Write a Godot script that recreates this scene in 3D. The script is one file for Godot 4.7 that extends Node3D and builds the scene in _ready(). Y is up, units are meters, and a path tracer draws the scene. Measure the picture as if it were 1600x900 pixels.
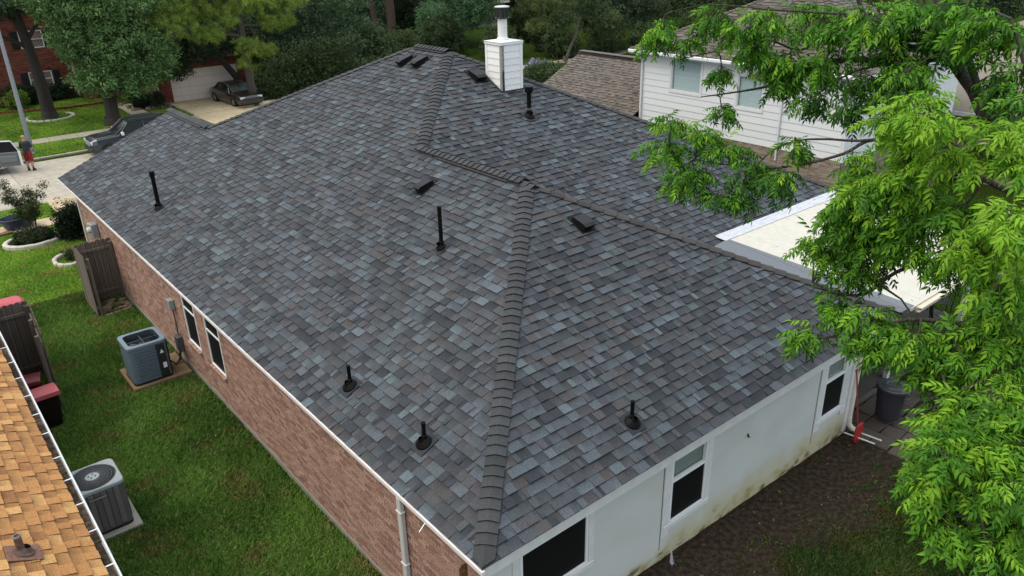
extends Node3D

# Main house: x runs right along its back wall, -z runs along its brick side towards the street, y is up.
const EAVE := 2.35
const SLOPE := 0.501
const CO := 0.8941
const SI := 0.4479
const EYE := Vector3(-4.662, 10.112, 6.539)
const SIDE := Vector3(0.77167, -0.02118, 0.63567)
const ABOVE := Vector3(0.27782, 0.91028, -0.30693)
const LOOK := Vector3(0.57213, -0.41345, -0.70832)

var rng := RandomNumberGenerator.new()
var mats := {}
var taken := {}


class Builder:
	var v := PackedVector3Array()
	var n := PackedVector3Array()
	var c := PackedColorArray()
	var u := PackedVector2Array()

	func tri(a: Vector3, b: Vector3, d: Vector3, col: Color) -> void:
		var m := (b - a).cross(d - a).normalized()
		v.append(a); v.append(d); v.append(b)
		for i in 3:
			n.append(m); c.append(col); u.append(Vector2.ZERO)

	func vtx(p: Vector3, m: Vector3, col: Color, uv := Vector2.ZERO) -> void:
		v.append(p); n.append(m); c.append(col); u.append(uv)

	# a triangle turned towards the direction it is given
	func trin(a: Vector3, b: Vector3, d: Vector3, m: Vector3, ca: Color, cb: Color, cd: Color) -> void:
		var f := (b - a).cross(d - a)
		var k := f.normalized()
		if f.dot(m) >= 0.0:
			vtx(a, k, ca); vtx(d, k, cd); vtx(b, k, cb)
		else:
			vtx(a, -k, ca); vtx(b, -k, cb); vtx(d, -k, cd)

	func quad(a: Vector3, b: Vector3, d: Vector3, e: Vector3, col: Color) -> void:
		tri(a, b, d, col)
		tri(a, d, e, col)

	func quaduv(a: Vector3, b: Vector3, d: Vector3, e: Vector3, col: Color) -> void:
		var m := (b - a).cross(d - a).normalized()
		vtx(a, m, col, Vector2(0, 1)); vtx(d, m, col, Vector2(1, 0)); vtx(b, m, col, Vector2(1, 1))
		vtx(a, m, col, Vector2(0, 1)); vtx(e, m, col, Vector2(0, 0)); vtx(d, m, col, Vector2(1, 0))

	func quadn(a: Vector3, b: Vector3, d: Vector3, e: Vector3, m: Vector3, ca: Color, cb: Color) -> void:
		trin(a, b, d, m, ca, ca, cb)
		trin(a, d, e, m, ca, cb, cb)

	func box(t: Transform3D, s: Vector3, col: Color, bev := 0.0) -> void:
		var h := s * 0.5
		var r := minf(bev, minf(h.x, minf(h.y, h.z)) * 0.9)
		var mid := t.origin
		for ax in 3:
			for sg in [-1.0, 1.0]:
				var p := []
				for k in [[-1, -1], [1, -1], [1, 1], [-1, 1]]:
					var q := Vector3.ZERO
					q[ax] = h[ax] * sg
					q[(ax + 1) % 3] = (h[(ax + 1) % 3] - r) * k[0]
					q[(ax + 2) % 3] = (h[(ax + 2) % 3] - r) * k[1]
					p.append(t * q)
				var m := Vector3.ZERO
				m[ax] = sg
				quadn(p[0], p[1], p[2], p[3], t.basis * m, col, col)
		if r <= 0.0:
			return
		for ax in 3:
			var a1 := (ax + 1) % 3
			var a2 := (ax + 2) % 3
			for s1 in [-1.0, 1.0]:
				for s2 in [-1.0, 1.0]:
					var p := []
					for k in [[0, -1.0], [0, 1.0], [1, 1.0], [1, -1.0]]:
						var q := Vector3.ZERO
						q[ax] = (h[ax] - r) * k[1]
						q[a1] = (h[a1] - (r if k[0] == 1 else 0.0)) * s1
						q[a2] = (h[a2] - (r if k[0] == 0 else 0.0)) * s2
						p.append(t * q)
					var m := Vector3.ZERO
					m[a1] = s1
					m[a2] = s2
					quadn(p[0], p[1], p[2], p[3], t.basis * m, col, col)
		for sx in [-1.0, 1.0]:
			for sy in [-1.0, 1.0]:
				for sz in [-1.0, 1.0]:
					var sv := Vector3(sx, sy, sz)
					var p := []
					for ax in 3:
						var q := Vector3(h.x - r, h.y - r, h.z - r)
						q[ax] = h[ax]
						p.append(t * (q * sv))
					trin(p[0], p[1], p[2], t.basis * sv, col, col, col)

	func abox(lo: Vector3, hi: Vector3, col: Color, bev := 0.0) -> void:
		box(Transform3D(Basis(), (lo + hi) * 0.5), (hi - lo).abs(), col, bev)

	func bar(a: Vector3, b: Vector3, w: float, h: float, col: Color, up := Vector3.UP, bev := 0.0) -> void:
		var d := (b - a).normalized()
		var s := d.cross(up)
		if s.length() < 0.01:
			s = d.cross(Vector3.RIGHT)
		s = s.normalized()
		box(Transform3D(Basis(s, s.cross(-d).normalized(), -d), (a + b) * 0.5), Vector3(w, h, a.distance_to(b)), col, bev)

	func tube(path: Array, radii: Array, sides: int, col: Color, cap := true) -> void:
		var count := path.size()
		var d: Vector3 = (path[1] - path[0]).normalized()
		var s := d.cross(Vector3.UP if absf(d.y) < 0.9 else Vector3.RIGHT).normalized()
		var rings := []
		var norms := []
		for i in count:
			var e: Vector3 = (path[mini(i + 1, count - 1)] - path[maxi(i - 1, 0)]).normalized()
			s = (s - e * s.dot(e)).normalized()
			var w := e.cross(s)
			var ring := []
			var nn := []
			for k in sides:
				var an := TAU * k / sides
				var m := s * cos(an) + w * sin(an)
				ring.append(path[i] + m * radii[i])
				nn.append(m)
			rings.append(ring)
			norms.append(nn)
		for i in count - 1:
			for k in sides:
				var j := (k + 1) % sides
				var a: Vector3 = rings[i][k]
				var b: Vector3 = rings[i][j]
				var f: Vector3 = rings[i + 1][j]
				var g: Vector3 = rings[i + 1][k]
				vtx(a, norms[i][k], col); vtx(f, norms[i + 1][j], col); vtx(b, norms[i][j], col)
				vtx(a, norms[i][k], col); vtx(g, norms[i + 1][k], col); vtx(f, norms[i + 1][j], col)
		if cap:
			for k in range(1, sides - 1):
				tri(rings[count - 1][0], rings[count - 1][k], rings[count - 1][k + 1], col)
				tri(rings[0][0], rings[0][k + 1], rings[0][k], col)

	# a profile of (radius, height) turned about the y axis of t
	func lathe(t: Transform3D, prof: Array, sides: int, col: Color) -> void:
		for i in prof.size() - 1:
			var p: Vector2 = prof[i]
			var q: Vector2 = prof[i + 1]
			var e := q - p
			var m2 := Vector2(e.y, -e.x).normalized()
			for k in sides:
				var a0 := TAU * k / sides
				var a1 := TAU * (k + 1) / sides
				var d0 := Vector3(cos(a0), 0, sin(a0))
				var d1 := Vector3(cos(a1), 0, sin(a1))
				var n0: Vector3 = t.basis * (d0 * m2.x + Vector3.UP * m2.y)
				var n1: Vector3 = t.basis * (d1 * m2.x + Vector3.UP * m2.y)
				var a: Vector3 = t * (d0 * p.x + Vector3.UP * p.y)
				var b: Vector3 = t * (d1 * p.x + Vector3.UP * p.y)
				var f: Vector3 = t * (d1 * q.x + Vector3.UP * q.y)
				var g: Vector3 = t * (d0 * q.x + Vector3.UP * q.y)
				if p.x > 0.0:
					vtx(a, n0, col); vtx(b, n1, col); vtx(f, n1, col)
				if q.x > 0.0:
					vtx(a, n0, col); vtx(f, n1, col); vtx(g, n0, col)

	func prism(t: Transform3D, outline: PackedVector2Array, y0: float, y1: float, col: Color, top := true) -> void:
		var k := outline.size()
		for i in k:
			var p := outline[i]
			var q := outline[(i + 1) % k]
			var m: Vector3 = t.basis * Vector3((p + q).x, 0, (p + q).y)
			quadn(t * Vector3(p.x, y0, p.y), t * Vector3(q.x, y0, q.y), t * Vector3(q.x, y1, q.y), t * Vector3(p.x, y1, p.y), m, col, col)
			if top:
				trin(t * Vector3(0, y1, 0), t * Vector3(p.x, y1, p.y), t * Vector3(q.x, y1, q.y), t.basis * Vector3.UP, col, col, col)

	# the flat ring between two outlines of the same count, from height y0 (first) to y1 (second)
	func rim(t: Transform3D, o: PackedVector2Array, i2: PackedVector2Array, y0: float, y1: float, col: Color, m := Vector3.UP) -> void:
		var k := o.size()
		for i in k:
			var j := (i + 1) % k
			quadn(t * Vector3(o[i].x, y0, o[i].y), t * Vector3(o[j].x, y0, o[j].y), t * Vector3(i2[j].x, y1, i2[j].y), t * Vector3(i2[i].x, y1, i2[i].y), t.basis * m, col, col)

	func mesh() -> ArrayMesh:
		var arr := []
		arr.resize(Mesh.ARRAY_MAX)
		arr[Mesh.ARRAY_VERTEX] = v
		arr[Mesh.ARRAY_NORMAL] = n
		arr[Mesh.ARRAY_COLOR] = c
		arr[Mesh.ARRAY_TEX_UV] = u
		var m := ArrayMesh.new()
		m.add_surface_from_arrays(Mesh.PRIMITIVE_TRIANGLES, arr)
		return m


func numbered(called: String) -> String:
	var k: int = taken.get(called, 0)
	taken[called] = k + 1
	return called if k == 0 else "%s_%03d" % [called, k]


func put(called: String, shape, m: Material, parent: Node = self) -> MeshInstance3D:
	var o := MeshInstance3D.new()
	o.name = numbered(called)
	o.mesh = shape.mesh() if shape is Builder else shape
	o.material_override = m
	parent.add_child(o, true)
	return o


func tag(o: Node, label: String, category: String, group := "") -> Node:
	o.set_meta("label", label)
	o.set_meta("category", category)
	if group:
		o.set_meta("group", group)
	return o


func thing(called: String, label: String, category: String, at := Vector3.ZERO, turn := 0.0, group := "") -> Node3D:
	var o := Node3D.new()
	o.name = numbered(called)
	add_child(o, true)
	o.position = at
	o.rotation.y = turn
	tag(o, label, category, group)
	return o


func struct(called: String, shape, m: Material, parent: Node = self) -> MeshInstance3D:
	var o := put(called, shape, m, parent)
	o.set_meta("kind", "structure")
	return o


# a thing with its parts once more, at another place
func again(o: Node3D, label: String, at: Vector3, turn := 0.0) -> Node3D:
	var r: Node3D = o.duplicate()
	r.name = numbered(String(o.name).rstrip("_0123456789"))
	add_child(r, true)
	r.position = at
	r.rotation.y = turn
	r.set_meta("label", label)
	return r


func lin(r: float, g: float, b: float) -> Color:
	return Color(r, g, b)


func jit(col: Color, by: float) -> Color:
	var k := 1.0 + rng.randf_range(-by, by)
	return Color(col.r * k, col.g * k, col.b * k)


func noise_tex(freq: float, lo: float, hi: float, sd: int, oct := 4) -> NoiseTexture2D:
	var f := FastNoiseLite.new()
	f.noise_type = FastNoiseLite.TYPE_SIMPLEX_SMOOTH
	f.frequency = freq
	f.fractal_octaves = oct
	f.seed = sd
	var t := NoiseTexture2D.new()
	t.width = 512
	t.height = 512
	t.seamless = true
	t.noise = f
	var g := Gradient.new()
	g.set_color(0, Color(lo, lo, lo))
	g.set_color(1, Color(hi, hi, hi))
	t.color_ramp = g
	return t


# grains of a few millimetres, light and dark, on a tile of the given pixels
func grain_tex(size: int, lo: float, hi: float, sd: int, streak := 1) -> ImageTexture:
	var r := RandomNumberGenerator.new()
	r.seed = sd
	var im := Image.create(size, size, false, Image.FORMAT_RGB8)
	for x in size:
		var y := 0
		var k := 1.0
		while y < size:
			k = r.randf_range(lo, hi)
			if streak > 1:
				k = lerpf(k, lo + (hi - lo) * (0.5 + 0.5 * sin(x * 0.37 + 2.0 * sin(x * 0.11))), 0.6)
			for j in (streak if streak == 1 else r.randi_range(streak / 3, streak)):
				if y < size:
					im.set_pixel(x, y, Color(k, k, k))
					y += 1
	return ImageTexture.create_from_image(im)


func mk(called: String, rough: float, tex: Texture2D = null, scale := 1.0, world := true, metal := 0.0) -> StandardMaterial3D:
	var m := StandardMaterial3D.new()
	m.resource_name = called
	m.vertex_color_use_as_albedo = true
	m.roughness = rough
	m.metallic = metal
	if tex:
		m.albedo_texture = tex
		m.uv1_triplanar = true
		m.uv1_world_triplanar = world
		m.uv1_scale = Vector3.ONE * scale
	mats[called] = m
	return m


func relief(m: StandardMaterial3D, tex: Texture2D, cm: float) -> void:
	m.heightmap_enabled = true
	m.heightmap_texture = tex
	m.heightmap_scale = cm


func materials() -> void:
	var g := mk("shingle", 0.88, grain_tex(128, 0.50, 1.0, 3), 1.5)
	relief(g, noise_tex(0.09, 0, 1, 9, 3), 0.25)
	g = mk("orange shingle", 0.9, grain_tex(128, 0.56, 1.0, 5), 1.5)
	g = mk("brick", 0.92, noise_tex(0.06, 0.62, 1.0, 21, 5), 1.1)
	g.metallic_specular = 0.2
	relief(g, noise_tex(0.1, 0, 1, 22, 4), 0.5)
	mk("mortar", 0.95, noise_tex(0.08, 0.7, 1.0, 24, 4), 1.5)
	g = mk("paint", 0.55, noise_tex(0.012, 0.94, 1.0, 31, 5), 0.6)
	mk("clean paint", 0.4)
	mk("plastic", 0.45, noise_tex(0.03, 0.85, 1.0, 41, 3), 1.0)
	mk("rubber", 0.8, noise_tex(0.05, 0.7, 1.0, 42, 3), 1.4)
	mk("metal", 0.42, noise_tex(0.02, 0.8, 1.0, 43, 4), 1.0, true, 0.25)
	mk("bright metal", 0.3, noise_tex(0.03, 0.75, 1.0, 44, 4), 1.2, true, 0.55)
	g = mk("wood", 0.9, grain_tex(256, 0.55, 1.0, 51, 60), 1.3)
	relief(g, grain_tex(256, 0.2, 1.0, 52, 60), 0.6)
	g = mk("bark", 0.95, grain_tex(256, 0.45, 1.0, 61, 40), 1.4)
	relief(g, grain_tex(256, 0.0, 1.0, 62, 30), 2.0)
	g = mk("concrete", 0.9, noise_tex(0.012, 0.86, 1.0, 71, 6), 0.3)
	g.metallic_specular = 0.25
	mk("stone", 0.9, noise_tex(0.03, 0.6, 1.0, 72, 5), 1.2)
	g = mk("soil", 0.97, noise_tex(0.03, 0.5, 1.0, 81, 6), 0.5)
	g.metallic_specular = 0.08
	relief(g, noise_tex(0.05, 0, 1, 82, 5), 1.4)
	g = mk("lawn", 0.95, noise_tex(0.035, 0.5, 1.0, 83, 6), 0.45)
	g.metallic_specular = 0.08
	relief(g, noise_tex(0.2, 0, 1, 84, 4), 4.0)
	g = mk("blade", 0.9)
	g.metallic_specular = 0.15
	g.backlight_enabled = true
	g.backlight = Color(0.35, 0.5, 0.15)
	g = mk("leaf", 0.55)
	g.metallic_specular = 0.3
	g.backlight_enabled = true
	g.backlight = Color(0.55, 0.75, 0.2)
	g = mk("far leaf", 0.8)
	g.metallic_specular = 0.2
	g.backlight_enabled = true
	g.backlight = Color(0.25, 0.3, 0.12)
	g = mk("car paint", 0.28, null, 1.0, true, 0.35)
	g.clearcoat_enabled = true
	g.clearcoat = 1.0
	g.clearcoat_roughness = 0.05
	g = mk("car glass", 0.08)
	g.metallic_specular = 0.28
	g = mk("screen", 0.5)
	g.metallic_specular = 0.22
	g = mk("black plastic", 0.5)
	g.metallic_specular = 0.22
	g = mk("weathered paint", 0.65, noise_tex(0.03, 0.87, 1.0, 33, 5), 1.0)
	g.uv1_scale = Vector3(2.2, 0.5, 2.2)
	mk("skin", 0.6)
	mk("cloth", 0.95, noise_tex(0.05, 0.75, 1.0, 91, 4), 3.0)
	mk("blind", 0.6)
	g = StandardMaterial3D.new()
	g.resource_name = "pane"
	g.transparency = BaseMaterial3D.TRANSPARENCY_ALPHA
	g.albedo_color = Color(0.75, 0.85, 0.82, 0.12)
	g.roughness = 0.03
	mats["pane"] = g


func _ready() -> void:
	rng.seed = 20240611
	var cam := Camera3D.new()
	cam.name = "camera"
	cam.transform = Transform3D(Basis(SIDE, ABOVE, -LOOK).orthonormalized(), EYE)
	cam.fov = 40.345
	cam.near = 0.1
	cam.far = 900.0
	add_child(cam)
	cam.current = true

	var env := Environment.new()
	env.background_mode = Environment.BG_SKY
	var sky := ProceduralSkyMaterial.new()
	sky.sky_top_color = Color(0.80, 0.85, 0.91)
	sky.sky_horizon_color = Color(0.86, 0.88, 0.90)
	sky.sky_curve = 0.2
	sky.ground_bottom_color = Color(0.30, 0.33, 0.28)
	sky.ground_horizon_color = Color(0.5, 0.52, 0.5)
	sky.sky_energy_multiplier = 1.0
	env.sky = Sky.new()
	env.sky.sky_material = sky
	env.tonemap_mode = Environment.TONE_MAPPER_LINEAR
	env.tonemap_exposure = 1.95
	env.sdfgi_enabled = true
	env.ssao_enabled = true
	env.ssil_enabled = true
	var we := WorldEnvironment.new()
	we.name = "environment"
	we.environment = env
	add_child(we)
	var sun := DirectionalLight3D.new()
	sun.name = "overcast_sun"
	sun.light_energy = 0.5
	sun.light_angular_distance = 50.0
	sun.light_color = Color(1.0, 0.98, 0.95)
	sun.shadow_enabled = true
	add_child(sun)
	sun.look_at_from_position(Vector3(-6, 11, -2.5), Vector3.ZERO)

	materials()
	setting()
	main_house()
	patio()
	side_yard()
	left_neighbour()
	right_neighbour()
	across_street()
	vehicles()
	front_yard()
	backdrop_trees()
	near_tree()
	lawns()


func smooth(a: float, b: float, x: float) -> float:
	var t := clampf((x - a) / (b - a), 0.0, 1.0)
	return t * t * (3.0 - 2.0 * t)


func ground_y(x: float, z: float) -> float:
	var y := lerpf(-0.17, -0.3, smooth(-20.0, -29.0, z))
	var s := smooth(-0.6, 0.1, z) * smooth(-0.2, 1.2, x) * (1.0 - smooth(16.0, 20.0, x))
	y += s * (0.32 - 0.026 * x)
	if z < -31.9 and z > -41.3:
		y = -0.55
	if z < -41.3:
		y = lerpf(-0.3, 0.1, smooth(-48.0, -60.0, z))
	y += 0.03 * sin(x * 0.9 + 1.3 * sin(z * 0.35)) * sin(z * 0.7)
	return y


func grid(xs: Array, zs: Array, lift: float, col: Color) -> Builder:
	var b := Builder.new()
	for i in xs.size() - 1:
		for j in zs.size() - 1:
			var p := []
			for k in [[0, 0], [0, 1], [1, 1], [1, 0]]:
				var x: float = xs[i + k[0]]
				var z: float = zs[j + k[1]]
				p.append(Vector3(x, ground_y(x, z) + lift, z))
			b.quad(p[0], p[1], p[2], p[3], col)
	return b


func steps(marks: Array, by: float) -> Array:
	var out := []
	for i in marks.size() - 1:
		var k: int = maxi(1, roundi((marks[i + 1] - marks[i]) / (by if marks[i] >= -66.0 and marks[i + 1] <= 66.0 else 60.0)))
		for j in k:
			out.append(lerpf(marks[i], marks[i + 1], float(j) / k))
	out.append(marks[-1])
	return out


func slabs(called: String, lo: Vector3, hi: Vector3, nx: int, nz: int, col: Color, gap := 0.02) -> void:
	var root := Node3D.new()
	root.name = numbered(called)
	add_child(root, true)
	root.set_meta("kind", "structure")
	for i in nx:
		for j in nz:
			var b := Builder.new()
			var x0 := lerpf(lo.x, hi.x, float(i) / nx) + gap * 0.5
			var x1 := lerpf(lo.x, hi.x, float(i + 1) / nx) - gap * 0.5
			var z0 := lerpf(lo.z, hi.z, float(j) / nz) + gap * 0.5
			var z1 := lerpf(lo.z, hi.z, float(j + 1) / nz) - gap * 0.5
			b.abox(Vector3(x0, lo.y, z0), Vector3(x1, hi.y + rng.randf_range(-0.004, 0.004), z1), jit(col, 0.07), 0.012)
			put("concrete_slab", b, mats["concrete"], root)


func setting() -> void:
	var g := grid(steps([-320, -66, -41.3, 66, 320], 1.0), steps([-330, -66, -41.31, -41.3, -31.9, -31.89, 14, 40, 120], 1.0), 0.0, lin(0.070, 0.115, 0.022))
	struct("ground", g, mats["lawn"])
	# bare soil along the back wall
	var b := Builder.new()
	var xs := steps([-0.3, 13.5], 0.22)
	for i in xs.size() - 1:
		var prev := []
		for j in 13:
			var row := []
			for x in [xs[i], xs[i + 1]]:
				var edge: float = 1.25 + 0.07 * x + 0.22 * sin(x * 1.9) + 0.14 * sin(x * 5.1 + 1.0) + 0.09 * sin(x * 11.3)
				var z: float = lerpf(-0.12, edge, j / 12.0)
				row.append(Vector3(x, ground_y(x, z) + 0.006 + 0.014 * sin(x * 7.0 + z * 3.0) * sin(z * 9.0) * float(j < 12) + 0.014, z))
			if prev:
				b.quad(prev[0], row[0], row[1], prev[1], lin(0.066, 0.049, 0.036))
			prev = row
	struct("bare_soil", b, mats["soil"])
	b = Builder.new()
	for i in 420:
		var x := rng.randf_range(0.3, 12.5)
		var z := rng.randf_range(0.1, 1.9)
		var q := Vector3(x, ground_y(x, z) + 0.028, z)
		var s := rng.randf_range(0.010, 0.034)
		var lc: Color = [lin(0.05, 0.032, 0.02), lin(0.09, 0.06, 0.035), lin(0.19, 0.15, 0.10), lin(0.03, 0.02, 0.014)][rng.randi() % 4]
		b.box(Transform3D(Basis.from_euler(Vector3(rng.randf(), rng.randf() * 6.0, rng.randf())), q), Vector3(s * rng.randf_range(0.6, 2.2), s * 0.6, s), jit(lc, 0.2), s * 0.2)
	var cl := put("clods", b, mats["stone"])
	tag(cl, "small clods, twigs and dry leaves scattered on the bare soil", "debris")
	cl.set_meta("kind", "stuff")
	var road := lin(0.46, 0.42, 0.35)
	slabs("street", Vector3(-60, -0.6, -41.0), Vector3(84, -0.42, -32.35), 24, 2, road, 0.014)
	var curb := lin(0.36, 0.33, 0.27)
	slabs("kerb", Vector3(-60, -0.6, -41.25), Vector3(84, -0.28, -41.0), 48, 1, curb, 0.01)
	slabs("kerb", Vector3(-60, -0.6, -32.35), Vector3(0.2, -0.29, -32.15), 20, 1, curb, 0.01)
	slabs("kerb", Vector3(6.4, -0.6, -32.35), Vector3(84, -0.29, -32.15), 26, 1, curb, 0.01)
	slabs("sidewalk", Vector3(-60, -0.5, -46.0), Vector3(84, -0.265, -44.7), 96, 1, lin(0.36, 0.33, 0.26), 0.02)
	var sandy := lin(0.52, 0.42, 0.28)
	slabs("sidewalk", Vector3(-40, -0.5, -29.6), Vector3(0.3, -0.255, -28.5), 27, 1, sandy, 0.02)
	slabs("driveway", Vector3(0.32, -0.6, -32.3), Vector3(6.4, -0.262, -25.6), 2, 3, sandy, 0.025)
	slabs("driveway", Vector3(11.6, -0.6, -50.98), Vector3(17.6, -0.17, -46.05), 2, 2, lin(0.66, 0.53, 0.34), 0.025)
	slabs("driveway", Vector3(11.6, -0.6, -44.65), Vector3(17.6, -0.27, -41.3), 2, 1, lin(0.66, 0.53, 0.34), 0.025)
	slabs("driveway", Vector3(11.6, -0.5, -46.04), Vector3(17.6, -0.255, -44.66), 2, 1, lin(0.66, 0.53, 0.34), 0.025)
	slabs("garden_path", Vector3(8.6, -0.5, -54.4), Vector3(9.6, -0.16, -46.1), 1, 6, lin(0.40, 0.37, 0.28), 0.02)


func shingle_colour(kind: int) -> Color:
	var k := rng.randf()
	if kind == 0:
		if k < 0.20: return jit(lin(0.120, 0.148, 0.177), 0.10)
		if k < 0.44: return jit(lin(0.092, 0.112, 0.132), 0.12)
		if k < 0.62: return jit(lin(0.075, 0.083, 0.099), 0.14)
		if k < 0.77: return jit(lin(0.046, 0.056, 0.071), 0.12)
		if k < 0.88: return jit(lin(0.099, 0.099, 0.113), 0.12)
		if k < 0.955: return jit(lin(0.097, 0.094, 0.100), 0.12)
		return jit(lin(0.151, 0.197, 0.230), 0.08)
	if kind == 1:
		if k < 0.22: return jit(lin(0.784, 0.430, 0.152), 0.07)
		if k < 0.62: return jit(lin(0.638, 0.310, 0.100), 0.08)
		if k < 0.86: return jit(lin(0.560, 0.260, 0.082), 0.08)
		return jit(lin(0.448, 0.200, 0.064), 0.09)
	if k < 0.5: return jit(lin(0.25, 0.215, 0.18), 0.10)
	if k < 0.85: return jit(lin(0.19, 0.165, 0.14), 0.12)
	return jit(lin(0.15, 0.125, 0.105), 0.12)


# the tabs of one roof plane: rows up the slope, each tab cut to the outline (a along the eave, b up the slope)
func tabs_of(origin: Vector3, ad: Vector3, bd: Vector3, outline: PackedVector2Array, e: float, kind: int, widths: Array, out: Array) -> void:
	var nrm := ad.cross(bd)
	if nrm.y < 0.0:
		nrm = -nrm
	var lo := Vector2(1e9, 1e9)
	var hi := Vector2(-1e9, -1e9)
	for p in outline:
		lo = lo.min(p)
		hi = hi.max(p)
	var j := 0
	while lo.y + j * e < hi.y:
		var b0 := lo.y + j * e
		var b1 := minf(b0 + e + 0.018, hi.y + 0.01)
		var a := lo.x - rng.randf_range(0.0, 0.3)
		var up := rng.randf() < 0.5
		var col := shingle_colour(kind)
		while a < hi.x:
			var w: float = widths[rng.randi() % widths.size()] * rng.randf_range(0.9, 1.1)
			var quad := PackedVector2Array([Vector2(a, b0), Vector2(a + w, b0), Vector2(a + w, b1), Vector2(a, b1)])
			up = not up if rng.randf() < 0.8 else up
			col = shingle_colour(kind) if rng.randf() < 0.85 else jit(col, 0.05)
			var all_in := true
			for p in quad:
				all_in = all_in and Geometry2D.is_point_in_polygon(p, outline)
			var parts := [quad] if all_in else Geometry2D.intersect_polygons(quad, outline)
			for poly in parts:
				var mid := Vector2.ZERO
				for p in poly:
					mid += p / poly.size()
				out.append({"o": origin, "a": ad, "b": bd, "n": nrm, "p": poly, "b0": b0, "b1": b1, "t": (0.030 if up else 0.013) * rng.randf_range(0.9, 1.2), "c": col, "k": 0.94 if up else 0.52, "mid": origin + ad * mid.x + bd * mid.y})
			a += w
		j += 1


func tab(m: Builder, r: Dictionary) -> void:
	var poly: PackedVector2Array = r.p
	var pts := []
	var low := []
	var cols := []
	for p in poly:
		var f: float = clampf((p.y - r.b0) / (r.b1 - r.b0), 0.0, 1.0)
		var base: Vector3 = r.o + r.a * p.x + r.b * p.y
		pts.append(base + r.n * lerpf(r.t, 0.003, f))
		low.append(base)
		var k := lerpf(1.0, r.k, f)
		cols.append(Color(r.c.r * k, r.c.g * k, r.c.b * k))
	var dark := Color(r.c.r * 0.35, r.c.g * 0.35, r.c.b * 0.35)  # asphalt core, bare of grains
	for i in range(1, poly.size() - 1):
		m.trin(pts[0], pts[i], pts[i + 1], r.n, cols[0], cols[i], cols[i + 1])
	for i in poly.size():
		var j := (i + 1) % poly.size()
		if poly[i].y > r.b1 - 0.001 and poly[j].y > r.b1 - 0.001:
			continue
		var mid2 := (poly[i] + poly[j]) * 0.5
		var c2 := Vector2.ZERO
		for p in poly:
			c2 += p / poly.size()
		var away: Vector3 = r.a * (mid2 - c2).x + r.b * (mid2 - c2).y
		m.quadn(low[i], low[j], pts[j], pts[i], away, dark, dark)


# the 300 tabs that lie nearest become parts of their own, the rest one part
func lay_tabs(all: Array, m: Material, roof: Node, called := "shingle", most := 300) -> void:
	for r in all:
		r.d = r.mid.distance_squared_to(EYE)
		if not in_frame(r.mid):
			r.d += 10000.0
	all.sort_custom(func(p, q): return p.d < q.d)
	var rest := Builder.new()
	for i in all.size():
		if i < most:
			var b := Builder.new()
			tab(b, all[i])
			put(called, b, m, roof)
		else:
			tab(rest, all[i])
	if all.size() > most:
		put(called + "s_further_up", rest, m, roof).set_meta("kind", "stuff")


# bent cap shingles laid over a hip or a ridge, from its low end to its high end
func cap_row(from: Vector3, to: Vector3, n1: Vector3, n2: Vector3, e: float, roof: Node, lift := 0.0, tint := Color(0.074, 0.080, 0.088), start := 0.0, half := 0.165) -> void:
	var d := (to - from).normalized()
	var l1 := d.cross(n1).normalized()
	var l2 := d.cross(n2).normalized()
	if l1.y > 0.0: l1 = -l1
	if l2.y > 0.0: l2 = -l2
	var up := (n1 + n2).normalized()
	var count := int((from.distance_to(to) - start) / e)
	for i in count:
		var p := from + d * (start + e * i)
		var b := Builder.new()
		var col := jit(tint, 0.18)
		if rng.randf() < 0.15:
			col = jit(dim(tint, 0.75), 0.1)
		var skew := rng.randf_range(-0.006, 0.006)
		var rings := []
		for k in 2:
			var q := p + d * (e + 0.03) * k
			var h := (0.056 if k == 0 else 0.026) + lift
			var ring := []
			for f in [[l1, 1.0, 0.0], [l1, 0.55, 0.004], [l1, 0.2, 0.0], [l2, 0.0, -0.005], [l2, 0.2, 0.0], [l2, 0.55, 0.004], [l2, 1.0, 0.0]]:
				ring.append(q + f[0] * half * f[1] + up * (h + f[2]) + d * skew * f[1])
			rings.append(ring)
		var nn := [n1, n1, n1, n2, n2, n2]
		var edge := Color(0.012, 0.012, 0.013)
		for k in 6:
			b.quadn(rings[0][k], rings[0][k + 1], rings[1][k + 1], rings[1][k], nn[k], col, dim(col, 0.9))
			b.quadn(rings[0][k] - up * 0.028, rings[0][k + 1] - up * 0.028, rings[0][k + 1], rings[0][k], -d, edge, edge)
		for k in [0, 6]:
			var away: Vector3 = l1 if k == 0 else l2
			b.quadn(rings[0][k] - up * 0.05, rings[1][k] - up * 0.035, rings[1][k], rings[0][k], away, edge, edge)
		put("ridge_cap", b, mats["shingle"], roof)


func vent_strip(from: Vector3, to: Vector3, n1: Vector3, n2: Vector3, roof: Node) -> void:
	var d := (to - from).normalized()
	var b := Builder.new()
	for nn in [n1, n2]:
		var l: Vector3 = d.cross(nn).normalized()
		if l.y > 0.0: l = -l
		b.box(Transform3D(Basis(l, nn, l.cross(nn)), (from + to) * 0.5 + l * 0.09 + nn * 0.035), Vector3(0.18, 0.036, from.distance_to(to)), lin(0.012, 0.012, 0.013), 0.006)
	put("ridge_vent", b, mats["plastic"], roof)


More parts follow.
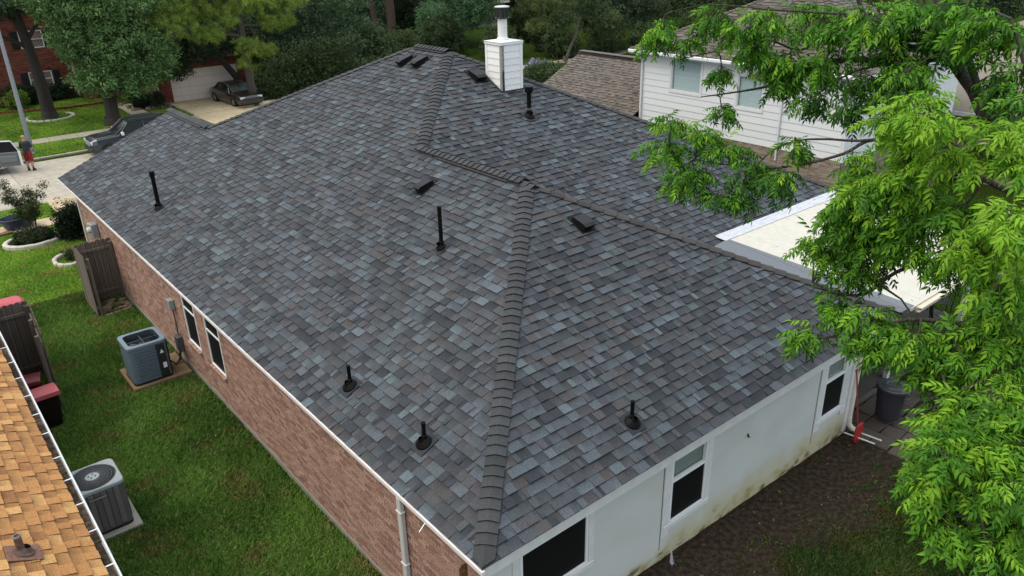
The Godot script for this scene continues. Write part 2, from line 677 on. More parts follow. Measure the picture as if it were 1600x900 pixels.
# bricks of a wall: s runs along the wall, y up; openings are cut out as Rect2(s, y, length, height)
func bricks(parent: Node, at: Vector3, along: Vector3, out: Vector3, length: float, height: float, holes: Array, size: Vector2, palette: Array, most: int, mortar: Color) -> void:
	var recs := []
	var row := 0
	var joint := 0.016
	while (row + 1) * size.y <= height + 0.02:
		var y0 := row * size.y
		var s := -rng.randf_range(0.0, 0.03) - (size.x * 0.5 if row % 2 else 0.0)
		while s < length:
			var bits := [Vector2(maxf(s, 0.0), minf(s + size.x - 0.008, length))]
			for h in holes:
				if y0 + size.y * 0.5 > h.position.y and y0 + size.y * 0.5 < h.end.y:
					var cut := []
					for q in bits:
						if q.y <= h.position.x or q.x >= h.end.x:
							cut.append(q)
							continue
						if q.x < h.position.x: cut.append(Vector2(q.x, h.position.x))
						if q.y > h.end.x: cut.append(Vector2(h.end.x, q.y))
					bits = cut
			for q in bits:
				if q.y - q.x > 0.015:
					recs.append([q, y0, at + along * (q.x + q.y) * 0.5 + Vector3.UP * (y0 + size.y * 0.5)])
			s += size.x
		row += 1
	for q in recs:
		q.append(q[2].distance_squared_to(EYE) + (0.0 if in_frame(q[2]) else 10000.0))
	recs.sort_custom(func(p, q): return p[3] < q[3])
	var rest := Builder.new()
	for i in recs.size():
		var q: Vector2 = recs[i][0]
		var b: Builder = Builder.new() if i < most else rest
		var col: Color = jit(palette[rng.randi() % palette.size()], 0.08)
		var f: float = 0.006 + rng.randf_range(-0.002, 0.003)
		var o: Vector3 = at + along * q.x + Vector3.UP * (recs[i][1] + joint * 0.5)
		var w: Vector3 = along * (q.y - q.x)
		var h := Vector3.UP * (size.y - joint)
		var p := [o, o + w, o + w + h, o + h]
		var fr := []
		for k in p:
			fr.append(k + out * f)
		b.quadn(fr[0], fr[1], fr[2], fr[3], out, col, col)
		for k in 4:
			var j := (k + 1) % 4
			b.quadn(p[k], p[j], fr[j], fr[k], (p[k] + p[j]) * 0.5 - (o + w * 0.5 + h * 0.5), col, col)
		if i < most:
			put("brick", b, mats["brick"], parent)
	if recs.size() > most:
		put("further_bricks", rest, mats["brick"], parent).set_meta("kind", "stuff")
	# the mortar bed behind, cut out round the openings
	var bed := Builder.new()
	var xs := [0.0, length]
	var ys := [0.0, height]
	for h in holes:
		xs.append_array([clampf(h.position.x, 0, length), clampf(h.end.x, 0, length)])
		ys.append_array([clampf(h.position.y, 0, height), clampf(h.end.y, 0, height)])
	xs.sort()
	ys.sort()
	for i in xs.size() - 1:
		for j in ys.size() - 1:
			if xs[i + 1] - xs[i] < 0.001 or ys[j + 1] - ys[j] < 0.001:
				continue
			var mid := Vector2((xs[i] + xs[i + 1]) * 0.5, (ys[j] + ys[j + 1]) * 0.5)
			if holes.any(func(h): return h.has_point(mid)):
				continue
			var o: Vector3 = at + along * xs[i] + Vector3.UP * ys[j] + out * 0.002
			bed.quadn(o, o + along * (xs[i + 1] - xs[i]), o + along * (xs[i + 1] - xs[i]) + Vector3.UP * (ys[j + 1] - ys[j]), o + Vector3.UP * (ys[j + 1] - ys[j]), out, mortar, mortar)
	put("mortar_bed", bed, mats["mortar"], parent)


# a window in its own frame: x along the wall, y up, z out of it; the opening's lower corner is the origin
func window(parent: Node, t: Transform3D, w: float, h: float, rail: float, frame: Color, fw: float, blinds := 0, back := Color(0.01, 0.011, 0.011)) -> void:
	var win := Node3D.new()
	win.name = numbered("window")
	parent.add_child(win, true)
	win.transform = t
	var f := Builder.new()
	f.abox(Vector3(0, 0, -0.05), Vector3(fw, h, 0.03), frame, 0.006)
	f.abox(Vector3(w - fw, 0, -0.05), Vector3(w, h, 0.03), frame, 0.006)
	f.abox(Vector3(fw, 0, -0.05), Vector3(w - fw, fw, 0.034), frame, 0.006)
	f.abox(Vector3(fw, h - fw, -0.05), Vector3(w - fw, h, 0.03), frame, 0.006)
	put("frame", f, mats["clean paint"], win)
	if rail > 0.0:
		f = Builder.new()
		f.abox(Vector3(fw, rail - 0.025, -0.045), Vector3(w - fw, rail + 0.025, 0.022), frame, 0.005)
		put("meeting_rail", f, mats["clean paint"], win)
	for k in (2 if rail > 0.0 else 1):
		var y0 := fw if k == 0 else rail + 0.025
		var y1 := (rail - 0.025 if rail > 0.0 else h - fw) if k == 0 else h - fw
		var p := Builder.new()
		p.quad(Vector3(fw, y0, -0.02 - 0.012 * k), Vector3(w - fw, y0, -0.02 - 0.012 * k), Vector3(w - fw, y1, -0.02 - 0.012 * k), Vector3(fw, y1, -0.02 - 0.012 * k), Color.WHITE)
		put("pane", p, mats["pane"], win)
	if blinds < 2 and t.basis.x.x > 0.5 or h > 1.3 and blinds == 0:
		var sc := Builder.new()
		var st := (rail - 0.02) if rail > 0.0 and blinds else h - fw
		sc.quad(Vector3(fw, fw, 0.004), Vector3(w - fw, fw, 0.004), Vector3(w - fw, st, 0.004), Vector3(fw, st, 0.004), lin(0.009, 0.0115, 0.0105))
		put("insect_screen", sc, mats["screen"], win)
	# the dim room behind
	var r := Builder.new()
	var z := -0.9
	r.quad(Vector3(0, 0, z), Vector3(w, 0, z), Vector3(w, h, z), Vector3(0, h, z), back)
	r.quadn(Vector3(0, 0, z), Vector3(0, 0, -0.05), Vector3(0, h, -0.05), Vector3(0, h, z), Vector3.RIGHT, back, back)
	r.quadn(Vector3(w, 0, z), Vector3(w, 0, -0.05), Vector3(w, h, -0.05), Vector3(w, h, z), Vector3.LEFT, back, back)
	r.quadn(Vector3(0, 0, z), Vector3(w, 0, z), Vector3(w, 0, -0.05), Vector3(0, 0, -0.05), Vector3.UP, back, back)
	r.quadn(Vector3(0, h, z), Vector3(w, h, z), Vector3(w, h, -0.05), Vector3(0, h, -0.05), Vector3.DOWN, back, back)
	put("dim_room", r, mats["clean paint"], win)
	if blinds:
		var lo := rail + 0.03 if blinds == 1 else fw
		var y := h - fw - 0.02
		var col := lin(0.10, 0.14, 0.12) if blinds == 1 else lin(0.42, 0.55, 0.58)
		while y > lo:
			var s := Builder.new()
			s.box(Transform3D(Basis(Vector3.RIGHT, 0.9), Vector3(w * 0.5, y, -0.075)), Vector3(w - fw * 2 - 0.02, 0.004, 0.046), jit(col, 0.05))
			put("blind_slat", s, mats["blind"], win)
			y -= 0.045


const FACE_LEFT := Basis(Vector3(0, 0, 1), Vector3(0, 1, 0), Vector3(-1, 0, 0))


func dim(c: Color, k: float) -> Color:
	return Color(c.r * k, c.g * k, c.b * k)


const BRICK_MIX := [Color(0.55, 0.345, 0.265), Color(0.50, 0.31, 0.235), Color(0.59, 0.385, 0.30), Color(0.43, 0.255, 0.195), Color(0.61, 0.41, 0.325), Color(0.37, 0.225, 0.175), Color(0.53, 0.31, 0.235), Color(0.56, 0.36, 0.28)]


func pipe(house: Node, base: Vector3, nrm: Vector3, up_slope: Vector3, h: float, r: float, boot: float, cap := 0.0, collar := false) -> void:
	var p := Node3D.new()
	p.name = numbered("vent_pipe")
	house.add_child(p, true)
	p.position = base
	var black := lin(0.0065, 0.0065, 0.0075)
	var b := Builder.new()
	b.tube([Vector3(0, -0.1, 0), Vector3(0, h, 0)], [r, r], 14, black)
	b.lathe(Transform3D(), [Vector2(r * 1.02, h - 0.03), Vector2(r * 1.12, h - 0.02), Vector2(r * 1.12, h), Vector2(r * 0.8, h + 0.004), Vector2(r * 0.78, h - 0.06), Vector2(0, h - 0.06)], 14, black)
	put("pipe", b, mats["black plastic"], p)
	var side := up_slope.cross(nrm).normalized()
	var t := Transform3D(Basis(side, nrm, side.cross(nrm)), Vector3.ZERO)
	b = Builder.new()
	b.box(t * Transform3D(Basis(), Vector3(0, 0.030, 0)), Vector3(boot * 2.6, 0.012, boot * 3.0), lin(0.035, 0.036, 0.040), 0.004)
	b.lathe(t, [Vector2(boot * 1.1, 0.034), Vector2(boot * 1.05, 0.06), Vector2(boot * 0.8, 0.085), Vector2(boot * 0.45, 0.12), Vector2(r * 1.05, 0.17)], 16, black)
	b.lathe(Transform3D(), [Vector2(r * 1.35, 0.06), Vector2(r * 1.35, 0.17), Vector2(r, 0.18)], 14, black)
	put("flashing", b, mats["black plastic"], p)
	if collar:
		b = Builder.new()
		b.lathe(Transform3D(), [Vector2(r * 1.2, 0.20), Vector2(r * 1.25, 0.205), Vector2(r * 1.25, 0.255), Vector2(r, 0.26)], 14, lin(0.2, 0.2, 0.2))
		put("collar", b, mats["bright metal"], p)
	if cap > 0.0:
		b = Builder.new()
		b.lathe(Transform3D(), [Vector2(r, h - 0.12), Vector2(cap * 0.92, h - 0.11), Vector2(cap, h - 0.09), Vector2(cap, h + 0.03), Vector2(cap * 0.9, h + 0.05), Vector2(0, h + 0.055)], 16, black)
		put("cap", b, mats["black plastic"], p)


# a slant-back roof vent: a low hood that rises down-slope to an open mouth
func roof_vent(house: Node, base: Vector3, nrm: Vector3, up_slope: Vector3, w: float, l: float) -> void:
	var v := Node3D.new()
	v.name = numbered("roof_vent")
	house.add_child(v, true)
	v.position = base
	var side := up_slope.cross(nrm).normalized()
	var t := Transform3D(Basis(side, nrm, -up_slope), Vector3.ZERO)
	var black := lin(0.008, 0.008, 0.009)
	var b := Builder.new()
	b.box(t * Transform3D(Basis(), Vector3(0, 0.028, -l * 0.1)), Vector3(w * 1.35, 0.008, l * 1.35), black, 0.002)
	put("flange", b, mats["black plastic"], v)
	b = Builder.new()
	var lo := 0.11
	var hi := 0.175
	var hw := w * 0.5
	var pts := [t * Vector3(-hw, lo, -l * 0.5), t * Vector3(hw, lo, -l * 0.5), t * Vector3(hw, hi, l * 0.28), t * Vector3(-hw, hi, l * 0.28), t * Vector3(-hw, hi - 0.01, l * 0.5), t * Vector3(hw, hi - 0.01, l * 0.5)]
	b.quadn(pts[0], pts[1], pts[2], pts[3], nrm, dim(black, 3.6), dim(black, 3.6))
	b.quadn(pts[3], pts[2], pts[5], pts[4], nrm, dim(black, 3.0), dim(black, 3.0))
	for s in [-1.0, 1.0]:
		var q := [t * Vector3(hw * s, 0.02, -l * 0.5), t * Vector3(hw * s, lo, -l * 0.5), t * Vector3(hw * s, hi, l * 0.28), t * Vector3(hw * s, hi - 0.01, l * 0.5), t * Vector3(hw * s, 0.05, l * 0.42), t * Vector3(hw * s, 0.02, l * 0.3)]
		for i in range(1, 5):
			b.trin(q[0], q[i], q[i + 1], side * s, black, black, black)
	b.quadn(t * Vector3(-hw, 0.02, -l * 0.5), t * Vector3(hw, 0.02, -l * 0.5), pts[1], pts[0], up_slope, black, black)
	b.quadn(pts[4], pts[5], t * Vector3(hw, hi - 0.045, l * 0.5), t * Vector3(-hw, hi - 0.045, l * 0.5), -up_slope, black, black)
	put("hood", b, mats["black plastic"], v)
	b = Builder.new()
	for k in 5:
		b.box(t * Transform3D(Basis(), Vector3(lerpf(-hw, hw, (k + 0.5) / 5.0), 0.08, l * 0.40)), Vector3(0.008, 0.1, 0.006), lin(0.05, 0.05, 0.05))
	put("grille", b, mats["black plastic"], v)


func main_house() -> void:
	var house := thing("brick_house", "large house with grey architectural shingle hip roof, brick side wall and white back wall", "house")
	var ww := 11.51
	var wm := 18.264
	var u1 := 4.106
	var rise := func(d: float) -> float: return EAVE + SLOPE * d
	var n := Vector3(0, EAVE, 0)
	var r := Vector3(ww, EAVE, 0)
	var a1 := Vector3(ww / 2, rise.call(ww / 2), -ww / 2)
	var b1 := Vector3(ww / 2, rise.call(ww / 2), -u1 - ww / 2)
	var c1 := Vector3(wm / 2, rise.call(wm / 2), -u1 - wm / 2)
	var d1 := Vector3(wm / 2, rise.call(wm / 2), -24.176 + wm / 2)
	var e1 := Vector3(4.02, rise.call(4.02), -20.156)
	var g1 := Vector3(4.02, rise.call(4.02), -24.112)
	var f1 := Vector3(0, EAVE, -25.171)
	var rc := Vector3(wm, EAVE, -u1)
	var nl := Vector3(-SI, CO, 0)
	var nn := Vector3(0, CO, SI)
	var nr := Vector3(SI, CO, 0)
	var roof := Node3D.new()
	roof.name = "roof"
	house.add_child(roof)
	# the deck under the shingles, and the planes out of sight
	var k := Builder.new()
	var grey := lin(0.05, 0.052, 0.056)
	var fans := [[n, a1, b1, c1, d1, e1, g1, f1], [n, r, a1], [r, Vector3(ww, EAVE, -u1), b1, a1], [Vector3(ww, EAVE, -u1), rc, c1, b1], [rc, Vector3(wm, EAVE, -24.176), d1, c1], [Vector3(wm, EAVE, -24.176), Vector3(8.04, EAVE, -24.176), e1, d1], [Vector3(8.04, EAVE, -24.176), Vector3(8.04, EAVE, -25.171), g1, e1], [f1, g1, Vector3(8.04, EAVE, -25.171)]]
	for f in fans:
		var flat := PackedVector2Array()
		for p in f:
			flat.append(Vector2(p.x, p.z))
		var ix := Geometry2D.triangulate_polygon(flat)
		for i in range(0, ix.size(), 3):
			k.trin(f[ix[i]], f[ix[i + 1]], f[ix[i + 2]], Vector3.UP, grey, grey, grey)
	put("roof_deck", k, mats["shingle"], roof)
	var e := 0.180
	var w := [0.07, 0.09, 0.12, 0.15, 0.17, 0.19, 0.21, 0.24, 0.30]
	var all := []
	var outline := PackedVector2Array()
	for p in fans[0]:
		outline.append(Vector2(-p.z, p.x / CO))
	outline[0] = Vector2(-0.02, -0.02)
	outline[7] = Vector2(25.19, -0.02)
	tabs_of(n, Vector3(0, 0, -1), Vector3(CO, SI, 0), outline, e, 0, w, all)
	outline = PackedVector2Array([Vector2(-0.02, -0.02), Vector2(ww + 0.02, -0.02), Vector2(ww / 2, ww / 2 / CO)])
	tabs_of(n, Vector3.RIGHT, Vector3(0, SI, -CO), outline, e, 0, w, all)
	outline = PackedVector2Array([Vector2(ww, -0.02), Vector2(wm, -0.02), Vector2(wm / 2, wm / 2 / CO), Vector2(ww / 2, ww / 2 / CO)])
	tabs_of(Vector3(0, EAVE, -u1), Vector3.RIGHT, Vector3(0, SI, -CO), outline, e, 0, w, all)
	outline = PackedVector2Array([Vector2(-0.02, -0.02), Vector2(u1, -0.02), Vector2(u1 + ww / 2, ww / 2 / CO), Vector2(ww / 2, ww / 2 / CO)])
	tabs_of(r, Vector3(0, 0, -1), Vector3(-CO, SI, 0), outline, e, 0, w, all)
	lay_tabs(all, mats["shingle"], roof)
	# caps and ridge vents
	var hip := (a1 - n).normalized()
	var la := hip.cross(nl).normalized()
	var lb := hip.cross(nn).normalized()
	la = -la if la.y > 0.0 else la
	lb = -lb if lb.y > 0.0 else lb
	k = Builder.new()
	var hu := (nl + nn).normalized()
	var tc := lin(0.060, 0.063, 0.068)
	for q in [[la, nl], [lb, nn]]:
		var p3: Vector3 = n + hip * 0.36 + hu * 0.036
		k.trin(n + hu * 0.04, p3 + q[0] * 0.165, p3, q[1], tc, tc, tc)
		k.trin(n + hu * 0.04, n + hip * 0.155 + q[0] * 0.165 + hu * 0.04, p3 + q[0] * 0.165, q[1], tc, tc, tc)
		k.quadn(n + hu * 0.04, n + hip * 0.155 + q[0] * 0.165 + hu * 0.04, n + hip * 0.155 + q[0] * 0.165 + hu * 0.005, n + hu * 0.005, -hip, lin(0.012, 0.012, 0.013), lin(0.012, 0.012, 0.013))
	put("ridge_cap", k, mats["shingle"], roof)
	cap_row(n, a1, nl, nn, 0.1817, roof, 0.0, Color(0.074, 0.081, 0.089), 0.33)
	cap_row(r, a1, nn, nr, 0.30, roof, 0.0, Color(0.082, 0.076, 0.072), 0.02)
	vent_strip(b1 + Vector3(0, 0, 0.9), a1 + Vector3(0, 0, -0.5), nl, nr, roof)
	cap_row(a1 + Vector3(0, 0, -0.1), b1, nl, nr, 0.19, roof, 0.05, Color(0.080, 0.086, 0.094))
	cap_row(a1 + Vector3(0, -0.02, 0.24), a1 + Vector3(0, 0.035, -0.11), nl, nr, 0.165, roof, -0.018)
	cap_row(b1, c1, nl, nn, 0.1817, roof, 0.0, Color(0.074, 0.081, 0.089))
	cap_row(rc, c1, nn, nr, 0.22, roof, 0.0, Color(0.075, 0.074, 0.073))
	vent_strip(d1 + Vector3(0, 0, 0.1), c1 + Vector3(0, 0, -0.1), nl, nr, roof)
	cap_row(c1, d1, nl, nr, 0.19, roof, 0.05)
	cap_row(e1, d1, nl, Vector3(0, CO, -SI), 0.22, roof, 0.0)
	vent_strip(g1 + Vector3(0, 0, 0.2), e1 + Vector3(0, 0, -0.4), nl, nr, roof)
	cap_row(g1, e1, nl, nr, 0.30, roof, 0.05)
	cap_row(f1, g1, nl, Vector3(0, 0.3, -0.95), 0.25, roof, -0.02, Color(0.074, 0.081, 0.089), 0.0, 0.10)
	# fascia, drip edge and soffit
	var white := lin(0.62, 0.63, 0.62)
	k = Builder.new()
	k.abox(Vector3(0.012, 2.235, -25.1), Vector3(0.04, 2.342, 0.0), lin(0.56, 0.52, 0.50), 0.004)
	put("fascia", k, mats["paint"], house)
	k = Builder.new()
	k.abox(Vector3(-0.048, 2.262, -25.15), Vector3(0.0115, 2.344, 0.05), lin(0.66, 0.63, 0.62), 0.008)
	put("drip_edge", k, mats["clean paint"], house)
	k = Builder.new()
	k.abox(Vector3(0.042, 2.12, -0.04), Vector3(ww, 2.33, -0.012), white, 0.004)
	put("fascia", k, mats["paint"], house)
	k = Builder.new()
	k.abox(Vector3(0.0, 2.333, -0.0115), Vector3(ww, 2.347, 0.014), lin(0.02, 0.02, 0.022), 0.002)
	put("drip_edge", k, mats["clean paint"], house)
	k = Builder.new()
	k.abox(Vector3(10.0, 2.225, -4.0), Vector3(ww, 2.235, -0.045), dim(white, 0.8))
	k.abox(Vector3(0.045, 2.226, -25.0), Vector3(0.14, 2.234, -22.9), dim(white, 0.8))
	put("soffit", k, mats["paint"], house)
	# brick side wall
	var wall := Node3D.new()
	wall.name = "brick_wall"
	house.add_child(wall)
	var z0 := -22.8
	var y0 := -0.02
	var holes := [Rect2(-12.36 - z0, 0.87 - y0, 0.88, 1.40), Rect2(-10.80 - z0, 0.85 - y0, 0.93, 1.42)]
	bricks(wall, Vector3(0.062, y0, z0), Vector3(0, 0, 1), Vector3.LEFT, 22.74, 2.28, holes, Vector2(0.215, 0.0735), BRICK_MIX, 300, lin(0.13, 0.10, 0.082))
	k = Builder.new()
	k.abox(Vector3(0.05, -0.6, z0), Vector3(0.4, -0.021, -0.09), lin(0.30, 0.28, 0.24), 0.01)
	put("foundation", k, mats["concrete"], house)
	var frame := lin(0.72, 0.74, 0.74)
	for h in holes:
		window(house, Transform3D(FACE_LEFT, Vector3(0.075, h.position.y + y0, h.position.x + z0)), h.size.x, h.size.y, 0.94, frame, 0.042, 0, lin(0.012, 0.02, 0.018))
		k = Builder.new()
		for i in 11:
			var zz: float = h.position.x + z0 + h.size.x * (i + 0.5) / 11.0
			k.box(Transform3D(Basis(Vector3.BACK, 0.16), Vector3(0.045, h.position.y + y0 - 0.055, zz)), Vector3(0.12, 0.085, h.size.x / 11.0 - 0.01), jit(BRICK_MIX[i % 4], 0.15), 0.004)
		put("sill_bricks", k, mats["brick"], house)
	k = Builder.new()
	k.abox(Vector3(0.01, -0.25, z0 - 0.09), Vector3(0.07, 2.3, z0 + 0.04), lin(0.55, 0.52, 0.45), 0.006)
	put("corner_trim", k, mats["paint"], house)
	# closing walls
	k = Builder.new()
	var inner := lin(0.35, 0.25, 0.2)
	k.abox(Vector3(0.07, -0.5, z0 - 0.02), Vector3(17.8, 2.3, z0), inner)
	k.abox(Vector3(17.7, -0.5, z0), Vector3(17.8, 2.3, -4.2), inner)
	k.abox(Vector3(10.0, -0.2, -4.5), Vector3(17.7, 2.3, -4.4), dim(white, 0.9))
	put("house_wall", k, mats["paint"], house)
	# white back wall: boards over a slab edge, trim and windows
	var back := Node3D.new()
	back.name = "white_back_wall"
	house.add_child(back)
	var zw := -0.075
	var boards := lin(0.60, 0.61, 0.575)
	var sheet := back_wall_material()
	k = Builder.new()
	var holes2 := [Rect2(0.70, 1.12, 1.36, 1.02), Rect2(4.0, 0.78, 0.96, 1.36), Rect2(8.75, 0.78, 0.83, 1.33)]
	var xs := [0.07, 0.70, 2.06, 4.0, 4.96, 8.75, 9.58, 9.97]
	var ys := [0.22, 0.78, 1.12, 2.11, 2.14, 2.2]
	for i in xs.size() - 1:
		for j in ys.size() - 1:
			var mid := Vector2((xs[i] + xs[i + 1]) * 0.5, (ys[j] + ys[j + 1]) * 0.5)
			if holes2.any(func(h): return h.has_point(mid)):
				continue
			var c := [Vector2(xs[i], ys[j]), Vector2(xs[i + 1], ys[j]), Vector2(xs[i + 1], ys[j + 1]), Vector2(xs[i], ys[j + 1])]
			for q in [0, 2, 1, 0, 3, 2]:
				k.vtx(Vector3(c[q].x, c[q].y, zw), Vector3.BACK, boards, Vector2(c[q].x / 10.0, 1.0 - (c[q].y + 0.3) / 2.6))
	put("siding_sheets", k, sheet, back)
	k = Builder.new()
	for q in [[Vector2(0.05, -0.3), Vector2(10.0, 0.215)]]:
		var c := [Vector2(q[0].x, q[0].y), Vector2(q[1].x, q[0].y), Vector2(q[1].x, q[1].y), Vector2(q[0].x, q[1].y)]
		for i in [0, 2, 1, 0, 3, 2]:
			k.vtx(Vector3(c[i].x, c[i].y, zw - 0.012), Vector3.BACK, boards, Vector2(c[i].x / 10.0, 1.0 - (c[i].y + 0.3) / 2.6))
	put("slab_edge", k, sheet, back)
	var trims := [[0.07, 0.16, 0.22, 2.2], [0.56, 0.695, 1.0, 2.2], [2.065, 2.19, 1.0, 2.2], [3.83, 3.995, 0.55, 2.2], [4.965, 5.10, 0.7, 2.2], [8.56, 8.745, 0.55, 2.2], [9.585, 9.78, 0.55, 2.2], [9.85, 9.98, 0.0, 2.2]]
	for q in trims:
		k = Builder.new()
		k.abox(Vector3(q[0], q[2], zw - 0.02), Vector3(q[1], q[3], zw + 0.022), dim(white, rng.randf_range(0.95, 1.03)), 0.004)
		put("trim_board", k, mats["paint"], back)
	for h in holes2:
		k = Builder.new()
		k.abox(Vector3(h.position.x - 0.13, h.position.y - 0.10, zw - 0.02), Vector3(h.end.x + 0.13, h.position.y - 0.002, zw + 0.032), white, 0.005)
		put("sill", k, mats["paint"], back)
	for x in [3.815, 8.543]:
		k = Builder.new()
		k.abox(Vector3(x - 0.007, 0.3, zw - 0.01), Vector3(x + 0.007, 2.1, zw + 0.0035), lin(0.08, 0.08, 0.08))
		put("open_joint", k, mats["paint"], back)
	var wf := lin(0.66, 0.69, 0.69)
	window(house, Transform3D(Basis(), Vector3(0.70, 1.12, zw - 0.01)), 1.36, 1.02, 0.0, wf, 0.05, 0)
	window(house, Transform3D(Basis(), Vector3(4.0, 0.78, zw - 0.01)), 0.96, 1.36, 0.86, wf, 0.05, 1)
	window(house, Transform3D(Basis(), Vector3(8.75, 0.78, zw - 0.01)), 0.83, 1.33, 0.86, wf, 0.05, 1)
	k = Builder.new()
	k.abox(Vector3(9.88, -0.2, -4.4), Vector3(9.95, 2.23, zw - 0.03), dim(white, 0.85))
	put("porch_side_wall", k, mats["paint"], house)
	k = Builder.new()
	k.box(Transform3D(Basis(Vector3.BACK, 0.2), Vector3(6.15, 1.62, zw + 0.02)), Vector3(0.02, 0.07, 0.03), lin(0.01, 0.01, 0.01), 0.004)
	k.box(Transform3D(Basis(Vector3.BACK, -0.3), Vector3(6.165, 1.585, zw + 0.03)), Vector3(0.04, 0.02, 0.03), lin(0.01, 0.01, 0.01), 0.004)
	put("wall_hook", k, mats["metal"], house)
	# downspouts
	k = Builder.new()
	k.abox(Vector3(-0.035, -0.1, -2.17), Vector3(0.048, 2.24, -2.06), lin(0.50, 0.50, 0.49), 0.012)
	k.abox(Vector3(-0.05, 0.9, -2.19), Vector3(0.049, 0.93, -2.04), lin(0.5, 0.5, 0.49), 0.004)
	k.abox(Vector3(-0.05, 1.95, -2.19), Vector3(0.049, 1.98, -2.04), lin(0.5, 0.5, 0.49), 0.004)
	put("downspout", k, mats["clean paint"], house)
	k = Builder.new()
	k.bar(Vector3(-0.005, 2.31, -1.33), Vector3(-0.17, 2.2, -1.30), 0.012, 0.006, lin(0.75, 0.75, 0.74))
	put("loose_trim_strip", k, mats["clean paint"], house)
	k = Builder.new()
	k.abox(Vector3(9.98, 0.25, -0.09), Vector3(10.10, 2.2, 0.0), lin(0.60, 0.58, 0.50), 0.02)
	k.tube([Vector3(10.04, 0.32, -0.045), Vector3(10.04, 0.14, -0.03), Vector3(10.06, 0.05, 0.05), Vector3(10.09, 0.02, 0.20)], [0.062, 0.064, 0.064, 0.06], 10, lin(0.60, 0.58, 0.50))
	put("downspout", k, mats["paint"], house)
	# pipes and vents on the roof
	var lu := Vector3(CO, SI, 0)
	var bu := Vector3(0, SI, -CO)
	pipe(house, Vector3(1.165, 2.934, -17.07), nl, lu, 1.08, 0.058, 0.13, 0.075)
	pipe(house, Vector3(3.684, 4.197, -6.07), nl, lu, 0.92, 0.042, 0.10)
	pipe(house, Vector3(0.688, 2.695, -4.78), nl, lu, 0.45, 0.034, 0.13)
	pipe(house, Vector3(0.723, 2.712, -2.43), nl, lu, 0.41, 0.034, 0.13)
	pipe(house, Vector3(3.635, 2.689, -0.676), nn, bu, 0.44, 0.034, 0.13)
	pipe(house, Vector3(9.59, 5.385, -10.16), nn, bu, 0.80, 0.062, 0.14, 0.12, true)
	roof_vent(house, Vector3(4.80, 4.758, -8.30), nl, lu, 0.26, 0.42)
	roof_vent(house, Vector3(8.416, 6.569, -14.58), nl, lu, 0.28, 0.5)
	roof_vent(house, Vector3(8.478, 6.60, -13.83), nl, lu, 0.28, 0.5)
	roof_vent(house, Vector3(6.09, 4.562, -4.41), nn, bu, 0.30, 0.40)
	roof_vent(house, Vector3(9.20, 6.31, -12.0), nn, bu, 0.34, 0.48)
	chimney(house)


func back_wall_material() -> StandardMaterial3D:
	# white paint with the green and rusty splash stains that rise from the soil
	var f := FastNoiseLite.new()
	f.seed = 77
	f.frequency = 0.012
	f.fractal_octaves = 5
	var wd := 1024
	var hg := 256
	var im := Image.create(wd, hg, false, Image.FORMAT_RGB8)
	for x in wd:
		var climb := 0.16 + 0.10 * f.get_noise_2d(x * 0.8, 10.0) + 0.08 * smooth(0.3, 0.6, float(x) / wd)
		for y in hg:
			var up := 1.0 - float(y) / hg
			var nz := f.get_noise_2d(x * 1.2, y * 2.0)
			var c := Color(0.93, 0.945, 0.95)
			c = c.lerp(Color(0.86, 0.87, 0.86), clampf(f.get_noise_2d(x * 0.5 + 300.0, y * 0.9) * 1.2 + 0.3, 0.0, 1.0) * 0.5)
			var s := smooth(climb + 0.20, climb - 0.04, up + nz * 0.08)
			c = c.lerp(Color(0.86, 0.82, 0.66), s * 0.75)
			var d := smooth(0.26, 0.10, up + nz * 0.12)
			c = c.lerp(Color(0.72, 0.65, 0.45), d * clampf(0.35 + f.get_noise_2d(x * 2.0, y * 3.0 + 500.0) * 1.4, 0.0, 1.0))
			var m := smooth(0.22, 0.09, up + nz * 0.14) * smooth(0.12, 0.4, f.get_noise_2d(x * 1.5 + 900.0, y * 2.5))
			c = c.lerp(Color(0.33, 0.31, 0.20), m * 0.8)
			im.set_pixel(x, y, c)
	var g := mk("stained paint", 0.6)
	g.albedo_texture = ImageTexture.create_from_image(im)
	return g


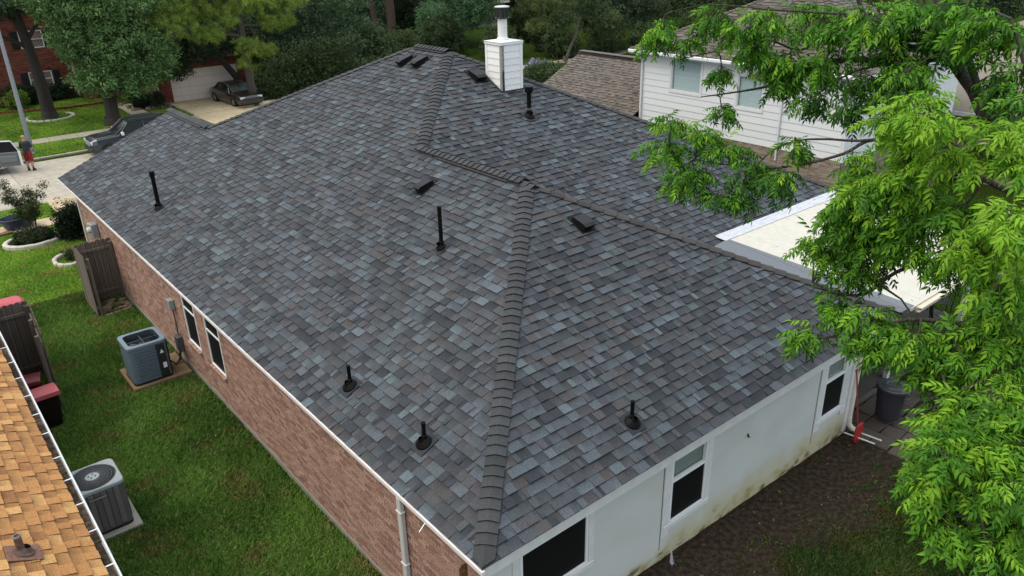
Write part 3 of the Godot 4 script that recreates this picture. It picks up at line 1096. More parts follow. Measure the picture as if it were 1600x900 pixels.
func chimney(house: Node) -> void:
	var ch := Node3D.new()
	ch.name = "chimney"
	house.add_child(ch)
	var lo := Vector3(9.53, 5.7, -11.99)
	var hi := Vector3(10.29, 7.30, -11.26)
	var white := lin(0.84, 0.85, 0.84)
	var k := Builder.new()
	k.abox(lo + Vector3(0.015, 0, 0.015), hi - Vector3(0.015, 0.0, 0.015), lin(0.25, 0.24, 0.22))
	put("chase_core", k, mats["paint"], ch)
	var bh := 0.185
	var y := hi.y - 0.09
	while y > 5.8:
		for side in 4:
			k = Builder.new()
			var y0 := maxf(y - bh + 0.006, 5.8)
			var top := 0.006
			var bot := 0.019
			var a := [lo.x + 0.075, hi.x - 0.075] if side < 2 else [lo.z + 0.075, hi.z - 0.075]
			var col := jit(white, 0.03)
			var at := func(s: float, yy: float, off: float) -> Vector3:
				match side:
					0: return Vector3(s, yy, hi.z - 0.015 + off)
					1: return Vector3(s, yy, lo.z + 0.015 - off)
					2: return Vector3(lo.x + 0.015 - off, yy, s)
				return Vector3(hi.x - 0.015 + off, yy, s)
			var out: Vector3 = [Vector3.BACK, Vector3.FORWARD, Vector3.LEFT, Vector3.RIGHT][side]
			k.quadn(at.call(a[0], y0, bot), at.call(a[1], y0, bot), at.call(a[1], y, top), at.call(a[0], y, top), out, col, col)
			k.quadn(at.call(a[0], y0, 0.0), at.call(a[1], y0, 0.0), at.call(a[1], y0, bot), at.call(a[0], y0, bot), Vector3.DOWN, dim(col, 0.4), dim(col, 0.4))
			put("siding_board", k, mats["weathered paint"], ch)
		y -= bh
	var rot := grain_tex(128, 0.25, 1.0, 131, 40)
	var worn := mk("worn trim", 0.85, rot, 2.2)
	for cx in [lo.x, hi.x]:
		for cz in [lo.z, hi.z]:
			k = Builder.new()
			var sx := 1.0 if cx == lo.x else -1.0
			var sz := 1.0 if cz == lo.z else -1.0
			var bad: bool = cx == lo.x and cz == hi.z
			k.abox(Vector3(cx - 0.012 * sx, 5.75, cz - 0.012 * sz), Vector3(cx + 0.008 * sx, hi.y - 0.08, cz + 0.085 * sz), white if not bad else lin(0.62, 0.60, 0.56), 0.003)
			k.abox(Vector3(cx + 0.009 * sx, 5.75, cz - 0.013 * sz), Vector3(cx + 0.085 * sx, hi.y - 0.08, cz + 0.007 * sz), white if not bad else lin(0.55, 0.50, 0.45), 0.003)
			var o := put("corner_board", k, worn if bad else mats["weathered paint"], ch)
			if bad:
				o.set_meta("label", "weathered peeling corner board of the chimney")
	k = Builder.new()
	k.abox(Vector3(9.535, 5.8, -11.245), Vector3(9.56, 6.5, -11.235), lin(0.05, 0.035, 0.03), 0.003)
	k.bar(Vector3(9.58, 6.55, -11.236), Vector3(9.60, 5.92, -11.236), 0.02, 0.006, lin(0.06, 0.04, 0.03), Vector3.BACK)
	put("rotted_crack", k, mats["wood"], ch)
	k = Builder.new()
	for i in 34:
		var s := rng.randf_range(0.006, 0.022)
		var yy := rng.randf_range(5.95, 7.15)
		if i % 2:
			k.abox(Vector3(10.225 + rng.randf_range(0.0, 0.05), yy, -11.2535), Vector3(10.225 + rng.randf_range(0.05, 0.07), yy + s * 5.0, -11.2505), jit(lin(0.46, 0.44, 0.40), 0.3))
	put("peeling_paint", k, mats["paint"], ch).set_meta("kind", "stuff")
	k = Builder.new()
	k.abox(Vector3(lo.x - 0.03, hi.y - 0.085, lo.z - 0.03), Vector3(hi.x + 0.03, hi.y, hi.z + 0.03), lin(0.72, 0.73, 0.73), 0.01)
	var mid := Vector3((lo.x + hi.x) * 0.5 - 0.03, hi.y, (lo.z + hi.z) * 0.5)
	for i in 4:
		var c: Vector3 = [Vector3(-1, 0, -1), Vector3(1, 0, -1), Vector3(1, 0, 1), Vector3(-1, 0, 1)][i]
		var c2: Vector3 = [Vector3(-1, 0, -1), Vector3(1, 0, -1), Vector3(1, 0, 1), Vector3(-1, 0, 1)][(i + 1) % 4]
		k.trin(Vector3(mid.x, hi.y + 0.05, mid.z), mid + c * 0.40 + Vector3.UP * 0.002, mid + c2 * 0.40 + Vector3.UP * 0.002, Vector3.UP, lin(0.7, 0.71, 0.71), lin(0.7, 0.71, 0.71), lin(0.7, 0.71, 0.71))
	put("chase_top", k, mats["paint"], ch)
	k = Builder.new()
	var t := Transform3D(Basis(), mid)
	k.lathe(t, [Vector2(0.17, 0.02), Vector2(0.165, 0.06), Vector2(0.135, 0.10), Vector2(0.132, 0.60)], 20, lin(0.68, 0.69, 0.68))
	put("flue_pipe", k, mats["paint"], ch)
	k = Builder.new()
	k.lathe(t, [Vector2(0.13, 0.60), Vector2(0.20, 0.605), Vector2(0.205, 0.625), Vector2(0.185, 0.64), Vector2(0.185, 0.87), Vector2(0.205, 0.885), Vector2(0.205, 0.90)], 24, lin(0.05, 0.05, 0.05))
	for i in 10:
		var an := TAU * i / 10.0
		k.bar(mid + Vector3(cos(an) * 0.192, 0.63, sin(an) * 0.192), mid + Vector3(cos(an) * 0.192, 0.88, sin(an) * 0.192), 0.014, 0.01, lin(0.10, 0.10, 0.10))
	put("cap_screen", k, mats["bright metal"], ch)
	k = Builder.new()
	k.lathe(t, [Vector2(0.205, 0.895), Vector2(0.212, 0.90), Vector2(0.212, 0.925), Vector2(0.12, 0.94), Vector2(0.0, 0.945)], 24, lin(0.55, 0.57, 0.57))
	put("cap_lid", k, mats["paint"], ch)
	k = Builder.new()
	k.abox(Vector3(9.50, 5.90, -11.26), Vector3(10.32, 5.965, -11.225), lin(0.015, 0.015, 0.016), 0.004)
	k.box(Transform3D(Basis(Vector3.RIGHT, 0.4645), Vector3(9.505, 6.13, -11.62)), Vector3(0.05, 0.04, 0.82), lin(0.015, 0.015, 0.016), 0.004)
	put("step_flashing", k, mats["metal"], ch)


func patio() -> void:
	var p := thing("patio_cover", "flat white panel patio cover between the grey roof wings", "patio cover")
	var white := lin(0.54, 0.525, 0.455)
	var za := -4.86
	var zb := 0.16
	var top := func(z: float) -> float: return lerpf(2.52, 2.765, (zb - z) / (zb - za))
	var x0 := 11.55
	var pw := 0.62
	for i in 9:
		var k := Builder.new()
		var xa := x0 + pw * i + 0.002
		var xb := x0 + pw * (i + 1) - 0.002
		var ya: float = top.call(za)
		var yb: float = top.call(zb)
		var c := jit(white, 0.012)
		k.quadn(Vector3(xa, ya, za), Vector3(xb, ya, za), Vector3(xb, yb, zb), Vector3(xa, yb, zb), Vector3.UP, c, c)
		k.quadn(Vector3(xa, ya - 0.08, za), Vector3(xb, ya - 0.08, za), Vector3(xb, yb - 0.08, zb), Vector3(xa, yb - 0.08, zb), Vector3.DOWN, c, c)
		k.quadn(Vector3(xa, yb, zb), Vector3(xb, yb, zb), Vector3(xb, yb - 0.08, zb), Vector3(xa, yb - 0.08, zb), Vector3.BACK, c, c)
		k.quadn(Vector3(xa, ya, za), Vector3(xa, yb, zb), Vector3(xa, yb - 0.08, zb), Vector3(xa, ya - 0.08, za), Vector3.LEFT, c, c)
		k.quadn(Vector3(xb, ya, za), Vector3(xb, yb, zb), Vector3(xb, yb - 0.08, zb), Vector3(xb, ya - 0.08, za), Vector3.RIGHT, c, c)
		put("roof_panel", k, mats["paint"], p)
	var k := Builder.new()
	# wrinkled membrane lapped up onto the shingles
	var cols := 46
	var row := []
	for i in cols + 1:
		var x := lerpf(11.46, 17.2, float(i) / cols)
		var r := []
		for j in 6:
			var f := j / 5.0
			var z := lerpf(za - 0.10, za + 0.24, f)
			var y: float = (EAVE + SLOPE * (-4.106 - z)) + 0.035 if z < za else float(top.call(z)) + 0.012
			if z >= za and j < 5: y += 0.014 * absf(sin(i * 1.7 + j * 2.1) * sin(i * 0.63))
			r.append(Vector3(x, y, z))
		if row:
			for j in 5:
				k.quadn(row[j], r[j], r[j + 1], row[j + 1], Vector3.UP, jit(lin(0.49, 0.51, 0.55), 0.10), jit(lin(0.44, 0.465, 0.50), 0.14))
		row = r
	put("membrane_strip", k, mats["clean paint"], p)
	k = Builder.new()
	var ya: float = top.call(za + 0.3)
	var yb: float = top.call(zb - 0.02)
	var g := lin(0.135, 0.15, 0.175)
	k.quadn(Vector3(11.50, ya + 0.016, za + 0.2), Vector3(11.62, ya + 0.012, za + 0.2), Vector3(11.74, yb + 0.012, zb - 0.02), Vector3(11.45, yb + 0.018, zb - 0.02), Vector3.UP, g, g)
	k.quadn(Vector3(11.50, ya + 0.016, za + 0.2), Vector3(11.50, ya - 0.05, za + 0.2), Vector3(11.45, yb - 0.05, zb - 0.02), Vector3(11.45, yb + 0.018, zb - 0.02), Vector3.LEFT, g, g)
	k.quadn(Vector3(11.62, ya + 0.012, za + 0.2), Vector3(11.62, ya + 0.003, za + 0.2), Vector3(11.74, yb + 0.003, zb - 0.02), Vector3(11.74, yb + 0.012, zb - 0.02), Vector3.RIGHT, g, g)
	k.quadn(Vector3(11.45, yb + 0.018, zb - 0.02), Vector3(11.74, yb + 0.012, zb - 0.02), Vector3(11.74, yb - 0.10, zb - 0.02), Vector3(11.45, yb - 0.10, zb - 0.02), Vector3.BACK, g, g)
	k.quadn(Vector3(11.50, ya + 0.014, za + 0.2), Vector3(11.45, yb + 0.016, zb - 0.02), Vector3(11.30, 2.475, zb - 0.10), Vector3(10.90, 2.70, za + 0.2), Vector3.UP, g, g)
	put("roll_flashing", k, mats["plastic"], p)
	k = Builder.new()
	k.abox(Vector3(11.78, 2.36, 0.165), Vector3(17.2, 2.50, 0.20), lin(0.50, 0.45, 0.34), 0.006)
	k.abox(Vector3(11.78, 2.475, 0.2), Vector3(17.2, 2.51, 0.30), lin(0.62, 0.56, 0.42), 0.008)
	k.abox(Vector3(11.78, 2.38, 0.201), Vector3(17.2, 2.42, 0.26), lin(0.58, 0.52, 0.40), 0.008)
	put("edge_gutter", k, mats["paint"], p)
	for x in [12.74, 15.0, 17.1]:
		k = Builder.new()
		var z := -0.56 if x < 13.0 else 0.0
		k.abox(Vector3(x - 0.06, -0.2, z - 0.06), Vector3(x + 0.06, 2.42, z + 0.06), lin(0.62, 0.63, 0.60), 0.01)
		put("post", k, mats["paint"], p)
	var lf := Builder.new()
	for i in 110:
		var x := rng.randf_range(11.8, 17.0)
		var z := zb - 0.1 - 4.6 * pow(rng.randf(), 1.4)
		var y: float = top.call(z) + 0.006
		var an := rng.randf() * TAU
		var s := rng.randf_range(0.012, 0.035)
		var dv := Vector3(cos(an), 0, sin(an)) * s
		var sv := Vector3(-sin(an), 0.1, cos(an)) * s * 0.35
		var lc := jit(lin(0.20, 0.16, 0.08) if rng.randf() < 0.7 else lin(0.12, 0.2, 0.05), 0.3)
		lf.quadn(Vector3(x, y, z) - dv, Vector3(x, y, z) + sv, Vector3(x, y, z) + dv, Vector3(x, y, z) - sv, Vector3.UP, lc, lc)
	var lo := put("fallen_leaves", lf, mats["far leaf"])
	tag(lo, "small dry leaves fallen on the white patio cover", "leaves")
	lo.set_meta("kind", "stuff")
	# floor, pavers
	k = Builder.new()
	k.abox(Vector3(9.97, -0.3, -4.38), Vector3(17.4, 0.015, -0.45), lin(0.11, 0.10, 0.09), 0.02)
	struct("patio_slab", k, mats["concrete"])
	var path := Node3D.new()
	path.name = "stone_path"
	add_child(path)
	path.set_meta("kind", "structure")
	for i in 6:
		for j in 4:
			var s := Builder.new()
			var x := 10.25 + i * 0.52 + rng.randf_range(-0.03, 0.03)
			var z := -0.2 + j * 0.42 + rng.randf_range(-0.03, 0.03)
			if x + z * 1.4 > 13.9 or rng.randf() < 0.08:
				continue
			s.box(Transform3D(Basis(Vector3.UP, rng.randf_range(-0.1, 0.1)) * Basis(Vector3.RIGHT, rng.randf_range(-0.03, 0.03)), Vector3(x, ground_y(x, z) + 0.035, z)), Vector3(0.49, 0.05, 0.39), jit(lin(0.085, 0.068, 0.055), 0.25), 0.014)
			put("paver", s, mats["stone"], path)
	# what stands under and beside the roof
	var bin := thing("rubbish_bin", "round grey plastic rubbish bin with lid near the red shovel", "bin", Vector3(11.12, 0.05, 0.30))
	var t := Transform3D()
	k = Builder.new()
	var dark := lin(0.028, 0.030, 0.036)
	k.lathe(t, [Vector2(0.0, 0.0), Vector2(0.24, 0.0), Vector2(0.255, 0.03), Vector2(0.31, 0.70), Vector2(0.33, 0.70), Vector2(0.335, 0.73)], 28, dark)
	put("body", k, mats["plastic"], bin)
	k = Builder.new()
	k.lathe(Transform3D(Basis(Vector3.BACK, -0.05), Vector3(0, 0.0, 0)), [Vector2(0.34, 0.70), Vector2(0.355, 0.71), Vector2(0.355, 0.75), Vector2(0.33, 0.765), Vector2(0.24, 0.775), Vector2(0.22, 0.79), Vector2(0.15, 0.80), Vector2(0.13, 0.79), Vector2(0.0, 0.79)], 28, dim(dark, 1.35))
	put("lid", k, mats["plastic"], bin)
	for s in [-1.0, 1.0]:
		k = Builder.new()
		k.tube([Vector3(-0.1, 0.62, 0.31 * s), Vector3(-0.09, 0.60, 0.37 * s), Vector3(0.09, 0.60, 0.37 * s), Vector3(0.1, 0.62, 0.31 * s)], [0.014, 0.014, 0.014, 0.014], 8, dark)
		put("handle", k, mats["plastic"], bin)
	var sh := thing("shovel", "red shovel leaning against the white corner downspout", "shovel", Vector3(9.78, 0.0, 0.30))
	var red := lin(0.42, 0.022, 0.018)
	k = Builder.new()
	k.tube([Vector3(0.0, 0.28, 0.0), Vector3(-0.05, 1.62, -0.22)], [0.017, 0.016], 8, lin(0.30, 0.03, 0.02))
	put("shaft", k, mats["plastic"], sh)
	k = Builder.new()
	k.box(Transform3D(Basis(Vector3.RIGHT, -0.16), Vector3(-0.052, 1.66, -0.225)), Vector3(0.11, 0.06, 0.03), lin(0.25, 0.02, 0.015), 0.012)
	put("grip", k, mats["plastic"], sh)
	k = Builder.new()
	var prof := [[0.04, 0.45], [0.16, 0.40], [0.18, 0.16], [0.13, 0.03], [0.0, -0.05]]
	for i in prof.size() - 1:
		for s in [-1.0, 1.0]:
			var p0: Array = prof[i]
			var p1: Array = prof[i + 1]
			for off in [0.0, -0.008]:
				k.quadn(Vector3(0, p0[1], 0.03 + off), Vector3(p0[0] * s, p0[1], 0.0 + off + 0.02), Vector3(p1[0] * s, p1[1], 0.02 + off + 0.02), Vector3(0, p1[1], 0.05 + off), Vector3(0, 0, 1.0 if off == 0.0 else -1.0), red, red)
	put("blade", k, mats["metal"], sh)
	for i in 2:
		var pv := Builder.new()
		var o := Vector3(9.72 + 0.22 * i, 0.10, 0.05 + 0.04 * i)
		pv.tube([o, o + Vector3(0.14, -0.03, 0.62)], [0.017, 0.017], 8, lin(0.62, 0.62, 0.58))
		tag(put("drain_pipe", pv, mats["plastic"]), ["white plastic pipe on the soil nearest the wall corner", "white plastic pipe on the soil beside the pavers"][i], "pipe", "white pipes at the shovel")
	var gr := thing("covered_grill", "black covered barbecue under the shaded porch edge", "grill", Vector3(11.3, 0.015, -0.95))
	k = Builder.new()
	k.lathe(t, [Vector2(0.30, 0.0), Vector2(0.33, 0.3), Vector2(0.32, 0.75), Vector2(0.26, 0.95), Vector2(0.14, 1.05), Vector2(0.0, 1.07)], 20, lin(0.008, 0.008, 0.009))
	put("cover", k, mats["rubber"], gr)
	var cl := thing("folded_chair", "pale grey folded garden chair leaning inside the dark porch", "chair", Vector3(10.45, 0.015, -0.75), 0.5)
	for s in [-1.0, 1.0]:
		k = Builder.new()
		k.tube([Vector3(0.22 * s, 0, 0.1), Vector3(0.22 * s, 0.95, -0.12)], [0.014, 0.014], 8, lin(0.3, 0.3, 0.3))
		put("leg", k, mats["bright metal"], cl)
	for i in 5:
		k = Builder.new()
		k.box(Transform3D(Basis(Vector3.RIGHT, -0.23), Vector3(0, 0.3 + i * 0.14, 0.03 - i * 0.033)), Vector3(0.42, 0.10, 0.012), lin(0.34, 0.36, 0.36), 0.004)
		put("seat_strap", k, mats["cloth"], cl)
	for i in 2:
		var c := thing("patio_chair", ["black wrought iron patio chair beyond the cover's corner", "black wrought iron patio chair further along the patio edge"][i], "chair", Vector3(15.9 + i * 1.15, 0.03, -0.75 - i * 0.5), 0.6 + i * 1.6, "black patio chairs")
		var iron := lin(0.012, 0.012, 0.013)
		for sx in [-1.0, 1.0]:
			for sz in [-1.0, 1.0]:
				k = Builder.new()
				k.tube([Vector3(0.24 * sx, 0, 0.25 * sz), Vector3(0.22 * sx, 0.44, 0.22 * sz)], [0.013, 0.013], 7, iron)
				put("leg", k, mats["metal"], c)
			k = Builder.new()
			k.tube([Vector3(0.24 * sx, 0.44, 0.2), Vector3(0.27 * sx, 0.62, 0.18), Vector3(0.27 * sx, 0.65, -0.15), Vector3(0.23 * sx, 0.66, -0.22)], [0.012, 0.012, 0.012, 0.012], 7, iron)
			put("arm", k, mats["metal"], c)
		k = Builder.new()
		for q in 8:
			k.bar(Vector3(-0.23, 0.445, -0.21 + q * 0.06), Vector3(0.23, 0.445, -0.21 + q * 0.06), 0.03, 0.008, iron)
		put("seat", k, mats["metal"], c)
		k = Builder.new()
		k.tube([Vector3(-0.23, 0.44, -0.23), Vector3(-0.22, 0.85, -0.30), Vector3(0, 0.93, -0.31), Vector3(0.22, 0.85, -0.30), Vector3(0.23, 0.44, -0.23)], [0.013, 0.013, 0.013, 0.013, 0.013], 7, iron)
		for q in 6:
			k.bar(Vector3(-0.17 + q * 0.068, 0.46, -0.235), Vector3(-0.17 + q * 0.068, 0.87, -0.30), 0.012, 0.01, iron)
		put("backrest", k, mats["metal"], c)
	var fl := thing("flower_stalk", "pale lilac flower spike on the soil below the white wall", "flower", Vector3(3.82, ground_y(3.82, 0.22) - 0.08, 0.22))
	k = Builder.new()
	k.tube([Vector3.ZERO, Vector3(0.01, 0.3, 0.0), Vector3(-0.02, 0.5, -0.02)], [0.006, 0.005, 0.003], 6, lin(0.08, 0.16, 0.04))
	put("stem", k, mats["leaf"], fl)
	k = Builder.new()
	for i in 70:
		var f := i / 70.0
		var an := i * 2.4
		var o := Vector3(-0.02 * f, 0.22 + 0.32 * f, -0.02 * f)
		var d := Vector3(cos(an), 0.3, sin(an)) * lerpf(0.05, 0.008, f)
		var q := d.cross(Vector3.UP).normalized() * 0.013
		k.trin(o - q, o + q, o + d, Vector3.UP, lin(0.55, 0.45, 0.75), lin(0.55, 0.45, 0.75), lin(0.8, 0.75, 0.9))
	put("blossom", k, mats["leaf"], fl)
	var pk := thing("fence_picket", "short orange-brown cedar picket with a knot at the brick corner", "picket", Vector3(-0.09, -0.2, -0.33))
	k = Builder.new()
	var pc := lin(0.20, 0.085, 0.028)
	var po := [Vector2(-0.065, 0), Vector2(0.065, 0), Vector2(0.065, 2.41), Vector2(0.035, 2.45), Vector2(-0.035, 2.45), Vector2(-0.065, 2.41)]
	for s in [-1.0, 1.0]:
		for i in range(1, 5):
			k.trin(Vector3(po[0].x, po[0].y, 0.009 * s), Vector3(po[i].x, po[i].y, 0.009 * s), Vector3(po[i + 1].x, po[i + 1].y, 0.009 * s), Vector3(0, 0, s), pc, pc, pc)
	for i in 6:
		var j := (i + 1) % 6
		k.quadn(Vector3(po[i].x, po[i].y, -0.009), Vector3(po[j].x, po[j].y, -0.009), Vector3(po[j].x, po[j].y, 0.009), Vector3(po[i].x, po[i].y, 0.009), Vector3(po[i].x + po[j].x, po[i].y + po[j].y - 2.4, 0), pc, pc)
	put("board", k, mats["wood"], pk)
	k = Builder.new()
	k.lathe(Transform3D(Basis(Vector3.RIGHT, PI / 2), Vector3(0.0, 2.33, 0.0)), [Vector2(0.024, 0.0095), Vector2(0.02, 0.012), Vector2(0.0, 0.012)], 12, lin(0.42, 0.17, 0.03))
	put("knot", k, mats["wood"], pk)


func in_frame(p: Vector3) -> bool:
	var d := p - EYE
	var w := d.dot(LOOK)
	return w > 0.1 and absf(d.dot(SIDE) / w) < 0.66 and absf(d.dot(ABOVE) / w) < 0.375


func rounded(w: float, d: float, r: float, per := 6) -> PackedVector2Array:
	# by angle, so that any two outlines match point for point
	var o := PackedVector2Array()
	var n := per * 8
	for i in n:
		var dir := Vector2.from_angle(TAU * i / n)
		var lo := 0.0
		var hi := w + d
		for k in 24:
			var m := (lo + hi) * 0.5
			var q := (dir * m).abs() - Vector2(w * 0.5 - r, d * 0.5 - r)
			var s := Vector2(maxf(q.x, 0.0), maxf(q.y, 0.0)).length() + minf(maxf(q.x, q.y), 0.0) - r
			if s < 0.0: lo = m
			else: hi = m
		o.append(dir * lo)
	return o


func air_unit(called: String, label: String, at: Vector3, w: float, d: float, h: float, style: int) -> void:
	var ac := thing(called, label, "air conditioner", at, 0.0, "air conditioning units in the side yard")
	var body := lin(0.13, 0.175, 0.215) if style == 0 else lin(0.10, 0.095, 0.092)
	var lid := lin(0.15, 0.205, 0.25) if style == 0 else lin(0.33, 0.37, 0.37)
	var t := Transform3D()
	var o := rounded(w, d, 0.10)
	var ins := rounded(w - 0.04, d - 0.04, 0.085)
	var b := Builder.new()
	b.prism(t, rounded(w - 0.02, d - 0.02, 0.09), 0.0, 0.06, lin(0.02, 0.02, 0.022))
	put("base_pan", b, mats["metal"], ac)
	b = Builder.new()
	b.prism(t, ins, 0.05, h - 0.06, body, false)
	put("cabinet", b, mats["plastic"], ac)
	# louvre ribs on all four sides
	var ribs := 15 if style == 0 else 6
	for side in 4:
		var sw := w if side % 2 == 0 else d
		var off := (d if side % 2 == 0 else w) * 0.5 - 0.02
		var rot := Transform3D(Basis(Vector3.UP, PI * 0.5 * side), Vector3.ZERO)
		if style == 0 and side == 3:
			b = Builder.new()
			b.box(rot * Transform3D(Basis(), Vector3(-sw * 0.22, h * 0.80, off + 0.002)), Vector3(0.14, 0.035, 0.01), lin(0.015, 0.016, 0.018), 0.003)
			put("air_slot", b, mats["plastic"], ac)
			continue
		for i in ribs:
			if style == 0 and side == 0 and i >= ribs - 3:
				continue
			var x := lerpf(-sw * 0.5 + 0.12, sw * 0.5 - 0.12, (i + 0.5) / ribs)
			b = Builder.new()
			var rw := (sw - 0.24) / ribs * (0.55 if style == 0 else 0.84)
			var col := jit(dim(body, 1.1 if style == 0 else (1.5 if i % 2 else 1.15)), 0.05)
			b.box(rot * Transform3D(Basis(), Vector3(x, h * 0.5, off + 0.006)), Vector3(rw, h - 0.20, 0.022), col, 0.008)
			if style == 0:
				for j in 9:
					b.box(rot * Transform3D(Basis(Vector3.RIGHT, 0.5), Vector3(x, 0.14 + (h - 0.28) * (j + 0.5) / 9.0, off + 0.018)), Vector3(rw * 1.25, 0.05, 0.006), col)
			put("louvre", b, mats["plastic"], ac)
	# top frame with its opening
	var hole := rounded(w - 0.20, d - 0.20, 0.14)
	if style == 1:
		hole = PackedVector2Array()
		for p in o:
			hole.append(p.normalized() * (minf(w, d) * 0.5 - 0.045))
	b = Builder.new()
	var mid := PackedVector2Array()
	for p in o:
		mid.append(p * 0.975)
	b.prism(t, o, h - 0.07, h - 0.015, lid, false)
	b.rim(t, o, mid, h - 0.015, h, lid)
	b.rim(t, mid, hole, h, h - 0.004, lid)
	for i in hole.size():
		var p := hole[i]
		var q := hole[(i + 1) % hole.size()]
		b.quadn(Vector3(p.x, h - 0.004, p.y), Vector3(q.x, h - 0.004, q.y), Vector3(q.x, h - 0.16, q.y), Vector3(p.x, h - 0.16, p.y), Vector3(-p.x, 0, -p.y), dim(lid, 0.4), dim(lid, 0.3))
	put("top_frame", b, mats["plastic"], ac)
	b = Builder.new()
	b.prism(t, hole, h - 0.5, h - 0.42, lin(0.008, 0.008, 0.009))
	put("dark_floor", b, mats["rubber"], ac)
	for i in 4:
		b = Builder.new()
		var an := TAU * i / 4.0 + 0.5
		var r := minf(w, d) * 0.36
		var c := Vector3(cos(an), 0, sin(an))
		var s := Vector3(-sin(an), 0, cos(an))
		var y := h - 0.25
		b.quadn(c * 0.07 + s * 0.05 + Vector3.UP * (y + 0.03), c * 0.07 - s * 0.05 + Vector3.UP * (y - 0.03), c * r - s * 0.15 + Vector3.UP * (y - 0.05), c * r + s * 0.12 + Vector3.UP * (y + 0.05), Vector3.UP, lin(0.025, 0.027, 0.03), lin(0.035, 0.037, 0.04))
		put("fan_blade", b, mats["metal"], ac)
	b = Builder.new()
	b.lathe(t, [Vector2(0.09, h - 0.30), Vector2(0.09, h - 0.16), Vector2(0.06, h - 0.14), Vector2(0, h - 0.135)], 16, lin(0.05, 0.05, 0.052))
	put("motor", b, mats["metal"], ac)
	if style == 0:
		b = Builder.new()
		for i in 9:
			var x := lerpf(-w * 0.36, w * 0.36, i / 8.0)
			b.tube([Vector3(x, h - 0.02, -d * 0.41), Vector3(x, h - 0.10, -d * 0.3), Vector3(x, h - 0.02, -d * 0.41)], [0.005, 0.005, 0.005], 5, lin(0.03, 0.03, 0.035))
		b.bar(Vector3(-w * 0.40, h - 0.06, 0), Vector3(w * 0.40, h - 0.06, 0), 0.03, 0.012, lin(0.03, 0.032, 0.036))
		b.bar(Vector3(0, h - 0.065, -d * 0.40), Vector3(0, h - 0.065, d * 0.40), 0.03, 0.012, lin(0.03, 0.032, 0.036))
		put("fan_guard", b, mats["metal"], ac)
		b = Builder.new()
		b.box(Transform3D(Basis(Vector3.UP, 0.2), Vector3(-w * 0.2, h - 0.10, d * 0.27)), Vector3(0.26, 0.006, 0.13), lin(0.40, 0.42, 0.45), 0.002)
		put("dropped_panel", b, mats["metal"], ac)
		b = Builder.new()
		b.abox(Vector3(w * 0.5 - 0.30, 0.07, d * 0.5 - 0.017), Vector3(w * 0.5 - 0.09, h - 0.08, d * 0.5 + 0.012), lin(0.018, 0.022, 0.026), 0.012)
		b.abox(Vector3(w * 0.5 - 0.018, 0.07, -d * 0.2), Vector3(w * 0.5 + 0.006, h - 0.08, d * 0.5 - 0.09), lin(0.018, 0.022, 0.026), 0.012)
		put("service_panel", b, mats["plastic"], ac)
		b = Builder.new()
		b.abox(Vector3(w * 0.5 - 0.21, 0.30, d * 0.5 + 0.012), Vector3(w * 0.5 - 0.12, 0.45, d * 0.5 + 0.015), lin(0.7, 0.7, 0.68))
		put("label_plate", b, mats["clean paint"], ac)
		b = Builder.new()
		b.trin(Vector3(w * 0.5 - 0.23, 0.72, d * 0.5 + 0.014), Vector3(w * 0.5 - 0.13, 0.72, d * 0.5 + 0.014), Vector3(w * 0.5 - 0.18, 0.83, d * 0.5 + 0.014), Vector3.BACK, lin(0.7, 0.7, 0.7), lin(0.7, 0.7, 0.7), lin(0.7, 0.7, 0.7))
		put("warning_label", b, mats["clean paint"], ac)
	else:
		b = Builder.new()
		var rr := minf(w, d) * 0.5 - 0.06
		for i in 72:
			var an := TAU * i / 72.0
			var c := Vector3(cos(an), 0, sin(an))
			b.bar(c * 0.11 + Vector3.UP * (h + 0.015), c * rr + Vector3.UP * (h - 0.012), 0.006, 0.006, lin(0.13, 0.14, 0.14))
		for k in 5:
			var ring := []
			var rad := []
			for i in 33:
				var an := TAU * i / 32.0
				ring.append(Vector3(cos(an), 0, sin(an)) * lerpf(0.16, rr, k / 4.0) + Vector3.UP * (h + 0.006 - 0.004 * k))
				rad.append(0.005)
			b.tube(ring, rad, 5, lin(0.13, 0.14, 0.14), false)
		put("fan_guard", b, mats["metal"], ac)
		b = Builder.new()
		b.lathe(t, [Vector2(0.125, h - 0.02), Vector2(0.125, h + 0.016), Vector2(0.115, h + 0.022), Vector2(0, h + 0.024)], 24, lin(0.42, 0.46, 0.46))
		for i in 4:
			var an := TAU * i / 4.0 + 0.4
			b.lathe(Transform3D(Basis(), Vector3(cos(an) * 0.06, h + 0.024, sin(an) * 0.06)), [Vector2(0.014, 0), Vector2(0.012, 0.01), Vector2(0, 0.01)], 8, lin(0.01, 0.01, 0.01))
		put("hub_plate", b, mats["plastic"], ac)
		b = Builder.new()
		b.bar(Vector3(-0.21, h - 0.185, d * 0.5 + 0.03), Vector3(0.09, h - 0.185, d * 0.5 + 0.03), 0.016, 0.03, lin(0.24, 0.18, 0.15), Vector3.UP, 0.005)
		put("handle", b, mats["plastic"], ac)


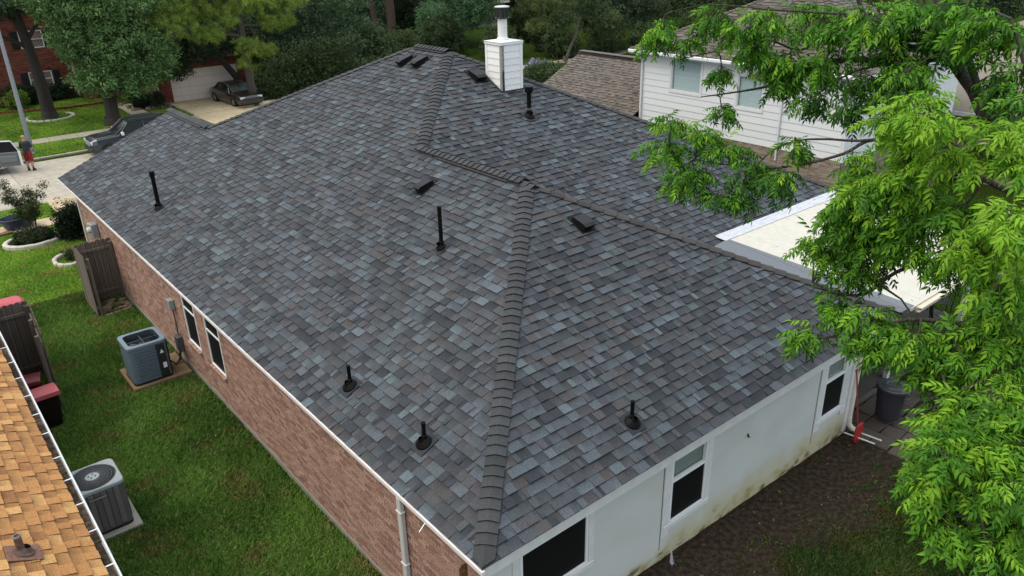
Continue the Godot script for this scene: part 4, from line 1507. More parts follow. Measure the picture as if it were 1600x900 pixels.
# a run of upright boards on rails and posts; their tops can be dog-eared or rounded
func fence(called: String, label: String, runs: Array, top: float, low: float, col: Color, round_top: bool) -> void:
	var fe := thing(called, label, "fence", Vector3.ZERO, 0.0, "weathered wooden gate fences between the houses")
	for run in runs:
		var a: Vector3 = run[0]
		var b2: Vector3 = run[1]
		var inner: Vector3 = run[2]
		var d := (b2 - a).normalized()
		var n := maxi(1, roundi(a.distance_to(b2) / 0.142))
		var w := a.distance_to(b2) / n
		for i in n:
			var b := Builder.new()
			var hgt := top + rng.randf_range(-0.02, 0.015)
			var h := w * 0.5 - 0.0005
			var ear := [Vector2(-h, hgt - 0.045), Vector2(-h * 0.5, hgt), Vector2(h * 0.5, hgt), Vector2(h, hgt - 0.045)]
			if round_top:
				ear = [Vector2(-h, hgt - 0.06), Vector2(-h * 0.8, hgt - 0.02), Vector2(-h * 0.35, hgt), Vector2(h * 0.35, hgt), Vector2(h * 0.8, hgt - 0.02), Vector2(h, hgt - 0.06)]
			var po := [Vector2(-h, low), Vector2(h, low)]
			for k in ear.size():
				po.append(ear[ear.size() - 1 - k])
			var mid := a + d * w * (i + 0.5) + inner * rng.randf_range(-0.006, 0.004)
			var c := jit(col, 0.22)
			var at := func(p: Vector2, s: float) -> Vector3: return mid + d * p.x + Vector3.UP * p.y + inner * s
			for s in [-0.008, 0.008]:
				for k in range(1, po.size() - 1):
					b.trin(at.call(po[0], s), at.call(po[k], s), at.call(po[k + 1], s), inner * signf(s), c, c, c)
			for k in po.size():
				var j := (k + 1) % po.size()
				var mm: Vector2 = (po[k] + po[j]) * 0.5
				b.quadn(at.call(po[k], -0.008), at.call(po[j], -0.008), at.call(po[j], 0.008), at.call(po[k], 0.008), d * mm.x + Vector3.UP * (mm.y - (top + low) * 0.5) * 0.05, c, c)
			put("picket", b, mats["wood"], fe)
		for y in run[3]:
			var b := Builder.new()
			b.bar(a + Vector3.UP * y + inner * 0.034, b2 + Vector3.UP * y + inner * 0.034, 0.045, 0.085, jit(dim(col, 1.25), 0.1), Vector3.UP, 0.004)
			put("rail", b, mats["wood"], fe)
		for p in run[4]:
			var b := Builder.new()
			var c: Vector3 = a.lerp(b2, p) + inner * 0.085
			b.abox(Vector3(c.x - 0.045, low - 0.1, c.z - 0.045), Vector3(c.x + 0.045, top - 0.10, c.z + 0.045), jit(dim(col, 1.1), 0.1), 0.005)
			put("post", b, mats["wood"], fe)


func side_yard() -> void:
	air_unit("air_conditioner", "blue-grey air conditioner with open square fan well by the brick wall", Vector3(-0.92, -0.07, -13.03), 0.96, 0.93, 1.07, 0)
	var b := Builder.new()
	b.abox(Vector3(-1.46, -0.4, -13.82), Vector3(-0.02, -0.065, -12.47), lin(0.20, 0.14, 0.085), 0.012)
	tag(put("equipment_pad", b, mats["concrete"]), "brown stained pad under the blue-grey air conditioner", "pad")
	air_unit("air_conditioner", "dark grey air conditioner with round pale top beside the orange roof gutter", Vector3(-3.31, -0.07, -7.82), 0.90, 0.90, 1.02, 1)
	b = Builder.new()
	b.abox(Vector3(-3.86, -0.4, -8.42), Vector3(-2.76, -0.065, -7.26), lin(0.36, 0.34, 0.29), 0.02)
	tag(put("equipment_pad", b, mats["concrete"]), "pale concrete pad under the dark round-topped air conditioner", "pad")
	# lines and boxes on the brick wall
	var bx := thing("disconnect_box", "pale grey electrical box with conduit on brick wall above the blue-grey unit", "electrical box", Vector3(-0.01, 1.45, -13.2))
	b = Builder.new()
	b.abox(Vector3(-0.07, 0.0, -0.12), Vector3(0.06, 0.27, 0.10), lin(0.38, 0.42, 0.43), 0.012)
	put("box", b, mats["metal"], bx)
	b = Builder.new()
	b.tube([Vector3(0.02, 0.0, 0.0), Vector3(0.02, -0.8, 0.0)], [0.016, 0.016], 8, lin(0.05, 0.05, 0.05))
	put("conduit", b, mats["plastic"], bx)
	bx = thing("service_box", "dark grey service box low on the brick wall with looped cables", "electrical box", Vector3(-0.03, 0.25, -13.15))
	b = Builder.new()
	b.abox(Vector3(-0.06, 0.0, -0.13), Vector3(0.08, 0.44, 0.13), lin(0.11, 0.115, 0.115), 0.012)
	put("box", b, mats["metal"], bx)
	for i in 3:
		b = Builder.new()
		b.tube([Vector3(-0.02, 0.0, 0.05 - 0.05 * i), Vector3(-0.05, -0.22, 0.05 - 0.05 * i), Vector3(-0.20, -0.30, 0.08), Vector3(-0.36, -0.10, 0.10 - 0.04 * i), Vector3(-0.42, 0.02, 0.08)], [0.017, 0.019, 0.019, 0.017, 0.015], 8, lin(0.015, 0.015, 0.016))
		put("hose", b, mats["rubber"], bx)
	var mt := thing("utility_meter", "grey utility meter box on the brick wall above the far wooden fence", "meter", Vector3(-0.02, 1.38, -20.6))
	b = Builder.new()
	b.abox(Vector3(-0.14, 0.0, -0.20), Vector3(0.07, 0.46, 0.14), lin(0.34, 0.38, 0.43), 0.02)
	put("box", b, mats["metal"], mt)
	b = Builder.new()
	b.lathe(Transform3D(Basis(Vector3.BACK, PI / 2), Vector3(-0.14, 0.26, -0.03)), [Vector2(0.10, 0.0), Vector2(0.10, 0.08), Vector2(0.07, 0.11), Vector2(0, 0.115)], 18, lin(0.5, 0.52, 0.5))
	put("dial_glass", b, mats["car glass"], mt)
	b = Builder.new()
	b.abox(Vector3(-0.10, 0.05, -0.65), Vector3(0.07, 0.33, -0.40), lin(0.50, 0.50, 0.44), 0.015)
	put("side_box", b, mats["metal"], mt)
	fence("wooden_fence", "weathered grey wooden fence and open gate against the brick wall", [
		[Vector3(-1.0, 0, -19.0), Vector3(0.04, 0, -19.0), Vector3.BACK, [0.15, 1.52], [0.02, 0.95]],
		[Vector3(-1.02, 0, -19.05), Vector3(-1.0, 0, -17.72), Vector3.RIGHT, [0.15, 1.45], [0.97]]], 1.80, -0.22, lin(0.19, 0.152, 0.118), false)
	fence("wooden_fence", "weathered wooden fence with rounded boards beside the orange roof", [
		[Vector3(-4.3, 0, -15.1), Vector3(-2.90, 0, -15.1), Vector3.BACK, [0.15, 1.62], [0.97]],
		[Vector3(-2.87, 0, -15.12), Vector3(-3.0, 0, -12.9), Vector3.LEFT, [0.15, 1.60], [0.03, 0.5, 0.98]]], 1.94, -0.22, lin(0.155, 0.125, 0.10), true)
	# loose bricks and rubble in the fence corner
	var heap := Builder.new()
	for i in 26:
		var p := Vector3(rng.randf_range(-0.9, -0.05), 0, rng.randf_range(-18.75, -17.7))
		p.y = ground_y(p.x, p.z) + 0.03
		heap.box(Transform3D(Basis(Vector3.UP, rng.randf_range(-0.5, 0.5)) * Basis(Vector3.RIGHT, rng.randf_range(-0.25, 0.25)), p), Vector3(rng.randf_range(0.12, 0.25), 0.07, rng.randf_range(0.08, 0.14)), jit(lin(0.26, 0.18, 0.135), 0.3), 0.01)
	var hp := put("rubble", heap, mats["stone"])
	tag(hp, "broken bricks and rubble inside the wooden fence corner", "rubble")
	hp.set_meta("kind", "stuff")
	for i in 3:
		b = Builder.new()
		var q := Vector3(-0.72 + 0.24 * i, ground_y(-0.5, -17.6) + 0.03, -17.68 - 0.03 * i)
		b.box(Transform3D(Basis(Vector3.UP, 0.1 - 0.08 * i), q), Vector3(0.21, 0.07, 0.11), jit(lin(0.34, 0.25, 0.18), 0.15), 0.01)
		tag(put("edging_brick", b, mats["brick"]), ["pale edging brick at the gate post end of rubble", "middle pale edging brick before the rubble", "pale edging brick nearest the brick wall"][i], "brick", "edging bricks before the rubble")
	# red bins by the orange-roofed house
	for i in 2:
		var cart := thing("wheeled_bin", ["faded red wheeled bin with upturned lid inside rounded fence", "dark red wheeled bin behind the faded red bin"][i], "bin", [Vector3(-3.36, -0.17, -12.25), Vector3(-3.55, -0.17, -13.1)][i], [0.05, -0.2][i])
		var red: Color = [lin(0.50, 0.10, 0.115), lin(0.16, 0.012, 0.02)][i]
		b = Builder.new()
		var o0 := rounded(0.42, 0.42, 0.05)
		var o1 := rounded(0.54, 0.54, 0.06)
		b.rim(Transform3D(), o0, o1, 0.08, 0.86, lin(0.012, 0.010, 0.010) if i == 0 else red, Vector3.ZERO)
		for k in o0.size():
			var j := (k + 1) % o0.size()
			b.quadn(Vector3(o0[k].x, 0.08, o0[k].y), Vector3(o0[j].x, 0.08, o0[j].y), Vector3(o1[j].x, 0.86, o1[j].y), Vector3(o1[k].x, 0.86, o1[k].y), Vector3(o0[k].x, 0, o0[k].y), lin(0.012, 0.010, 0.010), lin(0.016, 0.012, 0.012))
		put("body", b, mats["plastic"], cart)
		b = Builder.new()
		for k in 9:
			var z0 := lerpf(-0.33, 0.36, k / 9.0)
			var z1 := lerpf(-0.33, 0.36, (k + 1) / 9.0)
			var f := func(z: float) -> float: return 0.90 + 0.06 * cos(z * 3.6) + (0.10 * smooth(0.28, 0.36, z))
			b.quadn(Vector3(-0.31, f.call(z0), z0), Vector3(0.31, f.call(z0), z0), Vector3(0.31, f.call(z1), z1), Vector3(-0.31, f.call(z1), z1), Vector3.UP, red, red)
			b.quadn(Vector3(-0.31, f.call(z0) - 0.04, z0), Vector3(0.31, f.call(z0) - 0.04, z0), Vector3(0.31, f.call(z1) - 0.04, z1), Vector3(-0.31, f.call(z1) - 0.04, z1), Vector3.DOWN, red, red)
			for s in [-1.0, 1.0]:
				b.quadn(Vector3(0.31 * s, f.call(z0) - 0.04, z0), Vector3(0.31 * s, f.call(z1) - 0.04, z1), Vector3(0.31 * s, f.call(z1), z1), Vector3(0.31 * s, f.call(z0), z0), Vector3(s, 0, 0), red, red)
		b.quadn(Vector3(-0.31, 0.92, 0.36), Vector3(0.31, 0.92, 0.36), Vector3(0.31, 1.01, 0.36), Vector3(-0.31, 1.01, 0.36), Vector3.BACK, red, red)
		put("lid", b, mats["plastic"], cart)
		for s in [-1.0, 1.0]:
			b = Builder.new()
			b.lathe(Transform3D(Basis(Vector3.BACK, PI / 2), Vector3(0.26 * s + 0.03, 0.12, -0.2)), [Vector2(0, 0), Vector2(0.12, 0), Vector2(0.12, 0.06), Vector2(0, 0.06)], 16, lin(0.012, 0.012, 0.012))
			put("wheel", b, mats["rubber"], cart)
	var pl := thing("storage_box", "tall box with rounded red plastic lid behind the rounded fence", "storage box", Vector3(-3.72, -0.2, -15.62))
	b = Builder.new()
	b.prism(Transform3D(), rounded(1.5, 0.50, 0.08), 0.0, 1.93, lin(0.14, 0.10, 0.09))
	put("body", b, mats["plastic"], pl)
	b = Builder.new()
	var oo := rounded(1.62, 0.60, 0.16)
	var om := PackedVector2Array()
	var oi := PackedVector2Array()
	for p in oo:
		om.append(p * 0.93)
		oi.append(p * 0.6)
	var red2 := lin(0.50, 0.07, 0.085)
	b.prism(Transform3D(), oo, 1.91, 1.99, red2, false)
	b.rim(Transform3D(), oo, om, 1.99, 2.04, red2)
	b.rim(Transform3D(), om, oi, 2.04, 2.07, red2)
	b.prism(Transform3D(), oi, 2.06, 2.07, red2)
	put("lid", b, mats["plastic"], pl)


func left_neighbour() -> void:
	var house := thing("orange_roof_house", "neighbouring house with orange-brown shingle roof and white gutter at the left", "house")
	var roof := Node3D.new()
	roof.name = "roof"
	house.add_child(roof)
	var eave := Vector3(-3.925, 2.37, 2.0)
	var nl := Vector3(SI, CO, 0)
	var up := Vector3(-CO, SI, 0)
	var k := Builder.new()
	var tint := lin(0.16, 0.08, 0.04)
	k.trin(eave, eave + Vector3(0, 0, -17.5), eave + Vector3(0, 0, -17.5) + up * 9.0, nl, tint, tint, tint)
	k.trin(eave, eave + up * 9.0, eave + Vector3(0, 0, -17.5) + up * 9.0, nl, tint, tint, tint)
	var ridge := eave + up * 9.0
	var far := Vector3(ridge.x - 8.05, 2.37, 2.0)
	k.trin(ridge, ridge + Vector3(0, 0, -17.5), far, Vector3(-SI, CO, 0), tint, tint, tint)
	k.trin(far, ridge + Vector3(0, 0, -17.5), far + Vector3(0, 0, -17.5), Vector3(-SI, CO, 0), tint, tint, tint)
	put("roof_deck", k, mats["orange shingle"], roof)
	var all := []
	tabs_of(eave, Vector3(0, 0, -1), up, PackedVector2Array([Vector2(0, -0.03), Vector2(17.5, -0.03), Vector2(17.5, 9.0), Vector2(0, 9.0)]), 0.185, 1, [0.13, 0.16, 0.19, 0.22, 0.26], all)
	lay_tabs(all, mats["orange shingle"], roof)
	# gutter, open at the top, with straps across
	var g := Node3D.new()
	g.name = "gutter"
	house.add_child(g)
	k = Builder.new()
	var white := lin(0.66, 0.67, 0.68)
	var dirt := lin(0.16, 0.125, 0.095)
	k.abox(Vector3(-3.925, 2.20, -15.5), Vector3(-3.915, 2.345, 2.0), white)
	k.abox(Vector3(-3.915, 2.20, -15.5), Vector3(-3.77, 2.208, 2.0), white)
	k.abox(Vector3(-3.77, 2.20, -15.5), Vector3(-3.762, 2.31, 2.0), white)
	k.abox(Vector3(-3.772, 2.311, -15.5), Vector3(-3.744, 2.335, 2.0), lin(0.55, 0.56, 0.57), 0.006)
	put("channel", k, mats["clean paint"], g)
	k = Builder.new()
	var zz := 2.0
	while zz > -15.4:
		k.box(Transform3D(Basis(Vector3.BACK, rng.randf_range(-0.1, 0.1)), Vector3(-3.843, 2.216 + rng.randf_range(0.0, 0.014), zz)), Vector3(0.13, 0.012, 0.34), jit(dirt, 0.4), 0.004)
		zz -= 0.3
	put("leaf_litter", k, mats["soil"], g)
	zz = 1.6
	while zz > -15.4:
		k = Builder.new()
		k.abox(Vector3(-3.93, 2.326, zz - 0.012), Vector3(-3.75, 2.336, zz + 0.012), white, 0.003)
		put("strap", k, mats["clean paint"], g)
		zz -= rng.randf_range(0.72, 0.92)
	# vent pipe with its lead boot
	var p := Node3D.new()
	p.name = numbered("vent_pipe")
	house.add_child(p)
	var px := -4.70
	p.position = Vector3(px, 2.37 + (-3.925 - px) * SLOPE, -3.82)
	k = Builder.new()
	k.tube([Vector3(0, -0.1, 0), Vector3(0, 0.30, 0)], [0.050, 0.046], 16, lin(0.16, 0.095, 0.07))
	k.lathe(Transform3D(), [Vector2(0.046, 0.295), Vector2(0.052, 0.30), Vector2(0.048, 0.325), Vector2(0.036, 0.325), Vector2(0.034, 0.20), Vector2(0, 0.20)], 16, lin(0.30, 0.24, 0.21))
	put("pipe", k, mats["stone"], p)
	k = Builder.new()
	var t := Transform3D(Basis(Vector3(0, 0, 1), nl, Vector3(0, 0, 1).cross(nl)), Vector3.ZERO)
	k.lathe(t, [Vector2(0.13, 0.035), Vector2(0.125, 0.06), Vector2(0.09, 0.075), Vector2(0.06, 0.13)], 18, lin(0.15, 0.10, 0.075))
	k.box(t * Transform3D(Basis(), Vector3(0, 0.032, 0.0)), Vector3(0.36, 0.012, 0.42), lin(0.28, 0.145, 0.10), 0.004)
	put("boot", k, mats["stone"], p)
	var wall := Node3D.new()
	wall.name = "brick_wall"
	house.add_child(wall)
	bricks(wall, Vector3(-4.3, -0.2, -15.4), Vector3(0, 0, 1), Vector3.RIGHT, 17.2, 2.4, [], Vector2(0.215, 0.0735), BRICK_MIX, 0, lin(0.40, 0.35, 0.30))
	k = Builder.new()
	k.abox(Vector3(-19.0, -0.3, -15.4), Vector3(-4.31, 2.3, -15.3), lin(0.3, 0.2, 0.15))
	k.abox(Vector3(-4.31, 2.25, -15.4), Vector3(-3.93, 2.262, 2.0), lin(0.5, 0.5, 0.48))
	put("end_wall", k, mats["paint"], house)


# rows of lap siding on one wall, each board a part; openings as Rect2 in (along, y)
func siding(parent: Node, at: Vector3, along: Vector3, out: Vector3, length: float, y0: float, y1: float, course: float, holes: Array, col: Color) -> void:
	var y := y0
	while y < y1 - 0.01:
		var yt := minf(y + course, y1)
		var bits := [[0.0, length, y, yt]]
		for h in holes:
			var cut := []
			for q in bits:
				if h.end.x <= q[0] or h.position.x >= q[1] or h.end.y <= q[2] + 0.002 or h.position.y >= q[3] - 0.002:
					cut.append(q)
					continue
				if q[0] < h.position.x: cut.append([q[0], h.position.x, q[2], q[3]])
				if q[1] > h.end.x: cut.append([h.end.x, q[1], q[2], q[3]])
				if h.position.y > q[2]: cut.append([maxf(q[0], h.position.x), minf(q[1], h.end.x), q[2], h.position.y])
				if h.end.y < q[3]: cut.append([maxf(q[0], h.position.x), minf(q[1], h.end.x), h.end.y, q[3]])
			bits = cut
		for q in bits:
			var b := Builder.new()
			var c := jit(col, 0.02)
			var p: Vector3 = at + along * q[0]
			var p2: Vector3 = at + along * q[1]
			var f0: float = lerpf(0.022, 0.004, (q[2] - y) / course)
			var f1: float = lerpf(0.022, 0.004, (q[3] - y) / course)
			b.quadn(p + Vector3.UP * q[2] + out * f0, p2 + Vector3.UP * q[2] + out * f0, p2 + Vector3.UP * q[3] + out * f1, p + Vector3.UP * q[3] + out * f1, out, c, c)
			b.quadn(p + Vector3.UP * q[2], p2 + Vector3.UP * q[2], p2 + Vector3.UP * q[2] + out * f0, p + Vector3.UP * q[2] + out * f0, Vector3.DOWN, dim(c, 0.6), dim(c, 0.6))
			put("siding_board", b, mats["clean paint"], parent)
		y += course


func right_neighbour() -> void:
	var house := thing("white_siding_house", "two-storey white siding house with grey-brown roof behind the leafy tree", "house")
	var x := 21.5
	var white := lin(0.66, 0.69, 0.70)
	var front := Node3D.new()
	front.name = "siding_wall"
	house.add_child(front)
	var zb := -7.1
	var zf := -16.6
	# s runs from the front corner (zf) towards the back (zb)
	var holes := [Rect2(-14.98 - zf, 3.97, 1.50, 1.36), Rect2(-11.70 - zf, 3.74, 1.12, 1.2)]
	var core := Builder.new()
	core.abox(Vector3(x + 0.95, 2.4, zf), Vector3(x + 8.5, 5.45, zb - 0.0), lin(0.4, 0.42, 0.42))
	core.abox(Vector3(x + 0.01, -0.4, zf + 0.01), Vector3(x + 8.5, 2.43, zb - 0.02), lin(0.3, 0.22, 0.16))
	core.abox(Vector3(x + 0.005, 2.41, zf), Vector3(x + 0.95, 2.43, zb), lin(0.4, 0.42, 0.42))
	core.abox(Vector3(x + 0.005, 5.43, zf), Vector3(x + 0.95, 5.45, zb), lin(0.4, 0.42, 0.42))
	put("core", core, mats["paint"], house)
	siding(front, Vector3(x, 0, zf), Vector3(0, 0, 1), Vector3.LEFT, zb - zf, 2.43, 5.44, 0.265, holes, white)
	siding(front, Vector3(x, 0, zb), Vector3(1, 0, 0), Vector3.BACK, 8.4, 2.43, 5.44, 0.265, [Rect2(2.3, 3.9, 1.2, 1.3)], white)
	for q in [[zf + 0.06, x - 0.015], [zb - 0.06, x - 0.015]]:
		var b := Builder.new()
		b.abox(Vector3(q[1] - 0.012, 2.4, q[0] - 0.07), Vector3(q[1] + 0.03, 5.44, q[0] + 0.07), dim(white, 1.04), 0.006)
		put("corner_board", b, mats["paint"], house)
	var b := Builder.new()
	b.abox(Vector3(x - 0.03, 2.4, zb - 0.02), Vector3(x + 0.12, 5.44, zb + 0.035), dim(white, 1.04), 0.006)
	put("corner_board", b, mats["paint"], house)
	for h in holes:
		b = Builder.new()
		for e in [[h.position.x - 0.1, h.position.y - 0.1, h.position.x, h.end.y + 0.1], [h.end.x, h.position.y - 0.1, h.end.x + 0.1, h.end.y + 0.1], [h.position.x, h.position.y - 0.1, h.end.x, h.position.y], [h.position.x, h.end.y, h.end.x, h.end.y + 0.1]]:
			b.abox(Vector3(x - 0.04, e[1], zf + e[0]), Vector3(x - 0.001, e[3], zf + e[2]), dim(white, 1.04), 0.005)
		put("window_trim", b, mats["paint"], house)
		window(house, Transform3D(FACE_LEFT, Vector3(x + 0.012, h.position.y, zf + h.position.x)), h.size.x, h.size.y, 0.0, lin(0.6, 0.62, 0.62), 0.04, 2, lin(0.08, 0.13, 0.14))
	window(house, Transform3D(Basis(), Vector3(x + 2.3, 3.9, zb - 0.012)), 1.2, 1.3, 0.0, lin(0.6, 0.62, 0.62), 0.04, 2, lin(0.08, 0.13, 0.14))
	# brick below
	var bw := Node3D.new()
	bw.name = "brick_wall"
	house.add_child(bw)
	bricks(bw, Vector3(x - 0.02, -0.3, zf), Vector3(0, 0, 1), Vector3.LEFT, zb - zf, 2.70, [], Vector2(0.215, 0.0735), [Color(0.36, 0.27, 0.21), Color(0.42, 0.33, 0.27), Color(0.30, 0.22, 0.17), Color(0.46, 0.38, 0.32)], 0, lin(0.45, 0.42, 0.38))
	bricks(bw, Vector3(x, -0.3, zb + 0.01), Vector3(1, 0, 0), Vector3.BACK, 8.4, 2.70, [], Vector2(0.215, 0.0735), [Color(0.36, 0.27, 0.21), Color(0.42, 0.33, 0.27), Color(0.30, 0.22, 0.17)], 0, lin(0.45, 0.42, 0.38))
	# upper roof: a hip over the storey
	var roof := Node3D.new()
	roof.name = "upper_roof"
	house.add_child(roof)
	var e0 := Vector3(x - 0.35, 5.50, zf - 0.45)
	var e1 := Vector3(x - 0.35, 5.50, zb + 0.5)
	var wid := 9.4
	var ln := e1.z - e0.z
	var hw := wid / 2.0
	var r0 := Vector3(e0.x + hw, 5.5 + hw * SLOPE, e0.z + hw)
	var r1 := Vector3(e0.x + hw, 5.5 + hw * SLOPE, e1.z - hw)
	var e2 := e1 + Vector3(wid, 0, 0)
	var e3 := e0 + Vector3(wid, 0, 0)
	var tn := lin(0.14, 0.12, 0.10)
	b = Builder.new()
	for f in [[e0, e1, r1, r0], [e1, e2, r1, r1], [e2, e3, r0, r1], [e3, e0, r0, r0]]:
		b.trin(f[0], f[1], f[2], Vector3.UP, tn, tn, tn)
		if f[2] != f[3]:
			b.trin(f[0], f[2], f[3], Vector3.UP, tn, tn, tn)
	put("roof_deck", b, mats["shingle"], roof)
	var all := []
	tabs_of(e0, Vector3(0, 0, 1), Vector3(CO, SI, 0), PackedVector2Array([Vector2(0, 0), Vector2(ln, 0), Vector2(ln - hw, hw / CO), Vector2(hw, hw / CO)]), 0.19, 2, [0.22, 0.3, 0.38], all)
	tabs_of(e1, Vector3(1, 0, 0), Vector3(0, SI, -CO), PackedVector2Array([Vector2(0, 0), Vector2(wid, 0), Vector2(hw, hw / CO)]), 0.19, 2, [0.22, 0.3, 0.38], all)
	lay_tabs(all, mats["shingle"], roof, "shingle", 0)
	cap_row(e0, r0, Vector3(-SI, CO, 0), Vector3(0, CO, -SI), 0.25, roof, 0.0, lin(0.17, 0.145, 0.125))
	cap_row(e1, r1, Vector3(-SI, CO, 0), Vector3(0, CO, SI), 0.25, roof, 0.0, lin(0.17, 0.145, 0.125))
	b = Builder.new()
	b.abox(Vector3(e0.x - 0.02, 5.30, e0.z), Vector3(e0.x + 0.03, 5.47, e1.z), white, 0.006)
	b.abox(Vector3(e0.x + 0.03, 5.30, e1.z - 0.05), Vector3(e2.x, 5.47, e1.z - 0.002), white, 0.006)
	put("fascia", b, mats["paint"], house)
	b = Builder.new()
	b.abox(Vector3(e0.x - 0.13, 5.36, e0.z), Vector3(e0.x - 0.021, 5.49, e1.z), dim(white, 1.05), 0.02)
	put("gutter", b, mats["paint"], house)
	b = Builder.new()
	b.abox(Vector3(e0.x, 5.30, e0.z), Vector3(x, 5.312, e1.z), dim(white, 0.85))
	put("soffit", b, mats["paint"], house)
	b = Builder.new()
	b.tube([Vector3(x - 0.42, 5.38, zf + 0.02), Vector3(x - 0.40, 5.25, zf + 0.03), Vector3(x - 0.10, 5.05, zf + 0.05), Vector3(x - 0.08, 4.8, zf + 0.05), Vector3(x - 0.08, 0.0, zf + 0.05)], [0.05, 0.05, 0.05, 0.05, 0.05], 8, dim(white, 1.05))
	put("downspout", b, mats["paint"], house)
	b = Builder.new()
	b.tube([Vector3(x - 0.06, 5.3, zb - 2.6), Vector3(x - 0.06, 2.0, zb - 2.6)], [0.035, 0.035], 8, dim(white, 1.0))
	put("downspout", b, mats["paint"], house)
	b = Builder.new()
	b.tube([r0 + Vector3(-1.2, -0.55, 0.5), r0 + Vector3(-1.2, 0.25, 0.5)], [0.07, 0.07], 10, lin(0.3, 0.3, 0.3))
	put("vent_pipe", b, mats["metal"], house)
	# single-storey wing in front, its gable roof facing us
	var low := Node3D.new()
	low.name = "lower_roof"
	house.add_child(low)
	var z1 := -23.5
	var z2 := zf - 0.02
	var ea := Vector3(20.6, 2.47, z2)
	var rd := Vector3(24.55, 2.47 + 3.95 * 0.5, z2)
	b = Builder.new()
	b.trin(ea, ea + Vector3(0, 0, z1 - z2), rd, Vector3.UP, tn, tn, tn)
	b.trin(ea + Vector3(0, 0, z1 - z2), rd + Vector3(0, 0, z1 - z2), rd, Vector3.UP, tn, tn, tn)
	var ot := Vector3(28.5, 2.47, z2)
	b.trin(ot, ot + Vector3(0, 0, z1 - z2), rd, Vector3.UP, tn, tn, tn)
	b.trin(ot + Vector3(0, 0, z1 - z2), rd + Vector3(0, 0, z1 - z2), rd, Vector3.UP, tn, tn, tn)
	put("roof_deck", b, mats["shingle"], low)
	all = []
	tabs_of(ea, Vector3(0, 0, -1), Vector3(CO, SI, 0).normalized(), PackedVector2Array([Vector2(0, 0), Vector2(z2 - z1, 0), Vector2(z2 - z1, 3.95 / CO), Vector2(0, 3.95 / CO)]), 0.18, 2, [0.14, 0.18, 0.22, 0.28], all)
	lay_tabs(all, mats["shingle"], low, "shingle", 0)
	b = Builder.new()
	b.bar(rd + Vector3(-0.02, 0.05, 0), rd + Vector3(-0.02, 0.05, z1 - z2), 0.34, 0.05, lin(0.20, 0.175, 0.15), Vector3.UP, 0.02)
	put("ridge_cap", b, mats["shingle"], low)
	b = Builder.new()
	b.bar(rd + Vector3(-0.22, -0.035, 0), rd + Vector3(-0.22, -0.035, z1 - z2), 0.06, 0.06, lin(0.02, 0.02, 0.02), Vector3.UP)
	put("ridge_vent", b, mats["plastic"], low)
	b = Builder.new()
	b.abox(Vector3(21.0, -0.3, z1 + 0.25), Vector3(28.1, 2.46, z2 - 0.03), lin(0.3, 0.22, 0.16))
	b.trin(Vector3(21.0, 2.46, z1 + 0.25), Vector3(28.1, 2.46, z1 + 0.25), Vector3(24.55, 4.2, z1 + 0.25), Vector3.FORWARD, lin(0.5, 0.5, 0.5), lin(0.5, 0.5, 0.5), lin(0.5, 0.5, 0.5))
	put("wing_wall", b, mats["paint"], house)
	# the tan-roofed house further right
	simple_house("tan_roof_house", "low house with pale tan roof seen through the leafy tree's right branches", Vector3(37.5, 0, -7.0), 13.0, 14.0, 2.8, lin(0.36, 0.32, 0.26), lin(0.42, 0.34, 0.27))


func simple_house(called: String, label: String, at: Vector3, w: float, d: float, eave: float, roof_col: Color, wall_col: Color) -> void:
	var h := thing(called, label, "house", at)
	var b := Builder.new()
	b.abox(Vector3(-w / 2 + 0.4, -0.4, -d / 2 + 0.4), Vector3(w / 2 - 0.4, eave, d / 2 - 0.4), wall_col)
	put("wall", b, mats["brick"], h)
	b = Builder.new()
	var e := [Vector3(-w / 2, eave, d / 2), Vector3(w / 2, eave, d / 2), Vector3(w / 2, eave, -d / 2), Vector3(-w / 2, eave, -d / 2)]
	var k := minf(w, d) / 2
	var r0 := Vector3(0, eave + k * 0.5, d / 2 - k)
	var r1 := Vector3(0, eave + k * 0.5, -d / 2 + k)
	if w > d:
		r0 = Vector3(w / 2 - k, eave + k * 0.5, 0)
		r1 = Vector3(-w / 2 + k, eave + k * 0.5, 0)
	var tri := [[e[0], e[1], r0], [e[1], e[2], r0], [e[2], r1, r0], [e[2], e[3], r1], [e[3], e[0], r1], [e[0], r0, r1]]
	if w > d:
		tri = [[e[0], e[1], r0], [e[0], r0, r1], [e[1], e[2], r0], [e[2], e[3], r1], [e[2], r1, r0], [e[3], e[0], r1]]
	for f in tri:
		b.trin(f[0], f[1], f[2], Vector3.UP, roof_col, roof_col, roof_col)
	put("roof", b, mats["shingle"], h)
	b = Builder.new()
	b.abox(Vector3(-w / 2, eave - 0.18, d / 2 - 0.04), Vector3(w / 2, eave - 0.004, d / 2 + 0.03), lin(0.6, 0.6, 0.58), 0.01)
	b.abox(Vector3(-w / 2 - 0.03, eave - 0.18, -d / 2), Vector3(-w / 2 + 0.04, eave - 0.004, d / 2 - 0.04), lin(0.6, 0.6, 0.58), 0.01)
	put("fascia", b, mats["paint"], h)
	for i in 2:
		window(h, Transform3D(Basis(), Vector3(-w * 0.3 + i * w * 0.4, 0.8, d / 2 - 0.385)), 1.4, 1.4, 0.7, lin(0.65, 0.65, 0.63), 0.06, 0)


